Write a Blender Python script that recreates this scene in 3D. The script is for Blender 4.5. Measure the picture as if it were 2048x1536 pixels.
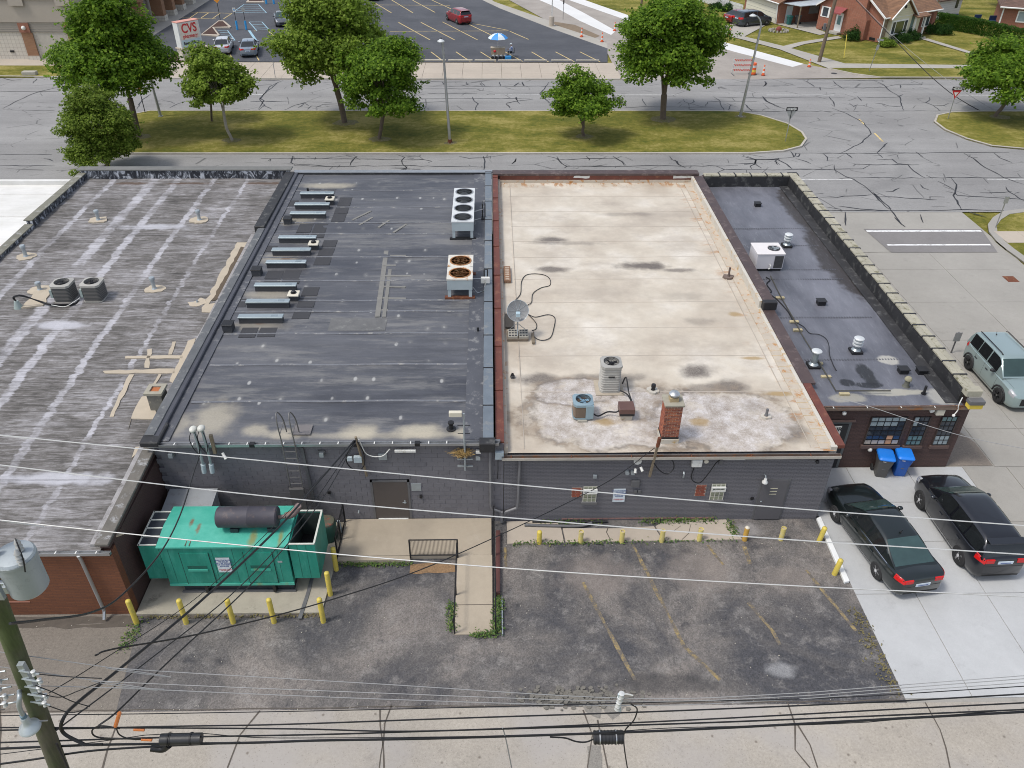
import bpy, bmesh, math, random
import numpy as np
from mathutils import Vector, Matrix
R = math.radians
random.seed(7)
for o in list(bpy.data.objects): bpy.data.objects.remove(o)
scene = bpy.context.scene
C = scene.collection

# ---------------------------------------------------------------- camera, sky, sun, exposure
cam_d = bpy.data.cameras.new('camera'); cam = bpy.data.objects.new('camera', cam_d); C.objects.link(cam)
cam_d.sensor_width = 36.0; cam_d.lens = 36.0 * 1604.5 / 2048.0
cam_d.shift_x = 16.0 / 2048.0; cam_d.clip_end = 3000; cam_d.clip_start = 0.1
def cam_matrix(pitch, yaw, roll):
    cp, sp, cy, sy = math.cos(pitch), math.sin(pitch), math.cos(yaw), math.sin(yaw)
    f = Vector((sy*cp, cy*cp, -sp)); rt = Vector((cy, -sy, 0)); up = rt.cross(f)
    r2 = rt*math.cos(roll) + up*math.sin(roll); u2 = r2.cross(f)
    return Matrix(((r2.x, u2.x, -f.x), (r2.y, u2.y, -f.y), (r2.z, u2.z, -f.z)))
cam.matrix_world = Matrix.Translation((0, 0, 21.4)) @ cam_matrix(R(35.099), R(1.105), R(0.357)).to_4x4()
scene.camera = cam
scene.cycles.filter_width = 1.0
scene.render.resolution_x = 1024; scene.render.resolution_y = 768

world = bpy.data.worlds.new('World'); scene.world = world; world.use_nodes = True
wn = world.node_tree; bg = wn.nodes['Background']
sky = wn.nodes.new('ShaderNodeTexSky'); sky.sky_type = 'NISHITA'; sky.sun_disc = False
SUN_EL, SUN_AZ = 61.0, -112.0     # azimuth clockwise from +Y
sky.sun_elevation = R(SUN_EL); sky.sun_rotation = R(SUN_AZ)
sky.air_density = 1.0; sky.dust_density = 2.5; sky.ozone_density = 1.0; sky.altitude = 200
hs = wn.nodes.new('ShaderNodeHueSaturation'); hs.inputs['Saturation'].default_value = 0.55
wn.links.new(sky.outputs[0], hs.inputs['Color']); wn.links.new(hs.outputs[0], bg.inputs['Color'])
bg.inputs['Strength'].default_value = 0.15
sd = bpy.data.lights.new('sun', 'SUN'); sun = bpy.data.objects.new('sun', sd); C.objects.link(sun)
sd.energy = 1.5; sd.angle = R(11); sd.color = (1.0, 0.955, 0.88)
sv = Vector((math.sin(R(SUN_AZ))*math.cos(R(SUN_EL)), math.cos(R(SUN_AZ))*math.cos(R(SUN_EL)), math.sin(R(SUN_EL))))
sun.rotation_euler = sv.to_track_quat('Z', 'Y').to_euler(); sun.location = (0, 0, 60)
scene.view_settings.view_transform = 'Standard'; scene.view_settings.look = 'None'
scene.view_settings.exposure = 0.45; scene.view_settings.gamma = 1.0

# ---------------------------------------------------------------- mesh helpers
class MB:
    def __init__(s): s.v = []; s.f = []
    def add(s, vs, fs):
        n = len(s.v); s.v += [tuple(p) for p in vs]; s.f += [tuple(i+n for i in f) for f in fs]; return s
    def box(s, x0, x1, y0, y1, z0, z1):
        return s.add([(x0,y0,z0),(x1,y0,z0),(x1,y1,z0),(x0,y1,z0),(x0,y0,z1),(x1,y0,z1),(x1,y1,z1),(x0,y1,z1)],
            [(3,2,1,0),(4,5,6,7),(0,1,5,4),(1,2,6,5),(2,3,7,6),(3,0,4,7)])
    def obox(s, c, size, rz=0, m=None):
        q = Matrix.Rotation(rz, 3, 'Z') if m is None else m
        hx, hy, hz = size[0]/2, size[1]/2, size[2]/2; c = Vector(c)
        vs = [c + q @ Vector((x*hx, y*hy, z*hz)) for z in (-1,1) for x, y in ((-1,-1),(1,-1),(1,1),(-1,1))]
        return s.add(vs, [(3,2,1,0),(4,5,6,7),(0,1,5,4),(1,2,6,5),(2,3,7,6),(3,0,4,7)])
    def quad(s, *p): return s.add(p, [tuple(range(len(p)))])
    def prism(s, pts, z0, z1):
        n = len(pts); a = sum(pts[i][0]*pts[(i+1)%n][1]-pts[(i+1)%n][0]*pts[i][1] for i in range(n))
        if a < 0: pts = list(pts)[::-1]
        zf0 = z0 if callable(z0) else (lambda x, y: z0); zf1 = z1 if callable(z1) else (lambda x, y: z1)
        vs = [(p[0],p[1],zf0(p[0],p[1])) for p in pts] + [(p[0],p[1],zf1(p[0],p[1])) for p in pts]
        return s.add(vs, [tuple(range(n-1,-1,-1)), tuple(range(n,2*n))] + [(i,(i+1)%n,(i+1)%n+n,i+n) for i in range(n)])
    def sheet(s, pts, z):
        n = len(pts); a = sum(pts[i][0]*pts[(i+1)%n][1]-pts[(i+1)%n][0]*pts[i][1] for i in range(n))
        if a < 0: pts = list(pts)[::-1]
        return s.add([(p[0],p[1],z) for p in pts], [tuple(range(n))])
    def cyl(s, p0, p1, r0, r1=None, n=12, caps=True):
        r1 = r0 if r1 is None else r1; p0 = Vector(p0); p1 = Vector(p1); d = (p1-p0).normalized()
        a = d.orthogonal().normalized(); b = d.cross(a)
        vs = [p0+(a*math.cos(t)+b*math.sin(t))*r0 for t in [2*math.pi*i/n for i in range(n)]]
        vs += [p1+(a*math.cos(t)+b*math.sin(t))*r1 for t in [2*math.pi*i/n for i in range(n)]]
        fs = [(i,(i+1)%n,(i+1)%n+n,i+n) for i in range(n)]
        if caps: fs += [tuple(range(n-1,-1,-1)), tuple(range(n,2*n))]
        return s.add(vs, fs)
    def tube(s, pts, r, n=6, caps=True):
        pts = [Vector(p) for p in pts]; m = len(pts); rs = r if isinstance(r, (list, tuple)) else [r]*m
        vs = []; a = None
        for i, p in enumerate(pts):
            d = (pts[min(i+1,m-1)]-pts[max(i-1,0)])
            d = d.normalized() if d.length > 1e-9 else Vector((0,0,1))
            a = (a - d*a.dot(d)) if a is not None else d.orthogonal()
            if a.length < 1e-6: a = d.orthogonal()
            a.normalize(); b = d.cross(a)
            vs += [p+(a*math.cos(2*math.pi*k/n)+b*math.sin(2*math.pi*k/n))*rs[i] for k in range(n)]
        fs = [(i*n+k, i*n+(k+1)%n, (i+1)*n+(k+1)%n, (i+1)*n+k) for i in range(m-1) for k in range(n)]
        if caps: fs += [tuple(range(n-1,-1,-1)), tuple(range((m-1)*n, m*n))]
        return s.add(vs, fs)
    def lathe(s, prof, c=(0,0,0), n=16, axis='Z'):
        vs = []
        for r, h in prof:
            for k in range(n):
                t = 2*math.pi*k/n; x, y = r*math.cos(t), r*math.sin(t)
                p = {'Z':(x,y,h), 'Y':(x,h,-y), 'X':(h,x,y)}[axis]
                vs.append((p[0]+c[0], p[1]+c[1], p[2]+c[2]))
        m = len(prof)
        fs = [(i*n+k, i*n+(k+1)%n, (i+1)*n+(k+1)%n, (i+1)*n+k) for i in range(m-1) for k in range(n)]
        if prof[0][0] > 1e-6: fs.append(tuple(range(n-1,-1,-1)))
        if prof[-1][0] > 1e-6: fs.append(tuple(range((m-1)*n, m*n)))
        return s.add(vs, fs)
    def ball(s, c, r, n=12, m=8):
        rr = r if isinstance(r, (tuple, list)) else (r,r,r); vs = []
        for i in range(m+1):
            ph = math.pi*i/m
            for k in range(n):
                t = 2*math.pi*k/n
                vs.append((c[0]+rr[0]*math.sin(ph)*math.cos(t), c[1]+rr[1]*math.sin(ph)*math.sin(t), c[2]-rr[2]*math.cos(ph)))
        return s.add(vs, [(i*n+k, i*n+(k+1)%n, (i+1)*n+(k+1)%n, (i+1)*n+k) for i in range(m) for k in range(n)])
    def build(s, name, mat, parent=None, smooth=None, bevel=0, world=True, **kw):
        me = bpy.data.meshes.new(name)
        vs = s.v
        if parent is not None and world:
            l = parent.location if parent.parent is None else parent.parent.location
            vs = [(v[0]-l[0], v[1]-l[1], v[2]-l[2]) for v in vs]
        me.from_pydata([tuple(v) for v in vs], [], s.f); me.validate(); me.update()
        if bevel:
            bm = bmesh.new(); bm.from_mesh(me); bmesh.ops.remove_doubles(bm, verts=bm.verts, dist=1e-5)
            try: bmesh.ops.bevel(bm, geom=[e for e in bm.edges if e.is_manifold and e.calc_face_angle(0) > .5], offset=bevel, segments=1, affect='EDGES')
            except Exception: pass
            bm.to_mesh(me); bm.free()
        if smooth:
            me.shade_smooth(); me.set_sharp_from_angle(angle=R(smooth))
        if mat: me.materials.append(mat)
        o = bpy.data.objects.new(name, me); C.objects.link(o)
        if parent is not None: o.parent = parent
        return tag(o, **kw)
def tag(o, label=None, cat=None, group=None, kind=None):
    if label: o['label'] = label
    if cat: o['category'] = cat
    if group: o['group'] = group
    if kind: o['kind'] = kind
    return o
def thing(name, label, cat, loc=(0,0,0), rz=0, group=None, kind=None):
    o = bpy.data.objects.new(name, None); C.objects.link(o); o.location = loc; o.rotation_euler = (0,0,rz)
    o.empty_display_size = .2
    return tag(o, label, cat, group, kind)
def copy_tree(o, loc=None, rz=None, label=None, group=None):
    def rec(a, par):
        c = a.copy(); C.objects.link(c)
        if par: c.parent = par
        for ch in list(a.children): rec(ch, c)
        return c
    r = rec(o, None)
    if loc is not None: r.location = loc
    if rz is not None: r.rotation_euler = (0,0,rz)
    if label: r['label'] = label
    if group: r['group'] = group
    return r
def catmull(pts, k=6):
    pts = [Vector(p) for p in pts]
    if len(pts) < 3: return pts
    P = [pts[0]*2-pts[1]] + pts + [pts[-1]*2-pts[-2]]; out = []
    for i in range(1, len(P)-2):
        for j in range(k):
            t = j/k; a, b, c, d = P[i-1:i+3]
            out.append(.5*((2*b)+(c-a)*t+(2*a-5*b+4*c-d)*t*t+(3*b-a-3*c+d)*t**3))
    out.append(pts[-1]); return out
def ribbon(mb, pts, w, z, jit=0.0, taper=False):
    """flat ribbon along a polyline on the ground"""
    pts = [Vector((p[0], p[1], 0)) for p in pts]; q = [pts[0]]
    for a, b in zip(pts, pts[1:]):
        n = max(1, int((b-a).length/.5)) if jit else 1
        for i in range(1, n+1):
            p = a.lerp(b, i/n)
            if jit and i < n: p += Vector((random.uniform(-jit, jit), random.uniform(-jit, jit), 0))
            q.append(p)
    L = []; Rr = []
    for i, p in enumerate(q):
        d = (q[min(i+1, len(q)-1)]-q[max(i-1, 0)]).normalized(); nn = Vector((-d.y, d.x, 0))
        ww = w/2*(random.uniform(.65, 1.35) if jit else 1)
        if taper: ww *= min(1, .35+2.0*min(i, len(q)-1-i)/len(q)*2)
        L.append(p+nn*ww); Rr.append(p-nn*ww)
    for i in range(len(q)-1):
        mb.add([(Rr[i].x,Rr[i].y,z),(Rr[i+1].x,Rr[i+1].y,z),(L[i+1].x,L[i+1].y,z),(L[i].x,L[i].y,z)], [(0,1,2,3)])
def text(name, s, size, loc, rot, mat, parent, extrude=.002, align='CENTER', **kw):
    cu = bpy.data.curves.new(name, 'FONT'); cu.body = s; cu.size = size; cu.align_x = align; cu.align_y = 'CENTER'; cu.extrude = extrude
    cu.space_line = .95; cu.offset = size*.022
    t = bpy.data.objects.new(name, cu); C.objects.link(t); bpy.context.view_layer.update()
    me = bpy.data.meshes.new_from_object(t.evaluated_get(bpy.context.evaluated_depsgraph_get()))
    bpy.data.objects.remove(t); me.materials.clear(); me.materials.append(mat)
    o = bpy.data.objects.new(name, me); C.objects.link(o)
    o.rotation_euler = rot
    l = parent.location if parent else Vector((0,0,0))
    o.location = Vector(loc) - Vector(l)
    if parent: o.parent = parent
    return tag(o, **kw)

# ---------------------------------------------------------------- node helpers
class NB:
    def __init__(s, name):
        s.m = bpy.data.materials.new(name); s.m.use_nodes = True; s.t = s.m.node_tree; s.b = s.t.nodes['Principled BSDF']
        s.geo = s.t.nodes.new('ShaderNodeNewGeometry'); s.pos = s.geo.outputs['Position']
    def n(s, k, **kw):
        x = s.t.nodes.new(k)
        for a, b in kw.items(): setattr(x, a, b)
        return x
    def put(s, sock, v):
        if v is None: return
        if isinstance(v, bpy.types.NodeSocket): s.t.links.new(v, sock)
        else:
            if isinstance(v, (tuple, list)) and sock.type == 'RGBA' and len(v) == 3: v = (*v, 1)
            sock.default_value = v
    def vm(s, op, a, b=None):
        x = s.n('ShaderNodeVectorMath', operation=op); s.put(x.inputs[0], a); s.put(x.inputs[1], b)
        return x.outputs['Value'] if op in ('LENGTH', 'DISTANCE', 'DOT_PRODUCT') else x.outputs[0]
    def ma(s, op, a, b=None, c=None, clamp=False):
        x = s.n('ShaderNodeMath', operation=op, use_clamp=clamp); s.put(x.inputs[0], a); s.put(x.inputs[1], b); s.put(x.inputs[2], c); return x.outputs[0]
    def xyz(s, v=None):
        x = s.n('ShaderNodeSeparateXYZ'); s.put(x.inputs[0], v or s.pos); return x.outputs
    def comb(s, x, y, z=0.0):
        c = s.n('ShaderNodeCombineXYZ'); s.put(c.inputs[0], x); s.put(c.inputs[1], y); s.put(c.inputs[2], z); return c.outputs[0]
    def noise(s, sc, det=5, rough=.55, vec=None, st=None, dist=0):
        v = vec or s.pos
        if st: v = s.vm('MULTIPLY', v, st)
        x = s.n('ShaderNodeTexNoise'); s.put(x.inputs['Vector'], v); x.inputs['Scale'].default_value = sc
        x.inputs['Detail'].default_value = det; x.inputs['Roughness'].default_value = rough; x.inputs['Distortion'].default_value = dist
        return x.outputs['Fac']
    def vor(s, sc, vec=None, st=None, feat='F1', rand=1.0, out='Distance'):
        v = vec or s.pos
        if st: v = s.vm('MULTIPLY', v, st)
        x = s.n('ShaderNodeTexVoronoi', feature=feat); s.put(x.inputs['Vector'], v); x.inputs['Scale'].default_value = sc
        x.inputs['Randomness'].default_value = rand
        return x.outputs[out]
    def mr(s, v, a, b, c=0.0, d=1.0, smooth=True):
        x = s.n('ShaderNodeMapRange', interpolation_type='SMOOTHSTEP' if smooth else 'LINEAR'); s.put(x.inputs[0], v)
        for i, q in enumerate((a, b, c, d)): s.put(x.inputs[i+1], q)
        return x.outputs[0]
    def mix(s, f, a, b, mode='MIX'):
        x = s.n('ShaderNodeMix', data_type='RGBA', blend_type=mode); s.put(x.inputs[0], f); s.put(x.inputs[6], a); s.put(x.inputs[7], b); return x.outputs[2]
    def ramp(s, f, *stops):
        x = s.n('ShaderNodeValToRGB'); s.put(x.inputs[0], f); e = x.color_ramp.elements
        while len(e) < len(stops): e.new(.5)
        for i, (p, c) in enumerate(stops): e[i].position = p; e[i].color = (*c, 1) if len(c) == 3 else c
        return x.outputs[0]
    def blob(s, c, r, soft=.45, amp=.35, nsc=1.5):
        """irregular patch mask at a place of the surface"""
        p = s.comb(s.xyz()[0], s.xyz()[1], 0.0)
        d = s.vm('LENGTH', s.vm('DIVIDE', s.vm('SUBTRACT', p, (c[0], c[1], 0.0)), (r[0], r[1], 1.0)))
        if amp: d = s.ma('ADD', d, s.ma('MULTIPLY', s.ma('SUBTRACT', s.noise(nsc, 4, .6), .5), amp*2))
        return s.mr(d, 1.0-soft, 1.0, 1.0, 0.0)
    def val(s, col, f, lo, hi):
        """multiply a colour by a grey that runs lo..hi over factor f"""
        k = s.mr(f, 0.0, 1.0, lo, hi, smooth=False); return s.mix(1.0, col, s.comb(k, k, k), 'MULTIPLY')
    def bump(s, h, st=.3, d=.01):
        x = s.n('ShaderNodeBump'); x.inputs['Strength'].default_value = st; x.inputs['Distance'].default_value = d; s.put(x.inputs['Height'], h)
        s.t.links.new(x.outputs[0], s.b.inputs['Normal'])
    def out(s, col, rough=.8, metal=0.0, spec=.5):
        s.put(s.b.inputs['Base Color'], col); s.put(s.b.inputs['Roughness'], rough); s.put(s.b.inputs['Metallic'], metal)
        s.b.inputs['Specular IOR Level'].default_value = spec; return s.m
def sr(r, g, b):
    f = lambda c: (c/255)/12.92 if c/255 <= .04045 else ((c/255+.055)/1.055)**2.4
    return (f(r), f(g), f(b))
_mc = {}
def plain(name, c, rough=.6, metal=0.0, var=.18, sc=2.5, bump=0.0, dirt=None, spec=.5, coat=0):
    """painted, moulded or cast material: base colour with wear, grime and fine grain"""
    if name in _mc: return _mc[name]
    k = NB(name); oi = k.n('ShaderNodeObjectInfo')
    f = k.noise(sc, 6, .65); g = k.noise(sc*14, 3, .6)
    col = k.val(c, f, 1-var*1.6, 1+var*1.6); col = k.val(col, g, 1-var*.6, 1+var*.6)
    if dirt:
        h = k.mr(k.noise(sc*.8+1.1, 8, .72), .52, .66); col = k.mix(h, col, dirt)
    col = k.val(col, oi.outputs['Random'], .95, 1.05)
    if bump: k.bump(g, bump, .004)
    k.out(col, k.mr(f, .2, .8, max(.05, rough-.08), min(1, rough+.1)), metal, spec)
    if coat: k.b.inputs['Coat Weight'].default_value = coat; k.b.inputs['Coat Roughness'].default_value = .04
    _mc[name] = k.m; return k.m
def glass_mat(name, c=(.02,.025,.03), rough=.06):
    if name in _mc: return _mc[name]
    k = NB(name); col = k.val(c, k.noise(1.5, 3), .6, 1.5); k.out(col, rough, 0, .7); _mc[name] = k.m; return k.m
def brick_mat(name, c1, c2, mortar, bw=.21, bh=.067, ms=.1, rough=.85, bump=.6, var=.25, paint=0.0, dirtc=None, off=.5):
    k = NB(name); x, y, z = k.xyz(); br = k.n('ShaderNodeTexBrick')
    k.put(br.inputs['Vector'], k.comb(k.ma('ADD', x, y), z, 0.0)); br.offset = off
    k.put(br.inputs['Color1'], c1); k.put(br.inputs['Color2'], c2); k.put(br.inputs['Mortar'], mortar)
    br.inputs['Scale'].default_value = 1.0; br.inputs['Brick Width'].default_value = bw; br.inputs['Row Height'].default_value = bh
    br.inputs['Mortar Size'].default_value = bh*ms; br.inputs['Mortar Smooth'].default_value = .2; br.inputs['Bias'].default_value = 0
    col = br.outputs['Color']; col = k.val(col, k.noise(.9, 6, .65), 1-var, 1+var); col = k.val(col, k.noise(30, 3), .88, 1.12)
    if dirtc:
        col = k.mix(k.mr(k.noise(.7, 7, .7, st=(1,1,.5)), .56, .7, 0, .6), col, dirtc)
    k.bump(k.ma('ADD', k.ma('SUBTRACT', 1.0, br.outputs['Fac']), k.ma('MULTIPLY', k.noise(60, 3), .3)), bump, .008)
    return k.out(col, rough)

# ---------------------------------------------------------------- ground and roof materials
def m_road():
    k = NB('street_pavement'); x, y, z = k.xyz()
    lane = k.noise(.55, 4, .5, st=(.06, 1, 1)); big = k.noise(.12, 5, .6); fine = k.noise(9, 4, .7); sp = k.noise(45, 2, .6)
    col = k.ramp(big, (.3, (.215,.21,.205)), (.7, (.285,.28,.272)))
    col = k.val(col, lane, .72, 1.28); col = k.val(col, fine, .72, 1.28); col = k.val(col, sp, .75, 1.25); col = k.val(col, k.noise(3.2, 6, .8), .8, 1.2); cv = k.vor(.33, vec=k.vm('ADD', k.pos, k.vm('MULTIPLY', k.n('ShaderNodeTexNoise').outputs['Color'], (1.5,1.5,0.0))), st=(.8,1.3,1), feat='DISTANCE_TO_EDGE'); col = k.mix(k.ma('MULTIPLY', k.mr(cv, 0.0, .02, .75, 0), k.mr(k.noise(.4,4,.6), .48, .56)), col, (.05,.05,.05)); col = k.mix(k.mr(k.noise(.9,8,.8), .58, .7, 0, .3), col, (.12,.115,.11))
    # tyre-worn turning arcs in the crossover
    dd = k.vm('LENGTH', k.vm('SUBTRACT', k.comb(x, y, 0.0), (23.0, 62.0, 0.0)))
    arc = k.ma('MULTIPLY', k.mr(k.ma('ABSOLUTE', k.ma('SUBTRACT', dd, k.ma('ADD', 8.3, k.ma('MULTIPLY', k.noise(.3, 3), 1.2)))), .0, .9, 1, 0), k.noise(1.2, 5, .7))
    col = k.mix(k.ma('MULTIPLY', arc, .45), col, (.11,.11,.11))
    k.bump(sp, .25, .006); return k.out(col, .85)
def m_backlot():
    k = NB('worn_rear_asphalt'); x, y, z = k.xyz()
    big = k.noise(.24, 7, .66, dist=.5); mid = k.noise(1.4, 6, .7); agg = k.vor(26, out='Color'); sp = k.noise(38, 3, .75)
    col = k.ramp(big, (.38, (.06,.06,.066)), (.5, (.115,.107,.102)), (.62, (.205,.183,.165)))
    col = k.mix(k.mr(mid, .5, .68, 0, .55), col, (.24,.225,.21)); col = k.mix(k.mr(k.noise(.8, 6, .7, vec=k.vm('ADD', k.pos, (9.0,4.0,0.0))), .54, .7, 0, .7), col, (.035,.036,.042))
    g = k.n('ShaderNodeRGBToBW'); k.put(g.inputs[0], agg)
    col = k.val(col, g.outputs[0], .68, 1.35); col = k.val(col, sp, .55, 1.45)
    # thin shrinkage cracks that carry pale fines
    cr = k.vor(.8, vec=k.vm('ADD', k.pos, k.vm('MULTIPLY', k.n('ShaderNodeTexNoise').outputs['Color'], (.6,.6,0.0))), feat='DISTANCE_TO_EDGE')
    col = k.mix(k.ma('MULTIPLY', k.mr(cr, 0.0, .02, .55, 0), k.mr(k.noise(.6,5,.7), .54, .66)), col, (.25,.235,.22))
    # chalky spill by the driveway, broken asphalt near the alley, oil
    for c, r, cc, a in (((8.9,15.05),(.6,.38),(.5,.5,.5),.5), ((5.3,14.6),(2.4,.5),(.03,.03,.032),.8), ((2.2,14.15),(1.8,.32),(.035,.038,.03),.75), ((7.2,19.1),(1.7,1.3),(.27,.23,.2),.55), ((3.6,18.9),(1.8,1.2),(.25,.21,.185),.5),((10.2,18.6),(1.2,.8),(.26,.22,.19),.45),((9.4,21.0),(.8,.45),(.36,.34,.33),.7)):
        col = k.mix(k.ma('MULTIPLY', k.blob(c, r, .6, .5, 2.2), k.ma('MULTIPLY', k.mr(sp, .3, .7, .4, 1), a)), col, cc)
    k.bump(k.ma('ADD', sp, g.outputs[0]), .5, .01); return k.out(col, .9)
def m_conc(name, c, speck=.35, pit=0.0, stain=(.12,.11,.10), st=.35, big=.15, tint=None):
    k = NB(name); a = k.noise(.35, 6, .6); b = k.noise(3.2, 6, .7); f = k.noise(50, 3, .7)
    col = k.val(c, a, 1-big*2, 1+big*2); col = k.val(col, b, 1-big, 1+big); col = k.val(col, f, 1-speck, 1+speck)
    if speck > .25: col = k.val(col, k.noise(13, 4, .75), 1-speck, 1+speck)
    if tint: col = k.mix(k.mr(k.noise(.22, 4), .45, .62, 0, .8), col, tint)
    col = k.mix(k.mr(k.noise(1.1, 8, .74), .56, .72, 0, st), col, stain)
    if pit:
        p = k.vor(2.3); q = k.noise(2.5, 5, .7); col = k.mix(k.ma('MULTIPLY', k.mr(p, .02, .15, 1, 0), k.mr(q, .40, .5, 0, pit)), col, (.15,.125,.10))
        p = k.vor(11); col = k.mix(k.mr(p, .05, .24, pit*.7, 0), col, (.18,.16,.14)); col = k.mix(k.mr(k.noise(4,8,.8), .58, .68, 0, pit*.6), col, (.2,.175,.15))
    k.bump(f, .25, .005); return k.out(col, .88)
def m_grass(name='lawn_grass', dry=.5):
    k = NB(name); a = k.noise(.35, 5, .62, st=(.6,1,1)); b = k.noise(2.6, 6, .72); f = k.noise(16, 5, .85)
    col = k.ramp(k.ma('ADD', k.ma('MULTIPLY', a, .62), k.ma('MULTIPLY', b, .38)), (.38-.1*(dry-.5), (.085,.10,.016)), (.5, (.17,.16,.03)), (.62, (.31,.265,.085)))
    col = k.val(col, f, .4, 1.6); k.bump(f, .9, .05); return k.out(col, .95, 0, .15)
def lines_y(k, y, at, w):
    r = None
    for v in at:
        d = k.mr(k.ma('ABSOLUTE', k.ma('SUBTRACT', y, v)), w*.4, w, 1, 0); r = d if r is None else k.ma('MAXIMUM', r, d)
    return r
def m_greyroof():
    k = NB('weathered_grey_roof'); x, y, z = k.xyz()
    st = k.noise(2.6, 8, .78, st=(.26, 1.8, 1), dist=1.1); st2 = k.noise(7, 6, .78, st=(.16, 1.4, 1), dist=.5); big = k.noise(.4, 7, .72)
    v = k.ma('ADD', k.ma('MULTIPLY', st, .42), k.ma('ADD', k.ma('MULTIPLY', st2, .26), k.ma('MULTIPLY', big, .32)))
    col = k.ramp(v, (.39, (.033,.03,.027)), (.48, (.125,.116,.108)), (.55, (.25,.24,.24)), (.63, (.43,.42,.44)))
    # long pale streaks of worn coating running down the slope
    nx = k.ma('MULTIPLY', k.ma('SUBTRACT', k.noise(2.4, 7, .72, st=(.3,1,1)), .5), .75); br = k.noise(.5, 5, .7)
    m = None
    for xx, w in ((-22.3,.16),(-19.9,.28),(-18.5,.2),(-16.4,.15),(-14.4,.10)):
        d = k.mr(k.ma('ABSOLUTE', k.ma('SUBTRACT', k.ma('ADD', x, nx), xx)), w*.7, w*1.25, 1, 0); m = d if m is None else k.ma('MAXIMUM', m, d)
    col = k.mix(k.ma('MULTIPLY', m, k.ma('MULTIPLY', k.mr(br, .36, .6, .15, 1), k.mr(st2, .3, .6, .35, .85))), col, (.50,.495,.53))
    for c, r in (((-17.6,39.6),(2.2,.5)),((-18.5,30.0),(1.5,.4)),((-14.5,20.5),(2.5,.4))):
        col = k.mix(k.ma('MULTIPLY', k.blob(c, r, .6, .6, 1.4), .75), col, (.5,.5,.54))
    for c, r in (((-13.4,45.6),(1.5,.25)),((-17.5,45.6),(2.0,.22)),((-21,45.6),(1.5,.2))):
        col = k.mix(k.ma('MULTIPLY', k.blob(c, r, .6, .7, 3), .8), col, (.08,.045,.025))
    # fine laps across the slope
    lap = k.mr(k.ma('ABSOLUTE', k.ma('SUBTRACT', k.ma('FRACT', k.ma('MULTIPLY', k.ma('ADD', y, k.ma('MULTIPLY', nx, .12)), 1.1)), .5)), 0, .06, 1, 0)
    col = k.mix(k.ma('MULTIPLY', lap, k.mr(st2, .35, .6, .15, .7)), col, (.055,.05,.047)); col = k.val(col, k.noise(34, 3, .75), .75, 1.25)
    k.bump(k.ma('ADD', st, st2), .5, .03); return k.out(col, .8)
def m_darkroof():
    k = NB('dark_membrane_roof'); x, y, z = k.xyz()
    a = k.noise(.3, 5, .6, st=(.5,1,1)); b = k.noise(2.2, 6, .7, st=(.18,1.6,1)); f = k.noise(30, 3, .7, st=(.5,1,1))
    col = k.ramp(a, (.35, (.050,.052,.062)), (.65, (.105,.108,.120))); col = k.val(col, b, .45, 1.6); col = k.val(col, f, .72, 1.28); col = k.mix(k.mr(k.noise(.9,8,.78,st=(.22,1.2,1)), .48, .66, 0, .6), col, (.215,.21,.20))
    # fastener plates telegraph as pale dots in rows
    dv = k.comb(k.ma('MULTIPLY', x, 1.5), k.ma('MULTIPLY', y, .8), 0.0); dt = k.vor(1.0, vec=dv, rand=.35)
    dots = k.ma('MULTIPLY', k.mr(dt, .06, .14, 1, 0), k.mr(k.noise(1.7, 3, .6), .32, .46)); halo = k.ma('MULTIPLY', k.mr(dt, .02, .3, .3, 0), k.mr(k.noise(.9, 4, .6), .45, .6))
    col = k.mix(k.ma('MULTIPLY', dots, .65), col, (.46,.46,.44)); col = k.mix(halo, col, (.33,.32,.29))
    # silt that settled along the low edge and by the curbs
    for c, r, s_ in (((-9.9,22.9),(1.1,1.5),.7),((-8.3,22.2),(.6,.5),.7),((-7.2,22.0),(.9,.4),.7),((-4.6,22.1),(.9,.62),.9),((-2.5,22.1),(1.25,.55),.95),((-.9,22.0),(.7,.5),.8),((-11.0,22.5),(.5,1.0),.5),((-9.4,44.7),(2.1,.6),.75),((-10.2,35.5),(1.2,.9),.5),((-10.4,39.9),(1.3,.8),.55),((-9.9,31.9),(1.6,.55),.55),((-10.0,29.2),(1.9,.5),.4),((-3.9,21.9),(5.5,.25),.5)):
        col = k.mix(k.ma('MULTIPLY', k.blob(c, r, .75, .4, 1.6), k.ma('MULTIPLY', k.mr(f, .2, .8, .7, 1), s_)), col, (.45,.405,.31))
    for c, r in (((-9.9,35.5),(.35,.3)),((-9.75,29.5),(.35,.22))):
        col = k.mix(k.ma('MULTIPLY', k.blob(c, r, .7, .4, 3), .7), col, (.16,.10,.07))
    k.bump(k.ma('ADD', b, k.ma('MULTIPLY', a, 2.0)), .35, .03); return k.out(col, k.mr(a, .3, .7, .42, .62))
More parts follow.
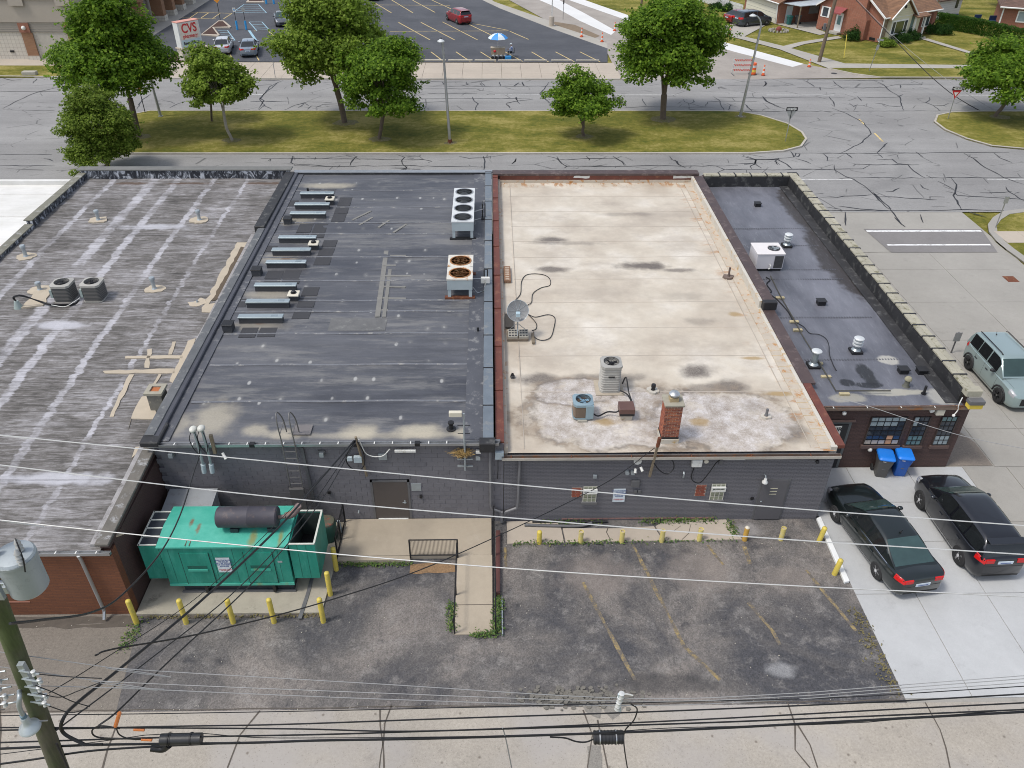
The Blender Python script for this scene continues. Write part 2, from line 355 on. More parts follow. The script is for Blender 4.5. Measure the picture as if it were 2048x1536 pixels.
def m_whiteroof():
    k = NB('cream_membrane_roof'); x, y, z = k.xyz()
    a = k.noise(.35, 6, .6); b = k.noise(1.6, 6, .65); f = k.noise(24, 3, .7)
    col = k.ramp(a, (.3, (.45,.385,.305)), (.52, (.56,.50,.41)), (.68, (.66,.61,.53))); col = k.val(col, b, .8, 1.15); col = k.val(col, f, .93, 1.07); col = k.mix(k.mr(k.noise(.45,7,.7,st=(.6,1,1)), .48, .66, 0, .42), col, (.33,.28,.23))
    dark = (.12,.10,.085)
    for c, r, s_, am in (((3.2,38.6),(.9,.45),.75,.4),((3.0,35.3),(.9,.35),.7,.5),((7.6,35.6),(1.35,.5),.85,.45),((9.2,35.2),(1.0,.25),.6,.5),((3.9,38.2),(2.4,.25),.35,.5),((7.0,41.8),(.9,.3),.3,.3),((8.4,41.8),(.75,.3),.35,.3),
        ((8.2,26.55),(.75,.55),.75,.45),((9.3,25.5),(.85,.5),.7,.35),((2.0,26.0),(1.1,.5),.7,.5),((4.5,26.1),(1.7,.35),.55,.5),((6.5,24.9),(.9,.35),.45,.5),((9.2,30.4),(.7,.4),.28,.4),((9.0,32.6),(.9,.5),.2,.4),((10.9,22.6),(.7,.6),.55,.5),((9.9,24.3),(.5,.5),.5,.4),((8.3,25.4),(.9,.35),.5,.5)):
        col = k.mix(k.ma('MULTIPLY', k.blob(c, (r[0]*1.25,r[1]*1.25), .7, am, 1.6), k.ma('MULTIPLY', k.mr(f, .3, .7, .8, 1.1), min(1,s_*1.25))), col, dark)
    # ponding film: pale, blotchy, with a brown tide line
    for c, r in (((5.0,23.6),(3.9,1.95)),((8.6,23.4),(2.7,1.9)),((3.1,25.2),(1.5,.9))):
        d = k.vm('LENGTH', k.vm('DIVIDE', k.vm('SUBTRACT', k.comb(x, y, 0.0), (c[0], c[1], 0.0)), (r[0], r[1], 1.0)))
        d = k.ma('ADD', d, k.ma('MULTIPLY', k.ma('SUBTRACT', k.noise(.9, 5, .6), .5), .9))
        ins = k.ma('MULTIPLY', k.mr(d, .78, 1.03, 1, 0), k.mr(k.noise(1.3, 7, .75), .34, .5, .25, 1)); rim = k.ma('MULTIPLY', k.ma('MULTIPLY', k.mr(d, .86, .99, 0, 1), k.mr(d, .99, 1.12, 1, 0)), k.mr(k.noise(1.9, 5, .7), .4, .58, .15, 1))
        chalk = k.ramp(k.ma('ADD', k.ma('MULTIPLY', k.noise(2.2, 7, .75), .65), k.ma('MULTIPLY', f, .35)), (.38, (.25,.21,.175)), (.5, (.43,.39,.36)), (.6, (.60,.575,.57)))
        col = k.mix(k.ma('MULTIPLY', ins, .8), col, chalk); col = k.mix(k.ma('MULTIPLY', rim, .7), col, dark); col = k.mix(k.ma('MULTIPLY', k.ma('MULTIPLY', k.mr(d, .96, 1.0, 0, 1), k.mr(d, 1.0, 1.35, 1, 0)), k.mr(b, .4, .6, .1, .65)), col, (.27,.21,.15))
    rust = (.36,.17,.055)
    col = k.mix(k.ma('MULTIPLY', k.mr(k.noise(2.6, 6, .7, st=(1,.35,1)), .5, .6), k.mr(y, 45.5, 46.2, 0, .9)), col, rust)
    col = k.mix(k.ma('MULTIPLY', k.mr(k.noise(1.5, 7, .75, st=(.35,1,1)), .54, .62), k.ma('MAXIMUM', k.mr(x, 10.5, 12.0, 0, .95), k.mr(x, .75, .5, 0, .9))), col, rust)
    for c, r in (((4.2,23.3),(.6,.3)),((7.7,23.3),(.5,.4)),((10.7,27.5),(.7,.16)),((11.2,25.0),(.8,.2)),((10.9,31.0),(.35,.3))):
        col = k.mix(k.ma('MULTIPLY', k.blob(c, r, .7, .6, 2.5), .75), col, (.33,.22,.08))
    k.bump(k.ma('ADD', b, a), .35, .03); return k.out(col, k.mr(a, .3, .7, .38, .5))
def m_blackroof():
    k = NB('black_membrane_roof'); x, y, z = k.xyz()
    a = k.noise(.5, 5, .62, st=(1,.4,1)); b = k.noise(2.5, 7, .72, st=(1,.35,1)); f = k.noise(30, 3, .7)
    col = k.ramp(a, (.3, (.07,.073,.088)), (.7, (.17,.174,.20))); col = k.val(col, b, .7, 1.35); col = k.val(col, f, .85, 1.15)
    for c, r, cc, s_ in (((16.5,27.6),(.5,.4),(.5,.48,.42),.7),((15.8,25.35),(1.4,.28),(.42,.40,.33),.75),((13.9,25.0),(.8,.35),(.36,.34,.28),.7),((17.5,25.0),(.6,.6),(.42,.41,.37),.7),((17.4,36.8),(1.0,4.6),(.042,.036,.034),.95),((17.5,43.0),(.8,3.4),(.042,.036,.032),.9),((15.2,26.6),(.4,.9),(.018,.018,.018),.9),((15.0,25.85),(.7,.22),(.016,.016,.018),.9),((14.2,26.0),(.35,.3),(.016,.016,.018),.9)):
        col = k.mix(k.ma('MULTIPLY', k.blob(c, r, .35, .45, 1.8), s_), col, cc)
    rp = k.noise(7, 4, .7, st=(1,.2,1)); col = k.mix(k.mr(rp, .55, .75, 0, .3), col, (.3,.31,.34)); k.bump(k.ma('ADD', b, rp), .5, .03); return k.out(col, k.mr(b, .3, .7, .3, .55))
def m_tpo():
    k = NB('white_membrane_roof'); a = k.noise(.4, 6, .65); col = k.ramp(a, (.35, (.60,.59,.55)), (.65, (.74,.73,.70))); col = k.val(col, k.noise(5, 6, .7, st=(.2,1,1)), .85, 1.12)
    k.bump(a, .3, .04); return k.out(col, .55)
def m_shingle(name, c1, c2):
    k = NB(name); x, y, z = k.xyz(); br = k.n('ShaderNodeTexBrick'); k.put(br.inputs['Vector'], k.comb(k.ma('ADD', x, y), k.ma('MULTIPLY', z, 1.6), 0.0))
    k.put(br.inputs['Color1'], c1); k.put(br.inputs['Color2'], c2); k.put(br.inputs['Mortar'], (c1[0]*.4, c1[1]*.4, c1[2]*.4)); br.inputs['Scale'].default_value = 1
    br.inputs['Brick Width'].default_value = .35; br.inputs['Row Height'].default_value = .2; br.inputs['Mortar Size'].default_value = .012
    col = k.val(br.outputs['Color'], k.noise(1.3, 6, .7), .65, 1.4); k.bump(br.outputs['Fac'], .5, .02); return k.out(col, .9)

ROAD = m_road(); BACK = m_backlot(); GRASS = m_grass(); GRASS2 = m_grass('kerbside_grass', .75)
ALLEY = m_conc('alley_concrete', (.36,.325,.275), .4, .85, tint=(.36,.335,.31))
NEWCONC = m_conc('new_pale_concrete', (.43,.437,.437), .14, 0, stain=(.3,.3,.3), st=.4, big=.09)
BEIGE = m_conc('beige_concrete', (.315,.30,.27), .2, 0, stain=(.2,.19,.17), st=.4, big=.1)
WALK = m_conc('sidewalk_concrete', (.42,.365,.30), .12, 0, stain=(.25,.21,.17), st=.3, big=.09)
WALKG = m_conc('old_sidewalk_concrete', (.36,.34,.30), .18, 0, st=.3, big=.12)
PAD = m_conc('stained_pad_concrete', (.34,.31,.25), .2, .1, stain=(.07,.06,.05), st=.7, big=.2)
LANDING = m_conc('tan_ramp_concrete', (.38,.325,.25), .12, 0, stain=(.5,.45,.38), st=.3, big=.12)
KERB = m_conc('kerb_concrete', (.42,.39,.34), .2, 0, st=.5, big=.15)
FRESH = m_conc('fresh_white_concrete', (.64,.64,.63), .06, 0, st=.15, big=.06)
k = NB('store_lot_asphalt'); col = k.ramp(k.noise(.25, 5, .6), (.35, (.052,.055,.064)), (.65, (.075,.078,.088))); col = k.val(col, k.noise(3, 6, .75, st=(.3,1,1)), .75, 1.3); col = k.val(col, k.noise(30, 3), .75, 1.25)
col = k.mix(k.mr(k.noise(1.4, 8, .75), .62, .72, 0, .35), col, (.25,.25,.26)); k.bump(k.noise(40, 2), .3, .006); LOT = k.out(col, .8)
SIDEST = m_conc('side_street_pavement', (.31,.28,.25), .25, 0, st=.35, big=.15)
PATCH = m_conc('crosswalk_asphalt', (.20,.19,.185), .3, 0, st=.2, big=.12)
MULCH = plain('brown_mulch', (.06,.028,.02), .95, 0, .35, 6, .8)
DIRT = plain('bare_dirt', (.20,.15,.10), .95, 0, .3, 3, .5)
TAR = plain('crack_sealant_tar', (.022,.022,.025), .55, 0, .2, 4)
k = NB('road_paint_white'); k.out(k.mix(k.mr(k.noise(3, 7, .75), .45, .62, 0, .7), (.62,.62,.6), (.3,.3,.29)), .7); WHITE_LINE = k.m
k = NB('bright_paint_white'); k.out(k.mix(k.mr(k.noise(3, 7, .75), .48, .62, 0, .8), (.78,.78,.77), (.35,.35,.34)), .7); WHITE_LINE2 = k.m
k = NB('road_paint_yellow'); k.out(k.mix(k.mr(k.noise(2, 7, .75), .5, .62, 0, .7), (.62,.47,.2), (.14,.13,.12)), .75); YEL_LINE = k.m
k = NB('worn_yellow_paint'); k.out(k.mix(k.mr(k.noise(3.6, 8, .8), .38, .56, .05, .95), (.33,.245,.10), (.11,.10,.095)), .85); YEL_WORN = k.m
BLUE_LINE = plain('pale_blue_line_paint', (.30,.48,.58), .7, 0, .2, 3)
GREYROOF = m_greyroof(); DARKROOF = m_darkroof(); WHITEROOF = m_whiteroof(); BLACKROOF = m_blackroof(); TPO = m_tpo()
FLASHBLK = plain('black_flashing', (.022,.022,.024), .6, 0, .4, 1.6, .4, dirt=(.09,.09,.085))
k = NB('silver_over_tar'); f_ = k.noise(2.8, 7, .72, st=(1,1,.5), dist=1.5); k.bump(f_, .7, .03); k.out(k.ramp(f_, (.46, (.02,.022,.03)), (.53, (.12,.13,.15)), (.6, (.50,.52,.56))), .6); SILVTAR = k.m
GREYWALL_BLK = plain('grey_painted_block', (.155,.15,.163), .8, 0, .1, 1.5, .35, dirt=(.138,.133,.145))
GREYWALL = brick_mat('grey_painted_brick', (.165,.16,.174), (.154,.15,.163), (.105,.102,.112), .2, .066, .13, .8, 1.0, .14)
BRICK_O = brick_mat('orange_brown_brick', (.185,.068,.030), (.15,.055,.026), (.115,.048,.028), .3, .075, .12, .85, .5, .2)
BRICK_DK = brick_mat('brown_painted_and_shaded_brick', (.085,.048,.042), (.076,.043,.038), (.05,.031,.028), .21, .068, .13, .75, .6, .16, dirtc=(.1,.07,.06))  # brown painted walls; also used for the orange building's shaded side
BRICK_H = brick_mat('red_house_brick', (.30,.105,.06), (.24,.085,.05), (.26,.17,.13), .21, .068, .12, .85, .4, .18)
BRICK_S = brick_mat('store_orange_brick', (.30,.15,.075), (.25,.12,.06), (.28,.2,.14), .25, .08, .1, .85, .4, .1)
BLOCK_S = brick_mat('store_white_block', (.56,.52,.45), (.53,.49,.43), (.38,.34,.29), .4, .4, .05, .85, .4, .06, off=0)
STUCCO = plain('store_beige_stucco', (.39,.345,.29), .9, 0, .06, .8, .3)
SHING = m_shingle('brown_shingles', (.23,.125,.07), (.17,.095,.06)); SHING2 = m_shingle('dark_brown_shingles', (.15,.09,.07), (.11,.07,.055))
GALV = plain('galvanised_steel', (.43,.44,.45), .38, .75, .12, 2)
PAINTGREY = plain('grey_painted_metal', (.14,.14,.145), .5, .2, .15, 3)
WHITEMET = plain('white_painted_metal', (.66,.66,.63), .5, .0, .08, 3, dirt=(.45,.43,.38))
SILVER = plain('aged_silver_metal', (.40,.44,.46), .45, .5, .15, 3)
RUST = plain('rusted_steel', (.16,.055,.028), .85, .2, .4, 4, .4, dirt=(.30,.13,.05))
REDMETAL = plain('dark_red_coping', (.155,.050,.035), .55, .2, .25, 1.8, dirt=(.24,.10,.06))
BRNCOPE = plain('brown_coping', (.085,.06,.058), .55, .2, .25, 1.2, dirt=(.17,.13,.12))
BLUECOPE = plain('slate_coping', (.17,.20,.23), .5, .3, .15, 1.5, dirt=(.24,.25,.25))
BLACK = plain('black_metal', (.02,.02,.022), .5, .3, .3, 3)
BLACKPL = plain('black_plastic', (.018,.018,.02), .55, 0, .2, 3)
RUBBER = plain('tyre_rubber', (.022,.022,.023), .85, 0, .2, 6)
WOODOLD = plain('weathered_wood', (.20,.16,.11), .9, 0, .3, 3, .4)
k = NB('mossy_pole_wood'); f_ = k.noise(3, 7, .72, st=(3,3,.3)); g_ = k.noise(.9, 5, .6)
k.bump(f_, .8, .02); k.out(k.val(k.mix(k.mr(g_, .35, .6), (.10,.09,.065), (.07,.09,.032)), f_, .2, 1.9), .95); MOSSPOLE = k.m
STONE_C = plain('mossy_coping_stone', (.35,.33,.26), .9, 0, .22, 2.2, .5, dirt=(.15,.14,.08))
CINDER = plain('cinder_block', (.36,.34,.29), .95, 0, .15, 5, .4)
EOF_MATS = True

# ---------------------------------------------------------------- ground, roads, kerbs
def sheet(name, pts, z, mat, **kw):
    return MB().sheet(pts, z).build(name, mat, kind='structure', **kw)
def kerb(name, pts, mat, w=.16, h=.13, closed=False, side=1):
    """a raised kerb along a polyline, top slightly rounded by a bevel"""
    mb = MB(); P = [Vector((p[0], p[1])) for p in pts]; n = len(P); A = []; B = []
    for i, p in enumerate(P):
        a = P[(i-1) % n] if (closed or i) else p; b = P[(i+1) % n] if (closed or i < n-1) else p
        d = (b-a).normalized(); nn = Vector((-d.y, d.x))*side; A.append(p); B.append(p+nn*w)
    m = n if closed else n-1
    for i in range(m):
        j = (i+1) % n
        vs = [(A[i].x,A[i].y,0),(A[j].x,A[j].y,0),(B[j].x,B[j].y,0),(B[i].x,B[i].y,0)]; vs += [(v[0],v[1],h) for v in vs]
        mb.add(vs, [(3,2,1,0),(4,5,6,7),(0,1,5,4),(1,2,6,5),(2,3,7,6),(3,0,4,7)])
    return mb.build(name, mat, kind='structure')
MB().sheet([(-900,-300),(900,-300),(900,1500),(-900,1500)], -.06).build('ground', GRASS, kind='structure')
# alley of poured concrete, rear lot, driveways
sheet('alley', [(-60,2),(60,2),(60,13.9),(-60,13.82)], .0, ALLEY)
sheet('rear_parking_lot', [(-11.9,13.0),(12.31,13.0),(12.31,21.7),(-11.9,21.7)], -.006, BACK)
OLDASPH = m_conc('aged_brown_asphalt', (.185,.163,.137), .6, .2, stain=(.09,.085,.06), st=.5, big=.15)
sheet('old_asphalt_strip', [(-45,13.0),(-10.9,13.0),(-11.35,16.0),(-11.7,17.42),(-45,17.42)], -.002, OLDASPH)
sheet('side_street_pavement', [(12.2,13.0),(70,13.0),(70,24),(31.5,40.2),(31.7,45),(31.7,50.6),(12.2,50.6)], -.014, BEIGE)
# pavement slabs of the driveway and of the side street, each slab a part with open joints
def slab_field(name, xs, ys, z, mat, skip=None, gap=.012, th=.05):
    root = thing(name, None, None, (xs[0], ys[0], 0), kind='structure'); cache = {}
    for i in range(len(xs)-1):
        for j in range(len(ys)-1):
            if skip and skip(i, j): continue
            key = (round(xs[i+1]-xs[i], 3), round(ys[j+1]-ys[j], 3))
            if key not in cache:
                w, d = key; o = MB().box(gap, w-gap, gap, d-gap, -th, 0).build('slab', mat, bevel=.004); cache[key] = o
            else:
                o = cache[key].copy(); C.objects.link(o)
            o.parent = root; o.location = (xs[i]-xs[0], ys[j]-ys[0], z+random.uniform(-.002, .002))
    return root
slab_field('driveway_pavement', [12.3, 14.35, 16.75, 19.1], [14.0, 17.95, 20.35, 22.4, 24.43], .012, NEWCONC)
slab_field('side_street_slabs', [19.1, 20.9, 22.72, 26.62, 30.4, 35.2, 40], [14.0, 17.6, 21.3, 24.43], .010, BEIGE)
slab_field('side_street_slabs', [18.42, 20.45, 22.72, 26.62, 30.45], [26.9, 30.4, 34.1, 38.0, 41.9, 44.05], .008, BEIGE)
slab_field('side_street_slabs', [20.45, 22.72, 26.62, 30.45], [24.43, 26.9], .008, BEIGE)
slab_field('side_street_slabs', [30.45, 34.2, 38], [24.43, 26.9, 30.4, 34.1, 38.0], .008, BEIGE, skip=lambda i, j: i == 1 and j > 1)
AGGR = m_conc('exposed_aggregate', (.23,.195,.16), .5, .3, stain=(.12,.09,.07), st=.5)
sheet('aggregate_panel', [(18.3,24.5),(20.4,24.5),(20.4,26.0),(18.35,31.0)], .004, AGGR)
sheet('apron_slab', [(18.4,44.05),(24.32,44.23),(23.27,47.82),(18.4,47.9)], .006, BEIGE)
sheet('crosswalk', [(24.36,44.15),(30.9,44.15),(31.6,47.5),(24.0,47.6)], .004, PATCH)
mb = MB(); mb.box(24.05,31.45,47.15,47.36,.004,.010); mb.box(24.55,31.0,45.12,45.30,.004,.010); mb.build('crosswalk_line', WHITE_LINE2, kind='structure')
# main street
sheet('street', [(-300,50.3),(300,50.3),(300,83.75),(-300,84.6)], .0, ROAD)
sheet('front_sidewalk', [(-60,46.9),(18.4,46.9),(18.4,50.3),(-60,50.3)], .02, WALKG)
# medians with kerbs and grass
def median(pts, nm='median'):
    g = MB().prism(pts, -.02, .10).build(nm+'_grass', GRASS, kind='structure')
    kerb(nm+'_kerb', pts, KERB, .17, .13, closed=True, side=-1)
import itertools
def arc(cx, cy, rx, ry, a0, a1, n=14): return [(cx+rx*math.cos(R(a0+(a1-a0)*i/n)), cy+ry*math.sin(R(a0+(a1-a0)*i/n))) for i in range(n+1)]
nose = [(20.5,61.85),(23.2,62.35),(24.9,63.4),(25.9,65.2),(26.1,66.9),(25.6,69.2),(24.0,71.5),(22.4,72.65),(20.5,72.8)]
median([(-30.2,61.8)] + nose + [(-30.2,72.8),(-32.2,71.0),(-33,67.2),(-32.2,63.6)])
rn = [(120,61.9),(42.75,62.68),(40.5,63.4),(39.3,65.2),(38.6,67.6),(38.7,69.8),(39.8,71.7),(41.5,72.6),(44,72.9),(120,73.3)]
median(rn, 'right_median')
k = NB('dry_soil_and_grass'); DIRT2 = k.out(k.mix(k.mr(k.noise(7,5,.8), .42, .56), (.20,.155,.09), (.13,.13,.03)), .95)
# lane lines
mb = MB()
for y0, segs in ((78.35, ((-60,-48),(-27.5,-21.5),(-14,-8),(.5,9),(12,18),(26.5,33),(45,51))), (56.3, ((-40,-37),(-33,-27),(-20,-14),(-6.5,0),(7,13),(20,26.5),(36.5,45),(52,58)))):
    for a, b in segs: mb.box(a, b, y0-.06, y0+.06, .0, .006)
for y0, segs in ((49.1+4.0, ((-60,-24.6),)),): 
    for a, b in segs: mb.box(a, b, y0-.06, y0+.06, .0, .006)
mb.build('lane_line', WHITE_LINE, kind='structure')
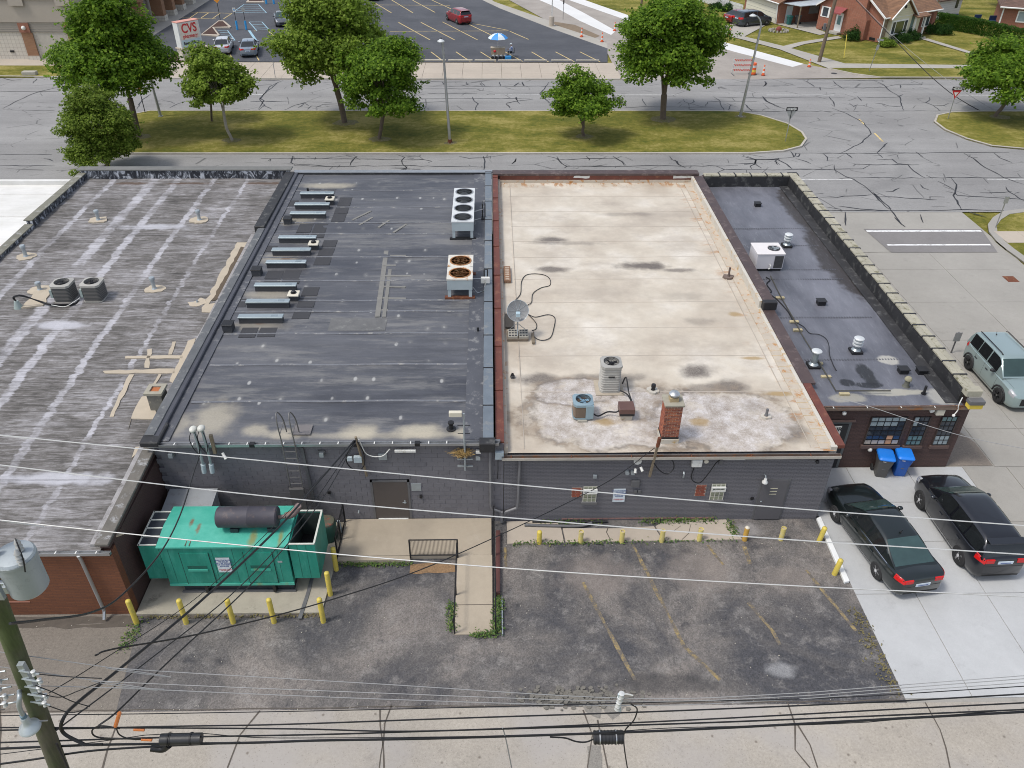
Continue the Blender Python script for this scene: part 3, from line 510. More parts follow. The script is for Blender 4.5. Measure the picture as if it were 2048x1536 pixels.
# dark sealed cracks in the street, traced one by one
cr = MB()
CR = [[(-43.74,73.35),(-38.85,73.23)], [(-43.7,73.76),(-43.6,76.12),(-43.27,78.37),(-42.93,79.3),(-41.88,80.74)], [(-46.67,79.29),(-41.12,79.31)], [(-43.31,73.97),(-42.65,73.35)], [(-48.83,84.23),(-47.39,83.21),(-46.61,83.83)], [(-44.91,82.21),(-45.33,83.99)], [(-37.99,61.71),(-34,61.71)], [(-36.78,59.24),(-32.68,59.18)], [(-34.22,60.78),(-33.73,60.63),(-33.22,60.18)], [(-31.7,73.58),(-32.27,76.59),(-32.13,78.4)], [(-30.3,76.37),(-29.41,75.93),(-28.83,75.28)], [(-28.91,74),(-28.58,75.28),(-28.1,76.15)], [(-20.83,73.6),(-20.98,76.39),(-21.52,77.06),(-21.45,78.43),(-20.96,82.81)], [(-21.69,76.17),(-19.43,76.09)], [(-23.24,83.31),(-20.96,83.32)], [(-20.76,74.87),(-19.61,73.6)],
 [(-22.19,76.08),(-19.67,76.09),(-18.68,76.18)], [(-20.76,73.18),(-20.53,74.87),(-21.43,76.61),(-21.43,77.97),(-21.46,81.3),(-20.68,83.32)], [(-23.55,81.69),(-22.71,81.55),(-21.45,81.9)], [(-17.8,74.87),(-17.05,75.52),(-16.51,74.66)], [(-17.38,74.02),(-17.07,75.31)], [(-16.44,73.6),(-16.26,74.66),(-15.36,74.45)], [(-15.78,74.03),(-15.34,75.09),(-14,75.31)], [(-18.47,73.35),(-17.8,74.87),(-16.88,75.96),(-14.57,75.75)], [(-6.64,75.85),(-4,76.04)], [(-7.04,81.36),(3.94,81.3)], [(-6.57,80.38),(-0.73,80.4)], [(-5.94,78.71),(-1.24,78.73)], [(-0.32,78.26),(-0.06,78.64),(1.76,78.5)], [(-6.88,82.97),(-2.65,82.88)], [(-6.6,77.01),(3.76,77.04)], [(-4.77,82.97),(-4.52,81.86)], [(-3.47,82.98),(-3.32,82.37)], [(-2.38,82.98),(-2.22,81.87),(-2.88,81.37)], [(-1.01,82.63),(-0.73,81.38)], [(-0.88,82.89),(-0.47,81.38)], [(0.96,82.9),(1.01,81.29)], [(2.36,81.29),(2.87,82.65)], [(3.22,82.9),(3.36,81.3)], [(-1.68,77.66),(-1.46,76.22),(-1.07,75.34),(-1.31,74.05),(-1.36,73.01)], [(1.45,75.35),(1.8,74.06)], [(1.57,75.48),(2.48,76.23),(2.77,75.35)], [(2.39,77.49),(2.61,76.23)],
 [(0.96,78.5),(4.75,78.61)], [(2.34,81.39),(2.92,82.65)], [(3.2,82.9),(3.41,81.3)], [(5.93,82.92),(5.41,80.91),(4.75,78.61),(5.39,76.24),(6.1,73.65)], [(3.8,80.9),(3.84,80.17)], [(1.62,78.69),(1.67,78.18)], [(2.5,77.58),(2.58,76.01)], [(1.49,75.57),(1.84,74.06)], [(1.56,75.7),(2.33,76.14),(4.02,76.9)], [(0.99,81.39),(7.45,81.31)], [(12.12,74.08),(14.19,74.51),(20.43,74.31)], [(14.34,77.07),(14.3,76.04),(14.35,74.73)], [(18.19,76.94),(18.14,76.04),(18.52,75.39),(19.04,76.05),(19.1,76.94)], [(18.64,75.39),(19.35,74.52),(20.02,74.74)], [(17.33,74.52),(17.71,75.17)], [(18.12,74.09),(18.18,73.46)], [(21.24,77.82),(21.52,76.28),(21.24,74.52),(21.2,73.34)], [(19.72,74.52),(20.32,76.05),(21.52,76.28),(24.97,76.19)], [(22.96,77.41),(22.94,76.28)], [(22,75.61),(22.22,74.96),(21.6,73.46)], [(22.22,74.96),(22.69,74.31)], [(23.58,75.31),(23.66,73.68),(24.06,73.34)], [(24.78,73.68),(25.34,73.89)], [(21.66,77.41),(27.46,77.28)], [(23.19,81.57),(28.71,81.49)], [(26.02,77.88),(25.9,76.29),(26.57,74.32)], [(27.11,81.48),(27.67,82.49),(27.75,83.26)], [(19.46,73.34),(26.19,73.05)],
 [(-17.64,60.76),(-6.92,60.6),(-5.88,60.75)], [(-14.83,59.26),(-12.32,59.03),(-6.69,59.19),(-0.18,58.89)], [(-15.34,61.31),(-15.16,59.86),(-14.76,59.41)], [(-15.3,59.56),(-13.73,59.41),(-12.33,59.09)], [(-10.32,61.31),(-10.55,60.3),(-10.59,59.11)], [(-13.5,61.06),(-13.47,60.51)], [(-11.85,58.97),(-12.03,58.16)], [(-11.35,59.41),(-11.47,58.82)], [(-7.33,61.68),(-6.64,61.06),(-6.79,60.29),(-6.67,59.55),(-6.3,58.81),(-6.51,58.32)], [(-6.64,61.06),(-5.82,61.36)], [(-6.67,58.38),(-6.31,58.38),(-6.27,59.1)], [(-6.6,60.6),(-5.45,60.6),(-4.47,60.14),(-4.72,59.84)], [(-2.41,61.21),(-1.66,60.8),(-0.61,60.9),(0.03,61.2),(-0.02,60.59)], [(-0.55,61.3),(-0.41,60.13),(-0.49,58.23)], [(-0.7,59.01),(-0.39,58.8)], [(1.98,60.74),(1.92,60.13),(1.64,59.53)], [(-16.98,60.16),(-16.88,60.61),(-16.79,60.01)], [(-1.63,59.39),(-1.52,59.1)], [(-6.44,58.67),(-6.62,58.38)],
 [(4.44,61.29),(5.2,60.73),(5.44,59.68),(5.7,59.09)], [(5.18,61.29),(5.29,60.58),(5.81,60.43),(7.63,60.73),(9.65,60.73)], [(5.52,59.38),(5.81,59.08),(5.57,58.65)], [(4.63,60.13),(5.29,60.58)], [(7.48,61.29),(7.67,60.58),(7.59,60.27)], [(9.56,61.29),(9.76,60.73),(10.13,59.97),(10.18,59.22)], [(9.76,60.73),(10.26,61.28)], [(5.7,59),(7.98,59.08),(8.85,59.37)], [(6.94,59),(9.32,58.99),(12.15,59.16),(14.52,59.04),(18.82,59.15)], [(9.38,58.64),(9.53,58.99)], [(14,61.28),(14.05,60.42),(14.37,60.11),(14.35,59.22)], [(14.26,60.42),(14.3,59.51),(14.75,58.63)], [(15.01,58.63),(15.26,59.07)], [(1.62,59.53),(1.9,60.13),(2.02,60.74)], [(10.49,61.04),(10.96,60.27)], [(18.36,60.47),(18.27,59.66)], [(19.59,61.34),(20.52,60.41),(20.22,59.51),(19.74,59.06),(19.68,58.48)], [(20.52,60.41),(22.46,60.56)], [(18.6,59.51),(20.21,59.65)], [(20.28,59.51),(20.45,58.62)], [(17.13,59.07),(17.58,58.34),(16.92,57.71)], [(17.58,58.34),(20.66,58.27),(21.78,58.27)], [(19.21,58.25),(19.1,57.62)], [(22.42,60.71),(21.92,60.1),(22.1,59.35)],
 [(25.13,81.47),(30.34,81.59)], [(31.73,83.8),(32,82.51),(32.06,81.25)], [(34.71,83.55),(34.58,82.01),(34.83,80.28)], [(30.28,81),(33.05,80.76),(39.26,81.03)], [(32.61,81.25),(32.26,80.03)], [(32.54,79.31),(32.45,78.83)], [(38.9,83.57),(39.25,82.03),(38.99,80.05),(39.07,77.68),(38.06,74.99),(37.62,73.37)], [(39.08,81.28),(40.49,82.03),(43.11,82.04),(43.64,83.07)], [(38.8,77.68),(39.79,78.62)], [(40.78,83.06),(41.34,83.06)], [(40.91,82.04),(40.45,80.79)], [(42.34,82.81),(42.73,83.06)], [(32.32,77.89),(32.15,76.3),(31.66,74.55)], [(31.63,75.2),(31.66,74.55)], [(33.45,75.64),(33.43,74.55),(34.06,75.2)], [(32.51,74.12),(32.61,73.36)], [(35.08,77.9),(34.86,76.31)], [(35.09,77.58),(36.66,77.58),(38.95,77.41)], [(35.12,75.64),(34.72,74.77)], [(35.89,75.64),(36.45,75.43),(36.82,74.77),(37.87,74.56)], [(36.36,75.21),(36.45,74.34)], [(41.89,77.69),(41.55,76.78),(40.75,75.88),(40.99,75),(41.98,74.91),(42.84,75.66)], [(40.33,76.1),(40.78,75.66)], [(40.99,75),(40.88,73.37)], [(41.98,74.91),(42.07,74.57)], [(40.51,77.23),(41.27,77.32)], [(22.92,73.05),(39.8,73.2),(43.48,73.29)], [(25.95,77.88),(25.83,76.29),(26.28,74.75),(26.97,73.68)], [(27.67,83.26),(27.45,81.98),(26.96,81.23)], [(24.2,77.41),(32.39,77.34),(33.73,77.44)], [(23.67,73.05),(23.58,74.1)], [(24.57,73.18),(25.09,73.89)], [(31.22,83.95),(39.88,83.57)],
 [(23.82,61.96),(27.6,61.9),(33.29,61.95),(37.5,62.08),(41.23,62.08)], [(23.86,62.44),(23.69,61.02),(24.11,61.18),(24.42,61.8),(24.15,61.96),(23.66,61.02)], [(19.66,60.56),(21.33,60.47),(23.64,61.02)], [(20.06,61.27),(20.57,60.41),(20.26,59.65),(20.43,59.51)], [(19.34,59.36),(20.41,59.8)], [(21.57,60.56),(22.27,60.41),(22.64,59.5),(22.74,58.47)], [(22.08,60.1),(21.89,59.65),(21.92,59.21)], [(20.12,59.51),(20.5,58.62)], [(23.75,60.71),(24.3,60.1),(24.55,59.56)], [(24.82,60.71),(24.88,60.25)], [(26.27,61.8),(26.32,61.02),(26.05,60.25)], [(25.95,60.25),(26.5,60.16)], [(28.09,61.9),(28.21,60.77)], [(30.59,61.89),(30.61,60.86)], [(32,61.48),(31.78,60.7)], [(33.81,62.27),(33.85,61.01)], [(27.57,61.8),(30.13,64.25),(31.99,66.69),(32.56,69.66),(32.02,72.44),(31.25,74.12)], [(30.57,61.96),(32.45,64.42)],
 [(30,60.55),(31.23,60.55),(31.23,59.64),(31.94,59.34),(31.79,58.02),(32.03,56.48)], [(27.87,59.43),(29,59.34),(32.79,59.34)], [(28.96,59.25),(28.13,58.46),(25.92,58.38),(22.69,58.33),(21.1,58.19)], [(26.26,59.35),(25.9,58.18),(26.21,56.9),(26.61,56.35),(26.9,55.01),(26.94,53.59),(26.95,50.79)], [(25.5,56.35),(26.21,56.63),(32.07,56.56),(34.43,56.61),(39.36,56.54)], [(29.33,56.21),(29.76,56.62)], [(32.34,57.17),(32.53,56.48)], [(37.52,61.89),(37.69,60.69),(37.56,59.18),(37.88,56.6),(38.64,55.24)], [(37.55,60.85),(38.13,60.94)], [(39.95,61.95),(39.81,60.85),(40.21,59.78)], [(39.79,61),(40.03,61.16)], [(33.97,56.61),(33.72,55.26),(32.87,53.7),(32.49,53.19),(32.3,52.2),(31.82,50.63)], [(33.3,56.47),(33.06,55.66)], [(32.64,55.93),(33.07,54.21)], [(32.36,53.95),(32.81,53.57),(32.78,53.19),(34.3,52.94),(37.09,52.43)], [(27.99,53.91),(28.55,53.96),(29.31,54.61)], [(31.08,55.26),(30.99,54.6),(31.28,54.16)], [(26.89,53.71),(27.03,53.33),(27.32,53.33)], [(23.52,52.97),(24.15,52.84),(24.72,53.09),(26.74,53.33)], [(26.88,52.96),(27.84,52.96),(30.96,52.4)], [(30.51,52.45),(30.73,52.95),(31.77,52.89)], [(34.63,53.69),(36.36,53.74),(37.06,53.94)], [(35.39,53.74),(35.35,53.44)], [(37.1,54.85),(36.8,53.81),(36.96,52.19)], [(37.05,53.56),(37.53,53.81)], [(35.32,54.46),(35.37,54.28)], [(35.55,52.19),(35.77,52.07)], [(22.82,53.47),(23.45,53.6)],
 [(22.8,51.17),(23.61,50.81),(23.71,50.58),(22.97,50.58)], [(22.78,50.58),(26.84,50.52),(32.86,50.66),(34.67,50.54)], [(23.7,51.33),(25,50.81),(26.86,50.57)], [(27.05,51.03),(27,50.57),(26.84,48.77)], [(28.69,49.87),(28.28,48.54)], [(32.13,50.32),(32.97,49.41)], [(23.81,50.35),(23.04,48.13)], [(27.04,53.85),(27.1,50.8)], [(26.83,47.9),(26.76,49.43)]]
for p in CR: ribbon(cr, p, .10, .010, .06, True)
cr.build('crack_sealant', TAR, kind='stuff')
sk = MB()
ribbon(sk, [(32.52,70.83),(32.41,69.28)], .16, .009); ribbon(sk, [(32.35,66.87),(32.19,64.76)], .16, .009)
sk.build('faded_yellow_mark', YEL_LINE, kind='structure')
# thin joints of the asphalt next to the alley
# far side of the street
sheet('store_parking_lot', [(-35.105, 91.009),(-42.819, 109.095),(-42.456, 114.084),(-41.044, 128.529),(-43.905, 155.134),(-1.627, 156.042),(0.428, 124.449),(1.46, 121.493),(7.907, 108.125),(13.561, 97.617),(12.739, 90.858)], .012, LOT)
xs = [-21.0+i*2.02 for i in range(18)]
slab_field('far_sidewalk', xs, [83.75, 85.9, 88.1, 90.3], .10, WALK, th=.14)
slab_field('far_sidewalk', [-35.2+i*2.03 for i in range(8)], [83.85, 87.0, 90.3], .10, WALK, th=.14)
sheet('store_frontage_path', [(-70,89.0),(-35.4,89.0),(-35.4,91.8),(-70,91.8)], .03, WALK)
MB().prism([(-70,84.75),(-34.9,84.2),(-34.9,88.9),(-70,88.9)], -.02, .08).build('verge_grass', GRASS, kind='structure')
kerb('far_kerb', [(-120,84.8),(-49.4,84.55),(-35.2,83.85),(-21,83.7),(16.5,83.68)], KERB, .16, .13, side=1)
sheet('lot_mulch_bed', [(-35.105, 91.009),(-33.943, 97.259),(-32.9, 97.759),(-30.239, 93.498),(-29.238, 91.044)], .05, MULCH)
kerb('lot_bed_kerb', [(-35.105, 91.009),(-33.943, 97.259),(-32.631, 98.009),(-30.147, 93.958)], WALK, .2, .13)
sheet('side_street_far', [(13.136, 83.713),(13.265, 94.718),(9.895, 105.538),(1.578, 131.645),(-6.85, 155.93),(10.611, 156.305),(13.643, 128.544),(18.631, 116.121),(28.338, 97.728),(33.964, 90.327),(35.857, 88.417),(37.721, 85.969),(39.991, 84.599)], .004, SIDEST)
sheet('new_gutter_strip', [(7.458, 156.237),(13.496, 128.542),(18.593, 116.795),(24.757, 105.678),(29.45, 97.986),(33.964, 90.327),(32.309, 89.03),(27.844, 95.77),(18.077, 113.162),(10.454, 130.121),(2.736, 156.136)], .010, FRESH)
sheet('new_gutter_strip', [(-8.588, 155.893),(10.131, 127.693),(12.948, 117.751),(15.729, 106.739),(14.82, 104.459),(11.804, 112.772),(8.951, 123.064),(6.037, 130.879),(-12.927, 155.799)], .010, FRESH)
sheet('lot_edge_walk', [(-2.219, 135.899),(0.793, 125.988),(7.88, 112.728),(12.711, 103.063),(13.806, 99.636),(13.531, 97.37),(7.887, 107.83),(1.456, 121.131),(-1.384, 128.32)], .014, WALKG)
sheet('dug_up_dirt', [(8.186, 112.414),(10.929, 110.263),(13.409, 103.891),(12.681, 102.791),(8.364, 110.236)], .016, DIRT)
sheet('corner_sidewalk', [(28.763, 106.866),(31.026, 103.774),(34.39, 98.526),(38.517, 90.572),(50.984, 89.991),(58.37, 89.816),(57.654, 88.533),(37.809, 88.637),(35.93, 88.627),(33.356, 97.024),(30.527, 101.869),(27.867, 105.707)], .012, WALKG)
sheet('house_driveway', [(27.867, 105.707),(29.453, 109.24),(31.545, 111.724),(37.062, 112.734),(30.638, 103.221),(29.578, 104.594)], .010, WALKG)
sheet('garden_path', [(34.291, 98.778),(36.894, 100.863),(42.624, 104.155),(42.718, 103.054),(37.155, 99.823),(34.668, 97.527)], .010, WALKG)
sheet('garden_path', [(52.234, 102.593),(53.153, 102.873),(55.421, 94.77),(54.831, 93.828)], .010, WALKG)
sheet('house_patio', [(36.784, 111.781),(41.428, 115.056),(43.678, 113.772),(41.389, 108.164),(41.917, 105.839),(40.591, 104.695)], .008, WALKG)
kerb('corner_kerb', [(55.28, 84.277),(47.869, 84.439),(39.952, 84.501),(37.683, 85.869),(35.748, 88.103)], KERB, .16, .13, side=-1)
MB().prism([(55.389, 84.472),(47.964, 84.634),(40.03, 84.696),(37.758, 86.07),(36.051, 88.209),(57.537, 88.322)], -.02, .07).build('verge_grass', GRASS, kind='structure')
# right-hand grass with curved kerb by the crosswalk
ck = [(60,50.7),(36.1,50.65),(34.4,50.2),(33.2,49.2),(32.3,48.1),(31.8,47.0),(31.55,45.6),(31.55,44.4),(31.7,42.5),(31.7,20)]
MB().prism(ck+[(60,20)], -.02, .07).build('corner_grass', GRASS, kind='structure')
kerb('corner_kerb', ck, BEIGE, .5, .10, side=1)
slab_field('corner_path', [32.1,33.6,35.1,36.6,38.1], [45.3,47.0], .10, WALK)
MB().box(33.1,33.75,40.3,41.0,.0,.017).build('drain_grate', RUST, kind='structure').location = (-3.6,0,0)
MB().cyl((20.05,0,0),(20.05,0,.012),.3,n=20).build('manhole_cover', TAR, kind='structure').location = ((35.823, 86.362)[0]-20.05, (35.823, 86.362)[1], .004)
# rear lot: worn bay lines, landing strip along the white building, pads
mb = MB()
for a, b in (((5.078, 20.34),(6.069, 15.946)),((7.785, 20.262),(8.136, 19.306)),((3.114, 18.57),(4.33, 14.738)),((10.971, 19.044),(11.755, 16.455)),((9.094, 20.198),(9.083, 19.342)),((9.049, 16.487),(9.132, 15.948)),((8.578, 17.647),(9.049, 16.487)),((6.069, 15.946),(6.922, 14.706)),((0.463, 20.219),(0.482, 19.275))):
    ribbon(mb, [a, b], .11, .006, .01)
mb.build('bay_line', YEL_WORN, kind='structure')
def rag(pts, step=.35, amp=.05):
    q = []
    for i in range(len(pts)):
        a = Vector(pts[i]); b = Vector(pts[(i+1) % len(pts)]); n = max(1, int((b-a).length/step))
        for j in range(n):
            p = a.lerp(b, j/n); q.append((p.x+random.uniform(-amp, amp), p.y+random.uniform(-amp, amp)))
    return q
t = thing('wall_foot_walk', None, None, (0.6,20.3,0), kind='structure')
for pts in ([(.55,20.38),(2.6,20.42),(2.55,21.15),(2.4,21.5),(.55,21.5)], [(2.66,20.42),(6.2,20.47),(6.0,21.2),(4.6,21.1),(2.6,21.12)], [(6.26,20.47),(9.1,20.5),(8.75,21.5),(6.5,21.5),(6.06,21.2)]):
    MB().prism(rag(pts, .5, .012), -.05, .035).build('slab', WALK, t)
DARKJ = plain('damp_joint_dirt', (.10,.085,.07), .95, 0, .3, 4)
mb = MB()
for p in ([(-2.99,13.98),(-3.13,13.39),(-3.11,12.82),(-3.14,12.45),(-3.14,12.06)], [(2.65,13.75),(2.84,12.96),(2.6,11.99)], [(3.04,13.43),(3.11,12.65),(3.16,11.98)], [(8.75,13.92),(8.75,13.2),(8.51,12.44),(8.76,11.91)], [(8.82,13.2),(8.98,12.58),(8.97,11.91)], [(12.85,13.87),(12.89,12.99),(12.64,11.86)], [(-6.83,13.84),(-7.22,13.09),(-7.32,12.11)], [(-10.9,13.76),(-10.82,12.68),(-10.75,12.16)], [(-3.32,13.86),(-3.01,12.06)], [(-13.56,12.19),(-14.6,14.29)]):
    ribbon(mb, p, .045, .008, .06)
ribbon(mb, [(-30,13.87),(12.2,13.95)], .03, .008, .02)
ribbon(mb, [(-11.75,17.26),(-5.5,17.26)], .1, .004, .04)
[ribbon(mb, [(-17,17.25-.1*i),(-11.6,17.25-.1*i)], .13, .004+.001*i, .05) for i in range(4)]
ribbon(mb, [(4.3,20.5),(4.2,20.9),(4.35,21.3)], .03, .04, .04); ribbon(mb, [(6.9,20.5),(7.2,20.8),(7.4,21.3)], .02, .04, .04); ribbon(mb, [(6.7,20.95),(7.0,21.2)], .02, .04, .04)
mb.build('pavement_crack', DARKJ, kind='stuff')
# broken asphalt lumps by the alley edge
random.seed(3); mb = MB()
for i in range(260):
    x = random.gauss(2.6, .9); y = 14.18+random.gauss(0, .16)
    if abs(x-2.4) > 2.3: continue
    r = random.uniform(.03, .085); a = random.uniform(0, 3)
    mb.prism([(x+r*math.cos(a+t+random.uniform(-.3,.3)), y+r*.9*math.sin(a+t)) for t in (0,1.2,2.5,3.7,5)], -.01, random.uniform(.015,.045))
mb.build('broken_asphalt', plain('loose_stone', (.15,.14,.12), .9, 0, .3, 5, .3), kind='stuff')
rn_ = random.Random(9); mb = MB()
for i in range(900):
    x = rn_.uniform(-15, 12); y = rn_.uniform(3, 17.2) if rn_.random() < .5 else rn_.choice((13.9, 17.2, 20.3))+rn_.gauss(0, .25)
    if y > 17.4 and x < 0: continue
    r = rn_.uniform(.008, .026); a = rn_.uniform(0, 6)
    mb.add([(x+r*math.cos(a+t_), y+r*math.sin(a+t_), .012+(.02 if t_ == 0 else 0)) for t_ in (0, 2.1, 4.2)], [(0,1,2)])
mb.build('pavement_grit', plain('pale_grit', (.42,.39,.33), .9, 0, .5, 9), kind='stuff')
for i, (x, y, r) in enumerate(((-28.6,65.7,.9),(-20.9,64.8,.8),(-12.4,69.4,1.1),(-9.0,65.1,.9),(7.75,65.7,.8),(15.1,70.4,1.2),(-3.24,64.1,.5),(22.1,71.2,.5),(45.2,71.1,.9))): sheet('bare_soil', rag([(x+r*math.cos(a*.7), y+r*.8*math.sin(a*.7)) for a in range(9)], .25, .12), .106, DIRT2)
# drainage stain / patch in the alley
PAT = m_conc('dark_patch_asphalt', (.22,.205,.18), .6, .6, stain=(.06,.055,.05), st=.8)
for pp in ([(2.647, 13.882),(3.23, 13.81),(3.12, 13.489),(2.729, 13.67)],[(3.251, 13.989),(4.09, 13.93),(3.721, 13.609),(3.433, 13.421),(3.257, 13.663)],[(2.626, 12.631),(3.025, 12.655),(3.095, 12.284),(2.899, 11.785),(2.57, 11.789)]): sheet('alley_patch', rag(pp, .18, .05), .005, PAT)
# white strip kerb between lot and driveway
t = MB().prism([(12.142, 21.482),(12.319, 21.559),(12.264, 18.445),(12.075, 18.403)], 0, .11).build('white_kerb_rail', plain('white_kerb_paint', (.72,.73,.72), .6, 0, .06, 2), bevel=.01)
tag(t, 'long white kerb strip between the asphalt lot and the pale concrete driveway', 'kerb')

# ---------------------------------------------------------------- the row of flat-roofed buildings
def lerp(a, b, t): return a+(b-a)*t
def roof_slab(mb, x0, x1, prof, th=.25):
    """roof deck with a height profile along y: prof = [(y, z), ...]"""
    for (y0, z0), (y1, z1) in zip(prof, prof[1:]):
        mb.add([(x0,y0,z0),(x1,y0,z0),(x1,y1,z1),(x0,y1,z1),(x0,y0,z0-th),(x1,y0,z0-th),(x1,y1,z1-th),(x0,y1,z1-th)],
               [(0,1,2,3),(7,6,5,4),(0,4,5,1),(1,5,6,2),(2,6,7,3),(3,7,4,0)])
    return mb
def zat(prof, y):
    for (y0, z0), (y1, z1) in zip(prof, prof[1:]):
        if y <= y1: return lerp(z0, z1, (y-y0)/(y1-y0))
    return prof[-1][1]
def sloped_bar(mb, x0, x1, pr, th):
    for (y0, z0), (y1, z1) in zip(pr, pr[1:]):
        mb.add([(x0,y0,z0-th),(x1,y0,z0-th),(x1,y1,z1-th),(x0,y1,z1-th),(x0,y0,z0),(x1,y0,z0),(x1,y1,z1),(x0,y1,z1)],
               [(3,2,1,0),(4,5,6,7),(0,1,5,4),(1,2,6,5),(2,3,7,6),(3,0,4,7)])
    return mb
def gutter(par, x0, x1, y, z, mat, strap, lip=.11, step=.62, brk=()):
    g = MB(); g.box(x0,x1,y-lip,y-lip+.012,z-.11,z); g.box(x0,x1,y-lip+.012,y-.002,z-.11,z-.098); g.box(x0,x1,y-.012,y,z-.11,z+.01)
    g.box(x0,x0+.01,y-lip,y,z-.11,z); g.box(x1-.01,x1,y-lip,y,z-.11,z); o = g.build('gutter', mat, par)
    s = MB(); x = x0+.3
    while x < x1: s.box(x,x+.035,y-lip-.004,y+.012,z+.002,z+.01); x += step
    s.build('gutter_strap', strap, par, kind='stuff')
    for b in brk: MB().box(b-.09,b+.09,y-lip-.01,y+.02,z-.115,z+.014).build('gutter_joint', BLACK, par)
    return o
# --- far left: low building with a white membrane roof
t = thing('flat_roofed_building', 'building with a white membrane roof at the left edge, beyond the grey roof', 'building', (-30, 34, 0))
pr = [(17.4,3.3),(46.9,3.35)]
roof_slab(MB(), -40, -24.32, pr).build('roof', TPO, t)
MB().box(-40,-24.32,17.4,46.6,0,3.04).build('wall', BRICK_O, t)
sm = MB()
for y in (22,26,30,34,38,42,45.2): sm.box(-40,-24.6,y,y+.06,3.32,3.365)
sm.build('roof_seam', TPO, t); MB().box(-40,-24.3,46.65,46.95,0,3.6).build('parapet', TPO, t)

# --- grey roofed brick building
gb = thing('flat_roofed_building', 'orange brick building with a streaky weathered grey roof, left of the green generator', 'building', (-18, 32, 0))
GP = [(17.38,3.05),(21.6,3.22),(30,3.55),(37.5,3.76),(46.3,3.86)]
bm_ = MB()   # the deck is a fine grid with gentle humps
nx, ny = 60, 150; vs = []; random.seed(5)
for j in range(ny+1):
    y = 17.36+(46.35-17.36)*j/ny
    for i in range(nx+1):
        x = -23.95+(11.95)*i/nx
        vs.append((x, y, zat(GP, min(y,46.3))+.018*math.sin(x*1.7+math.sin(y*.9)*1.4)*math.sin(y*2.1+x*.35)+.010*math.sin(y*6.3+x*.8)+.006*math.sin(x*5+y)))
bm_.add(vs, [(j*(nx+1)+i, j*(nx+1)+i+1, (j+1)*(nx+1)+i+1, (j+1)*(nx+1)+i) for j in range(ny) for i in range(nx)])
bm_.build('roof', GREYROOF, gb, smooth=60)
MB().box(-24.3,-11.72,17.42,17.72,0,2.93).build('wall', BRICK_O, gb, label='bright orange brown rear wall')
mb = MB(); sloped_bar(mb, -12.02, -11.72, [(17.44,3.3),(21.9,3.5),(38.6,3.85),(46.6,4.0)], 0.25); mb.box(-12.02,-11.72,17.722,46.6,0,3.05); mb.build('wall', BRICK_DK, gb, label='side wall facing the generator, coloured brown for shade')  # darker brick here: the side wall's shade is put into its colour
MB().box(-24.3,-12.03,46.45,46.85,0,3.83).build('wall', BRICK_O, gb)
sloped_bar(MB(), -12.08, -11.66, [(17.3,3.36),(21.9,3.56),(38.55,3.95)], .10).build('coping', plain('weathered_coping', (.13,.12,.105), .9, 0, .3, 2, .5, dirt=(.3,.3,.3)), gb, bevel=.015)
MB().box(-12.15,-11.62,38.55,46.4,3.72,4.28).build('raised_curb', FLASHBLK, gb, bevel=.02)
# left parapet in two steps, its inner face silver over tar
for y0, y1, zt in ((17.4,39.5,3.98),(39.5,46.5,4.2)):
    sloped_bar(MB(), -24.22, -23.93, [(y0,zt-.04-(.35 if y0<20 else 0)),(y1,zt-.04)], .8).build('parapet', SILVTAR, gb)
    sloped_bar(MB(), -24.36, -23.90, [(y0,zt+.02-(.35 if y0<20 else 0)),(y1,zt+.02)], .05).build('coping', plain('mossy_metal_coping', (.17,.165,.13), .8, 0, .3, 2, dirt=(.3,.3,.28)), gb, bevel=.01)
MB().box(-24.2,-11.9,46.38,46.55,3.7,4.34).build('parapet', SILVTAR, gb)
MB().box(-24.4,-11.8,46.34,46.9,4.345,4.42).build('coping', plain('grey_front_coping', (.17,.17,.16), .7, .2, .25, 2), gb, bevel=.01)
# cant strip, tan patches and peeled strip along the shared wall
sloped_bar(MB(), -12.35, -12.02, [(17.5,3.16),(21.9,3.36),(38.5,3.86)], .12).build('cant_strip', plain('peeling_cant', (.28,.27,.27), .8, 0, .45, 2.2, .5, dirt=(.08,.07,.06)), gb)
TAN = plain('tan_roof_mastic', (.43,.37,.285), .85, 0, .12, 2.5, .4)
PEEL = plain('exposed_brown_felt', (.10,.075,.05), .9, 0, .3, 3, .5)
def roof_patch(par, pts, mat, name='roof_patch', amp=.06, h=.018, step=.3):
    q = rag(pts, step, amp); zf = lambda x, y: zat(GP, min(max(y,17.4),46.3))+.012
    MB().prism(q, lambda x, y: zf(x,y)-.05, lambda x, y: zf(x,y)+h).build(name, mat, par)
random.seed(11)
roof_patch(gb, [(-12.871, 37.674, 3.7),(-12.263, 37.671, 3.7),(-12.309, 36.401, 3.65),(-12.604, 31.662, 3.5),(-12.261, 31.796, 3.5),(-12.07, 30.858, 3.5),(-12.798, 30.951, 3.5),(-12.825, 32.447, 3.5)], TAN)
roof_patch(gb, [(-12.525, 37.175, 3.66),(-12.296, 37.058, 3.66),(-12.246, 32.071, 3.5),(-12.565, 31.844, 3.5)], PEEL, 'peeled_strip', .04, .03)
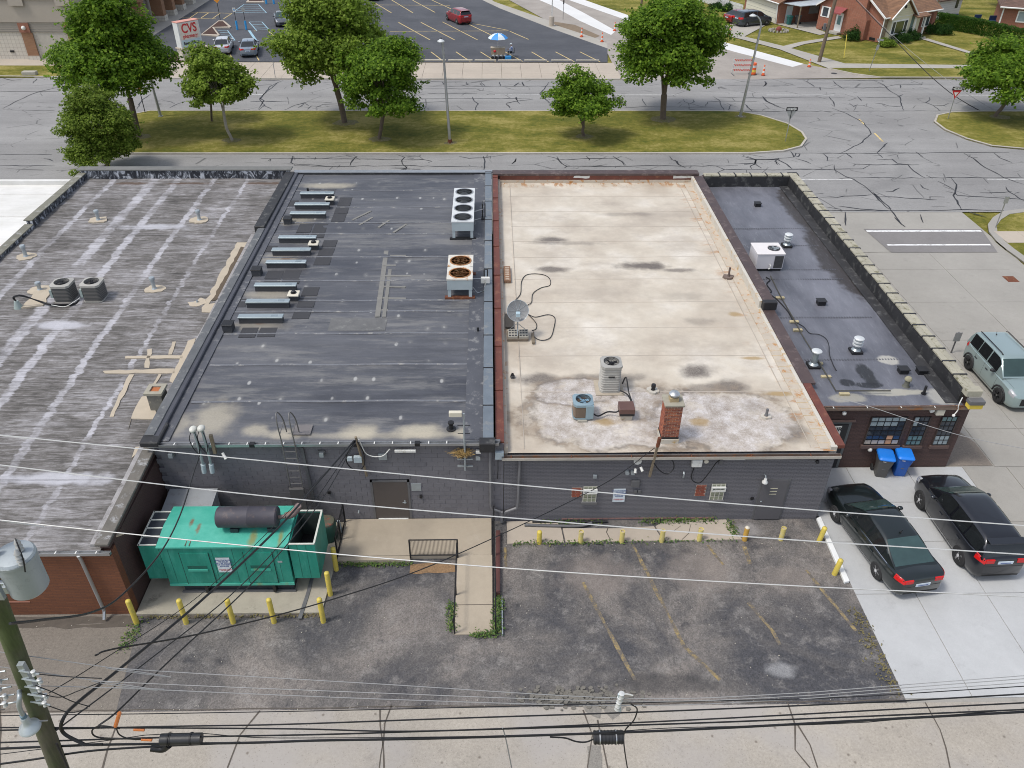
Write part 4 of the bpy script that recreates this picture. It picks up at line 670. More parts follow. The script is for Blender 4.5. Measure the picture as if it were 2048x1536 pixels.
for p in ([(-14.899, 27.577, 3.45),(-12.592, 27.634, 3.45),(-12.522, 27.41, 3.45),(-14.804, 27.428, 3.45)], [(-15.403, 26.606, 3.4),(-12.618, 26.725, 3.4),(-12.556, 26.406, 3.4),(-15.275, 26.429, 3.4)], [(-13.978, 28.099, 3.4),(-13.664, 26.769, 3.4),(-13.823, 26.77, 3.4),(-14.142, 28.1, 3.4)], [(-13.162, 28.634, 3.4),(-13.054, 27.714, 3.4),(-13.177, 27.715, 3.4),(-13.287, 28.634, 3.4)], [(-14.108, 26.349, 3.4),(-13.96, 23.723, 3.3),(-14.107, 23.724, 3.3),(-14.304, 26.351, 3.4)], [(-12.987, 26.34, 3.4),(-13.065, 25.587, 3.4),(-13.181, 25.588, 3.4),(-13.124, 26.341, 3.4)], [(-12.654, 28.707, 3.45),(-12.409, 28.863, 3.45),(-12.31, 25.719, 3.35),(-12.598, 25.891, 3.35)], [(-13.337, 24.902, 3.35),(-13.029, 24.996, 3.35),(-12.239, 23.617, 3.3),(-13.266, 23.626, 3.3),(-13.101, 22.974, 3.3),(-13.302, 23.93, 3.3)], [(-12.53, 22.04, 3.25),(-12.233, 22.092, 3.25),(-12.508, 21.498, 3.25)], [(-11.538, 18.008, 3.08),(-12.15, 17.736, 3.06),(-12.017, 17.99, 3.06)]):
    roof_patch(gb, p, TAN, amp=.035)
gutter(gb, -24.2, -11.68, 17.36, 3.02, GALV, WHITEMET)
dp = MB().tube([(-12.66,17.26,2.92),(-12.66,17.3,2.7),(-12.62,17.3,.32),(-12.6,17.12,.10)], .055, 8).build('downpipe', GALV, gb, smooth=40)
MB().box(-16.05,-14.95,17.405,17.425,.62,.665).build('lintel', plain('pink_lintel', (.36,.16,.11), .8), gb)

# --- dark roofed building
db = thing('flat_roofed_building', 'grey block building with a dark membrane roof, behind the green generator', 'building', (-6, 34, 0))
DP = [(21.5,3.84),(28,3.9),(46.45,4.07)]
vs = []; nx, ny = 60, 120
for j in range(ny+1):
    y = 21.48+(46.5-21.48)*j/ny
    for i in range(nx+1):
        x = -11.66+11.5*i/nx
        vs.append((x, y, zat(DP, min(y,46.4))+.012*math.sin(x*1.1+math.sin(y*.7)*1.2)*math.sin(y*1.9)+.006*math.sin(y*5.5)))
MB().add(vs, [(j*(nx+1)+i, j*(nx+1)+i+1, (j+1)*(nx+1)+i+1, (j+1)*(nx+1)+i) for j in range(ny) for i in range(nx)]).build('roof', DARKROOF, db, smooth=60)
random.seed(2)
for y in (23.9,26.3,28.6,30.4,31.35,33.2,35.6,38.2,39.6,41.6,44.0):
    z = zat(DP, y)+.012
    s = MB(); n = 24; x0 = -11.3+random.uniform(0,.3); x1 = -.75
    for i in range(n):
        a = lerp(x0,x1,i/n); b = lerp(x0,x1,(i+1)/n); ya = y+.02*math.sin(a*1.3); yb = y+.02*math.sin(b*1.3)
        s.add([(a,ya-.06,z-.01),(b,yb-.06,z-.01),(b,yb+.06,z-.012),(a,ya+.06,z-.012),(a,ya-.05,z+.012),(b,yb-.05,z+.012),(b,yb+.05,z+.004),(a,ya+.05,z+.004)], [(4,5,6,7),(0,1,5,4),(2,3,7,6)])
    s.build('roof_seam', plain('roof_lap', (.14,.145,.16), .6, 0, .35, 1.5, dirt=(.3,.29,.27)), db)
s = MB(); s.box(-.85,-.8,21.7,46.2,0,0)
sloped_bar(MB(), -.95, -.28, [(21.6,3.875),(28,3.935),(46.4,4.105)], .03).build('edge_strip', plain('edge_membrane', (.075,.078,.09), .5, 0, .2, 1.5, dirt=(.2,.2,.2)), db)
sloped_bar(MB(), -11.62, -11.1, [(21.6,3.89),(28,3.95),(46.4,4.11)], .03).build('edge_strip', _mc['edge_membrane'], db)
sloped_bar(MB(), -11.68, -11.42, [(21.7,4.02),(46.4,4.22)], .2).build('parapet', plain('membrane_upstand', (.06,.062,.075), .5, 0, .3, 1.5), db, bevel=.03)
sloped_bar(MB(), -11.95, -11.6, [(21.75,4.06),(38.5,4.20)], .06).build('coping', BRNCOPE if 0 else plain('grey_edge_coping', (.12,.125,.13), .6, .2, .3, 1.6, dirt=(.25,.25,.24)), db, bevel=.012)
MB().box(-12.0,-11.35,21.35,22.5,3.80,4.02).build('coping_end', FLASHBLK, db, bevel=.03)
MB().box(-11.6,.0,46.45,46.75,0,4.16).build('parapet', FLASHBLK, db)
MB().box(-11.7,.12,46.42,46.85,4.165,4.21).build('coping', GALV, db)
# right-hand coping: slate cap lengths with dark joints
y = 21.35; i = 0
while y < 46.4:
    L = min(random.uniform(1.9,3.1), 46.45-y); z = zat(DP, y)+.16
    MB().box(-.30,.07,y+.01,y+L-.01,z-.35,z).build('coping_length', BLUECOPE, db, bevel=.01)
    MB().box(-.315,.085,y+L-.05,y+L+.05,z-.34,z+.008).build('coping_joint', BLACK, db); y += L
MB().box(-.42,.12,21.18,21.55,3.62,4.02).build('coping_end', FLASHBLK, db, bevel=.02)
# rear wall of painted concrete blocks
MB().box(-11.71,.42,21.66,21.9,0,3.72).build('wall', GREYWALL_BLK, db)
random.seed(21); big = None; rest = MB(); cnt = 0
blk = MB().box(-.197,.197,0,.10,-.097,.097)
first = None
rows = [(r, .18+.2*r) for r in range(-1, 18)]
for r, z in rows:
    for c in range(31):
        x = -11.5+.4*c+(.2 if r % 2 else 0)
        if x > .5: continue
        a_, b_ = max(x-.197, -11.71), min(x+.197, .42)
        if z < 2.1:
            if -4.37 < x <= -3.66: b_ = min(b_, -4.362)
            elif x <= -4.37: b_ = min(b_, -4.362)
            elif x > -3.66: a_ = max(a_, -2.958)
        if b_-a_ < .03: continue
        jy = random.uniform(0, .003)
        if cnt < 300 and b_-a_ > .39 and (r >= 3 or -7 < x):
            if first is None:
                first = blk.build('concrete_block', GREYWALL_BLK, db, world=0, bevel=.003); o = first
            else: o = first.copy(); C.objects.link(o); o.parent = db
            o.location = (x-db.location.x, 21.562+jy-db.location.y, z+.02); cnt += 1
        else: rest.box(a_,b_,21.562+jy,21.66,z-.077,z+.117)
rest.build('block_courses', GREYWALL_BLK, db, kind='stuff')
MB().box(-11.75,.30,21.50,21.64,3.66,3.86).build('fascia', PAINTGREY, db)
gutter(db, -11.78, .26, 21.49, 3.90, GALV, WHITEMET, .13, .62, (-8.2,-4.7,-2.55))
# steel door in the block wall
d = MB().box(-4.28,-3.04,21.55,21.60,.18,1.98).build('door', plain('brown_grey_steel_door', (.10,.085,.078), .5, .1, .08, 1.5), db)
MB().box(-3.26,-3.12,21.515,21.55,.98,1.0).build('door_handle', SILVER, d)
MB().box(-3.2,-3.15,21.53,21.552,.94,1.09).build('door_handle', SILVER, d)
MB().box(-4.2,-3.1,21.50,21.56,.175,.2).build('threshold', WHITEMET, d)
f = MB(); f.box(-4.36,-4.285,21.54,21.66,.18,2.06); f.box(-3.035,-2.96,21.54,21.66,.18,2.06); f.box(-4.36,-2.96,21.54,21.66,1.985,2.06); f.build('door_frame', PAINTGREY, db)
MB().box(-2.9,-2.55,21.545,21.565,1.55,1.9).build('blank_plate', SILVER, db, bevel=.004)
MB().box(-2.62,-2.53,21.5,21.565,1.22,1.36).build('key_box', BLACK, db)
MB().box(-5.93,-5.82,21.5,21.56,1.46,1.58).build('vent_cap', BLACK, db); MB().cyl((-4.9,21.45,.55),(-4.9,21.57,.57),.03).build('tap', SILVER, db)
ly = (-8.411, 21.4, 17.789)
# downpipes that meet and join between the two buildings
PIPE = plain('grey_painted_pipe', (.17,.17,.18), .5, .2, .1, 2)
MB().tube([(-.06,21.5,3.8),(-.06,21.46,3.6),(-.04,21.46,.9),(.0,21.46,.72),(.28,21.44,.6),(.32,21.44,.42)], .055, 6).build('downpipe', PIPE, db, smooth=30)

# --- cream roofed building
wb = thing('flat_roofed_building', 'grey painted brick building with a cream membrane roof and dark red front parapet', 'building', (6, 34, 0))
WP = [(21.62,3.26),(24,3.28),(46.45,3.57)]
vs = []; nx, ny = 60, 110
for j in range(ny+1):
    y = 21.6+(46.5-21.6)*j/ny
    for i in range(nx+1):
        x = .48+11.68*i/nx
        vs.append((x, y, zat(WP, min(y,46.4))+.016*math.sin(x*.9+math.sin(y*.5)*1.5)*math.sin(y*1.3+.4*x)))
MB().add(vs, [(j*(nx+1)+i, j*(nx+1)+i+1, (j+1)*(nx+1)+i+1, (j+1)*(nx+1)+i) for j in range(ny) for i in range(nx)]).build('roof', WHITEROOF, wb, smooth=60)
SEAM = plain('cream_seam', (.43,.38,.32), .6, 0, .15, 1.5)
for y in (25.2,27.7,29.9,32.1,34.3,36.6,38.4,40.2,42.2,44.3):
    z = zat(WP, y); s = MB(); n = 26
    for i in range(n):
        a = lerp(1.1,11.4,i/n); b = lerp(1.1,11.4,(i+1)/n)
        h = lambda x: z+.016*math.sin(x*.9+math.sin(y*.5)*1.5)*math.sin(y*1.3+.4*x)
        s.add([(a,y-.018,h(a)-.01),(b,y-.018,h(b)-.01),(b,y+.018,h(b)-.01),(a,y+.018,h(a)-.01),(a,y-.018,h(a)+.007),(b,y-.018,h(b)+.007),(b,y+.018,h(b)+.004),(a,y+.018,h(a)+.004)], [(4,5,6,7),(0,1,5,4),(2,3,7,6)])
    s.build('roof_seam', SEAM, wb)
s = MB(); sloped_bar(s, 1.14, 1.165, [(21.8,3.285),(24,3.305),(46.2,3.6)], .03); sloped_bar(s, 11.3, 11.325, [(21.8,3.285),(24,3.305),(46.2,3.6)], .03); s.build('roof_seam', SEAM, wb)
# left edge: red coping with a rusty stained cant below it
y = 21.6
while y < 46.4:
    L = min(3.05, 46.4-y); z = zat(WP, y)+.52
    MB().box(.13,.44,y+.006,y+L-.006,z-.55,z).build('coping_length', REDMETAL, wb, bevel=.008); y += L
sloped_bar(MB(), .44, .56, [(21.62,3.50),(46.4,3.80)], .4).build('cant_strip', plain('rust_stained_membrane', (.48,.42,.34), .6, 0, .12, 3, .2, dirt=(.42,.20,.06)), wb)
# front parapet: ribbed dark red panels, brown cap
for i in range(15):
    x0 = .56+i*.80; x1 = min(x0+.79, 12.2)
    MB().box(x0,x1,46.42,46.5,3.55,4.0).build('parapet_panel', REDMETAL, wb)
mb = MB(); mb.box(.2,12.45,46.36,46.42,3.5,3.74); mb.build('membrane_upstand', _mc['rust_stained_membrane'], wb)
for x0, x1 in ((5.0,5.95),(11.0,12.1)): MB().prism(rag([(x0,0),(x1,0),(x1,.16),(x0,.16)], .2, .03), -.004, .004).build('peeled_paint', WHITEMET, wb, world=0)
for o in wb.children:
    if o.name.startswith('peeled_paint'): o.rotation_euler = (R(90),0,0); o.location = (0-6, 46.412-34, 3.84)
MB().box(.12,12.52,46.34,46.95,4.02,4.16).build('coping', BRNCOPE, wb, bevel=.015)
MB().box(.12,12.52,46.5,46.9,0,4.01).build('wall', BRICK_DK, wb)
# right parapet, three heights
CREAM = plain('cream_flashing', (.52,.49,.43), .5, 0, .08, 1.5, .2, dirt=(.45,.30,.13))
for y0, y1, za, zb, m in ((31.4,46.34,3.86,4.02,BRNCOPE),(25.55,31.4,3.42,3.50,BRNCOPE)):
    sloped_bar(MB(), 12.2, 12.72, [(y0,za),(y1,zb)], .1).build('coping', m, wb, bevel=.012)
    sloped_bar(MB(), 12.05, 12.19, [(y0,za-.03),(y1,zb-.03)], .55).build('flashing', CREAM, wb, bevel=.01)
MB().box(12.15,12.78,31.1,31.4,3.5,3.9).build('coping_step', BLACKPL, wb, bevel=.03)
sloped_bar(MB(), 12.2, 12.5, [(21.75,3.40),(25.5,3.45)], .16).build('coping', REDMETAL, wb, bevel=.012)
sloped_bar(MB(), 12.05, 12.19, [(21.7,3.36),(25.55,3.41)], .5).build('flashing', CREAM, wb, bevel=.01)
MB().box(11.95,12.18,21.64,21.75,3.1,3.42).build('flashing', CREAM, wb)
s = MB()
for i in range(60):
    y = 22.0+i*.4; s.box(11.62,12.04,y,y+.025,zat(WP,y)+.02,zat(WP,y)+.035)
s.build('cant_fold', plain('rust_brown_fold', (.45,.33,.18), .8, 0, .5, 1), wb)
sloped_bar(MB(), 11.62, 12.05, [(21.7,3.29),(24,3.31),(46.3,3.62)], .03).build('cant_strip', _mc['rust_stained_membrane'], wb)
# walls
MB().box(.44,12.16,21.56,21.9,0,3.12).build('wall', GREYWALL, wb, label='grey painted brick rear wall')
MB().box(11.86,12.16,21.9,46.4,0,3.1).build('wall', BRICK_DK, wb)
MB().box(.36,12.2,21.46,21.6,3.02,3.18).build('fascia', PAINTGREY, wb)
gutter(wb, .36, 12.25, 21.45, 3.26, plain('rusty_gutter', (.20,.15,.12), .6, .3, .35, 1.3, dirt=(.30,.13,.05)), RUST, .12, 2.1)
MB().box(.36,12.25,21.315,21.329,3.14,3.25).build('gutter_lip', plain('cream_gutter_lip', (.45,.42,.37), .5, .1, .2, 1), wb)
# doorway and steel door with vent slots
MB().box(9.72,10.8,21.535,21.562,.03,2.0).build('door_frame', PAINTGREY, wb)
d = MB().box(9.79,10.73,21.50,21.534,.04,1.95).build('door', plain('dark_grey_steel_door', (.115,.112,.12), .5, .1, .06, 1.5), wb)
s = MB()
for i in range(3): s.box(10.12,10.38,21.49,21.499,1.30+i*.14,1.325+i*.14)
s.build('vent_slot', plain('ivory_slot', (.55,.52,.38), .6), d); MB().ball((9.88,21.47,.98), .03).build('door_handle', SILVER, d)
MB().box(9.5,9.6,21.5,21.56,1.02,1.14).build('key_box', BLACK, wb)
# two small windows with white muntins and sills
MUNT = plain('cream_window_bar', (.58,.56,.48), .6); OBSC = plain('obscured_pane', (.30,.31,.22), .3, 0, .15, 3)
def small_window(x0, x1, z0, z1):
    w = MB().box(x0,x1,21.552,21.572,z0,z1).build('window', plain('window_recess', (.10,.10,.08), .6), wb)
    for i in range(3):
        for j in range(4):
            a = lerp(x0,x1,i/3)+.015; b = lerp(x0,x1,(i+1)/3)-.015; c = lerp(z0,z1,j/4)+.015; e = lerp(z0,z1,(j+1)/4)-.015
            MB().box(a,b,21.546,21.551,c,e).build('pane', OBSC, w)
    f = MB()
    for i in range(4): x = lerp(x0,x1,i/3); f.box(x-.014,x+.014,21.525,21.545,z0,z1)
    for j in range(5): z = lerp(z0,z1,j/4); f.box(x0,x1,21.522,21.5245,z-.014,z+.014)
    f.build('window_frame', MUNT, w)
    h = MB(); zt = lerp(z0,z1,.62); zb = lerp(z0,z1,.86); h.box(x0-.02,x1+.02,21.44,21.52,zt,zt+.035); h.box(x0-.02,x1+.02,21.44,21.52,zb-.035,zb); h.box(x0-.02,x0+.02,21.44,21.52,zt+.035,zb-.035); h.box(x1-.02,x1+.02,21.44,21.52,zt+.035,zb-.035); h.build('hopper_frame', WHITEMET, w)
    MB().box(x0-.06,x1+.06,21.46,21.56,z0-.1,z0-.004).build('window_sill', PAINTGREY, w)
small_window(3.33,3.80,.97,1.72); small_window(7.98,8.46,1.02,1.80)
# patches of bare brick, each brick laid on its own
RB = plain('bare_red_brick', (.27,.075,.045), .9, 0, .3, 6, .4)
for px, pz, n in ((2.92,1.2,6),(7.43,1.22,7)):
    MB().box(px-.02,px+.36,21.548,21.556,pz-.02,pz+n*.075).build('mortar_bed', plain('pale_mortar', (.42,.34,.28), .9), wb)
    for r in range(n):
        for c in range(2):
            a = px+c*.18-(.05 if r % 2 else 0); MB().box(max(a,px-.02),a+.165,21.532,21.547,pz+r*.075,pz+r*.075+.058).build('brick', RB, wb)
random.seed(8)
for i in range(26):
    x = 2.6+i*.22; 
    if x > 8.6: break
    MB().box(x,x+.2,21.54,21.556,.06+random.uniform(-.01,.01),.12).build('brick', plain('faded_pink_brick', (.26,.15,.13), .9, 0, .3, 5), wb)
MB().tube([(.98,21.5,3.0),(.98,21.46,2.8),(.95,21.46,.95),(.9,21.46,.75),(.52,21.44,.58),(.42,21.44,.42)], .055, 6).build('downpipe', PIPE, wb, smooth=30)
MB().tube([(.36,21.4,.62),(.36,21.4,.1)], .06, 6).build('downpipe', PIPE, wb, smooth=30)

# --- black roofed building with a brown rear wall
kb = thing('flat_roofed_building', 'dark brown brick building with a black membrane roof at the right end of the row', 'building', (15.4, 35, 0))
KP = [(24.46,3.08),(46.4,3.3)]
vs = []; nx, ny = 30, 100
for j in range(ny+1):
    y = 24.44+(46.5-24.44)*j/ny
    for i in range(nx+1):
        x = 12.2+5.95*i/nx
        vs.append((x, y, zat(KP, min(y,46.4))+.02*math.sin(x*1.3+math.sin(y*.6)*1.5)*math.sin(y*1.1+.5*x)+.004*math.sin(x*9+y*2)))
MB().add(vs, [(j*(nx+1)+i, j*(nx+1)+i+1, (j+1)*(nx+1)+i+1, (j+1)*(nx+1)+i) for j in range(ny) for i in range(nx)]).build('roof', BLACKROOF, kb, smooth=60)
for y in (27.6,31.0,34.6,35.6,38.3,40.4):
    s = MB(); z = zat(KP, y); n = int((17.3-12.9)/.12)
    for i in range(n): s.box(12.9+i*.12,12.9+i*.12+.055,y,y+.10,z+.0,z+.022)
    s.build('seam_ripple', plain('black_roof_lap', (.085,.088,.10), .35, 0, .2, 2), kb, kind='stuff')
MB().box(12.17,18.44,24.46,24.74,0,3.02).build('wall', BRICK_DK, kb, label='dark brown painted brick rear wall')
MB().box(18.14,18.43,24.75,46.7,0,3.70).build('wall', BRICK_DK, kb)
MB().box(12.8,18.13,46.5,46.8,0,3.88).build('wall', BRICK_DK, kb)
sloped_bar(MB(), 18.0, 18.13, [(24.7,3.72),(46.45,3.92)], .75).build('parapet_flashing', FLASHBLK, kb)
sloped_bar(MB(), 17.5, 18.02, [(24.6,3.13),(46.4,3.35)], .03).build('cant_strip', plain('black_cant', (.03,.03,.032), .7, 0, .4, 1.5, .3, dirt=(.10,.10,.10)), kb)
MB().box(12.75,18.0,46.38,46.49,3.2,3.9).build('parapet_flashing', FLASHBLK, kb)
random.seed(31); y = 24.62; first = True
while y < 46.6:
    L = .92 if y < 44.6 else 46.85-y
    z = 3.74+(y-24.5)*.0092+random.uniform(-.008,.008); dx = random.uniform(-.012,.012)
    MB().box(18.02+dx,18.26+dx,y+.02,y+L-.02,z,z+.085).build('coping_stone', STONE_C, kb, bevel=.012)
    MB().box(18.275+dx,18.52+dx,y+.02,y+L-.02,z+random.uniform(-.01,.005),z+.075).build('coping_stone', STONE_C, kb, bevel=.012)
    MB().box(18.0,18.56,y+L-.045,y+L+.04,z+.03,z+.10).build('tar_joint', TAR, kb, bevel=.01); y += L
x = 12.85
while x < 18.0:
    L = .95; z = 3.93; MB().box(x+.02,min(x+L-.02,18.0),46.42,46.85,z,z+.08).build('coping_stone', STONE_C, kb, bevel=.012)
    MB().box(x+L-.04,x+L+.03,46.4,46.88,z+.03,z+.095).build('tar_joint', TAR, kb); x += L
MB().box(17.95,18.55,24.28,24.64,3.62,3.90).build('coping_stone', STONE_C, kb, bevel=.02)
MB().box(12.75,18.12,24.36,24.45,3.0,3.12).build('fascia', plain('brown_fascia', (.10,.055,.04), .7, 0, .3, 2, dirt=(.3,.2,.12)), kb)
gutter(kb, 12.72, 18.3, 24.355, 3.14, _mc['rusty_gutter'], WHITEMET, .1, 1.3)
# steel windows with many small panes
def steel_window(x0, x1, z0, z1, nc, nr, mats):
    w = MB().box(x0,x1,24.52,24.56,z0,z1).build('window', BLACKPL, kb)
    fr = MB().box(x0-.03,x0,24.4,24.459,z0,z1).box(x1,x1+.06,24.40,24.459,z0,z1).build('window_reveal', plain('window_reveal_brown', (.05,.035,.03), .7), w)
    for i in range(nc):
        for j in range(nr):
            a = lerp(x0,x1,i/nc)+.012; b = lerp(x0,x1,(i+1)/nc)-.012; c = lerp(z0,z1,j/nr)+.012; e = lerp(z0,z1,(j+1)/nr)-.012
            MB().box(a,b,24.436,24.444,c,e).build('pane', mats(i, j), w)
    f = MB()
    for i in range(nc+1): x = lerp(x0,x1,i/nc); f.box(x-.012,x+.012,24.424,24.435,z0,z1)
    for j in range(nr+1): z = lerp(z0,z1,j/nr); f.box(x0,x1,24.414,24.4235,z-.012-.012*(j in(0,nr)),z+.012)
    f.build('window_frame', BLACK, w)
    MB().box(x0-.09,x1+.09,24.36,24.458,z0-.17,z0-.03).build('window_sill', plain('brown_sill', (.115,.075,.065), .8, 0, .1, 3), w)
GD = glass_mat('dark_pane', (.035,.045,.06), .08); GL = plain('lit_grey_pane', (.30,.36,.38), .15, 0, .15, 2); GT = plain('teal_pane', (.14,.23,.24), .12, 0, .3, 2); GC = plain('cream_pane', (.48,.42,.36), .3, 0, .15, 2)
POSTER = plain('orange_poster', (.62,.33,.17), .5, 0, .2, 6)
steel_window(14.74,16.10,1.22,2.58,5,6, lambda i, j: GL if j == 5 or (j == 4 and i < 4) else (GC if (i == 4 and j == 5) else (POSTER if (i == 3 and j <= 1) else (GC if j == 0 else GD))))
steel_window(16.42,17.0,1.18,2.58,3,6, lambda i, j: GT if j < 2 else (GL if i == 0 and j > 3 else GD))
steel_window(17.5,18.08,1.18,2.58,3,6, lambda i, j: GL if j < 2 else (GT if j > 4 else GD))
# door at the left end, its glass carrying part of a white sign
MB().box(12.75,14.02,24.43,24.462,0,2.36).build('door_frame', plain('grey_green_frame', (.11,.12,.12), .6), kb)
d = MB().box(12.98,13.9,24.39,24.429,.05,2.25).build('door', BLACKPL, kb)
MB().box(13.06,13.64,24.38,24.389,.95,2.18).build('door_sign', WHITEMET, d)
text('sign_lettering', 'UR', .26, (13.5,24.376,2.02), (R(90),0,0), BLACKPL, None)
o = bpy.data.objects['sign_lettering']; o.parent = d; o.location = (13.5-15.4, 24.376-35, 2.02)
MB().box(13.46,13.54,24.37,24.379,1.72,1.80).build('sign_mark', plain('red_mark', (.6,.04,.03), .5), d)
MB().box(12.9,14.1,24.36,24.43,2.38,2.46).build('lintel', _mc['brown_sill'], kb)

# ---------------------------------------------------------------- things that stand on the roofs
ORD = ['nearest','second nearest','third nearest','fourth nearest','middle','fourth farthest','third farthest','second farthest','farthest']
bars = [((-10.623, 42.825, 3.99),(-8.754, 42.819, 3.99)),((-10.628, 41.292, 3.99),(-8.757, 41.285, 3.99)),((-10.635, 40.106, 3.98),(-8.752, 40.099, 3.98)),((-10.623, 37.147, 3.97),(-8.744, 37.138, 3.97)),((-10.651, 35.757, 3.96),(-8.772, 35.747, 3.96)),((-10.636, 34.444, 3.95),(-8.742, 34.433, 3.95)),((-10.653, 32.194, 3.94),(-8.754, 32.182, 3.94)),((-10.667, 30.714, 3.93),(-8.778, 30.702, 3.93)),((-10.682, 29.43, 3.92),(-8.771, 29.417, 3.92))]
BARTOP = plain('pale_metal_cap', (.36,.42,.44), .4, .5, .1, 2); BARSIDE = plain('dark_curb_side', (.045,.047,.052), .7, 0, .2, 3)
base = None
for i, (a, b) in enumerate(bars[::-1]):
    w = 1.89
    if base is None:
        t = base = thing('roof_curb', 'x', 'roof curb', (0,0,0), group='long metal capped curbs on the dark roof')
        MB().box(.03,w-.03,.0,.26,-.08,.24).build('curb_side', BARSIDE, t, world=0)
        MB().box(0,w,-.025,.285,.24,.31).build('cap', BARTOP, t, world=0, bevel=.012)
        MB().box(w-.5,w-.22,.05,.2,.31,.315).build('cap_label', plain('cap_label_grey', (.2,.25,.28), .6), t, world=0)
    else: t = copy_tree(base)
    t.location = (a[0], a[1], zat(DP, a[1])); t['label'] = '%s of nine long metal capped curbs on the dark roof' % ORD[i]; t['group'] = 'long metal capped curbs on the dark roof'
WHV = plain('cream_vent_cap', (.60,.56,.46), .5, 0, .08, 3)
vb = None
for p, q, lab in (((-9.028, 41.944, 3.99),(-8.644, 41.943, 3.99),'farthest of three small cream topped vents by the roof curbs'),((-8.925, 36.359, 3.96),(-8.555, 36.357, 3.96),'middle one of three small cream topped vents by the roof curbs'),((-8.911, 31.281, 3.93),(-8.536, 31.278, 3.93),'nearest of three small cream topped vents by the roof curbs')):
    if vb is None:
        vb = t = thing('curb_vent', lab, 'roof vent', group='cream topped vents')
        MB().box(-.2,.2,0,.38,-.06,.26).build('curb', BARSIDE, t, world=0)
        MB().box(-.25,.25,-.05,.43,.24,.33).build('cap', WHV, t, world=0, bevel=.02)
        MB().cyl((0,.19,.33),(0,.19,.37),.13,n=14).ball((.0,.19,.40),(.1,.1,.05),10,5).build('fan_cap', BLACK, t, world=0)
    else: t = copy_tree(vb)
    t.location = ((p[0]+q[0])/2, p[1], zat(DP, p[1])); t['label'] = lab
for p, q, lab in (((-10.827, 39.373, 3.98),(-10.461, 39.372, 3.98),'farthest black box curb left of the metal capped curbs'),((-11.123, 33.632, 3.95),(-10.71, 33.629, 3.95),'middle black box curb left of the metal capped curbs'),((-11.144, 28.7, 3.92),(-10.75, 28.698, 3.92),'nearest black box curb left of the metal capped curbs')):
    t = thing('box_curb', lab, 'roof curb', (p[0], p[1], p[2]), group='black box curbs'); w = q[0]-p[0]
    MB().box(0,w,0,.42,-.08,.30).build('curb', BARSIDE, t, world=0); MB().box(-.03,w+.03,-.03,.45,.30,.34).build('cap', BLACK, t, world=0, bevel=.01)
# walkway pads, glued to the dark roof
PADM = plain('ribbed_walkway_pad', (.042,.043,.048), .85, 0, .12, 2); 
pads = [((-10.361, 43.465, 4),(-9.685, 44.183, 4)),((-9.506, 43.463, 4),(-8.824, 44.181, 4)),((-11.352, 41.76, 4),(-10.637, 42.541, 4)),((-8.416, 41.75, 4),(-7.728, 42.972, 4)),((-8.434, 40.786, 4),(-7.716, 41.678, 4)),((-8.431, 39.705, 3.99),(-7.744, 40.707, 3.99)),((-9.995, 38.379, 3.98),(-9.276, 39.424, 3.98)),((-9.197, 38.254, 3.98),(-8.509, 39.421, 3.98)),((-10.011, 37.89, 3.98),(-9.299, 38.254, 3.98)),((-9.185, 37.766, 3.98),(-8.492, 38.214, 3.98)),((-11.321, 36.172, 3.97),(-10.591, 36.916, 3.97)),((-8.417, 36.699, 3.97),(-7.733, 37.461, 3.97)),((-8.451, 35.729, 3.96),(-7.723, 36.545, 3.96)),((-8.473, 34.752, 3.96),(-7.717, 35.578, 3.96)),((-10.494, 33.394, 3.95),(-9.729, 34.181, 3.95)),((-9.703, 33.389, 3.95),(-8.902, 34.217, 3.95)),((-10.454, 32.918, 3.95),(-9.713, 33.325, 3.95)),((-9.626, 32.913, 3.95),(-8.824, 33.32, 3.95)),((-8.505, 31.761, 3.94),(-7.786, 32.559, 3.94)),((-8.508, 30.775, 3.93),(-7.771, 31.545, 3.93)),((-8.523, 29.777, 3.92),(-7.796, 30.551, 3.92)),((-11.419, 30.777, 3.93),(-10.741, 31.519, 3.93)),((-10.421, 28.313, 3.91),(-9.749, 29.072, 3.91)),((-9.662, 28.347, 3.91),(-8.947, 29.066, 3.91))]
for a, b in pads:
    z = zat(DP, a[1]); p = MB().box(a[0],b[0],a[1],b[1],z-.02,z+.02); p.build('walkway_pad', PADM, db)
# lighter repair strips on the dark roof
REP = plain('faded_repair_strip', (.19,.185,.17), .75, 0, .2, 3)
def dstrip(pts, w): 
    P = [Vector((p[0],p[1],0)) for p in pts]; mb = MB()
    for a, b in zip(P, P[1:]):
        d = (b-a).normalized(); n = Vector((-d.y,d.x,0))*w/2; z = zat(DP,(a.y+b.y)/2)+.012
        mb.add([(q.x,q.y,z-.03) for q in (a+n,b+n,b-n,a-n)]+[(q.x,q.y,z+.008) for q in (a+n,b+n,b-n,a-n)], [(4,5,6,7)[::-1],(0,1,5,4),(2,3,7,6),(1,2,6,5),(3,0,4,7)])
    mb.build('repair_strip', REP, db)
dstrip([(-5.189, 36.947, 3.97),(-4.868, 29.874, 3.92)], .22); dstrip([(-4.796, 34.758, 3.96),(-4.59, 29.872, 3.92)], .16)
for a, b in (((-7.32, 39.914, 3.99),(-6.484, 41.107, 3.99)),((-6.869, 39.293, 3.98),(-6.304, 40.26, 3.98)),((-5.84, 38.974, 3.98),(-5.384, 39.864, 3.98)),((-4.999, 38.351, 3.98),(-4.42, 39.41, 3.98)),((-4.918, 35.727, 3.96),(-4.137, 35.723, 3.96)),((-5.173, 34.707, 3.96),(-4.529, 34.703, 3.96)),((-5.129, 33.647, 3.95),(-3.729, 33.638, 3.95)),((-4.993, 32.614, 3.95),(-3.895, 32.56, 3.95)),((-5.079, 31.555, 3.94),(-3.784, 31.501, 3.94)),((-5.004, 30.501, 3.93),(-4.482, 30.498, 3.93))): dstrip([a, b], .13)
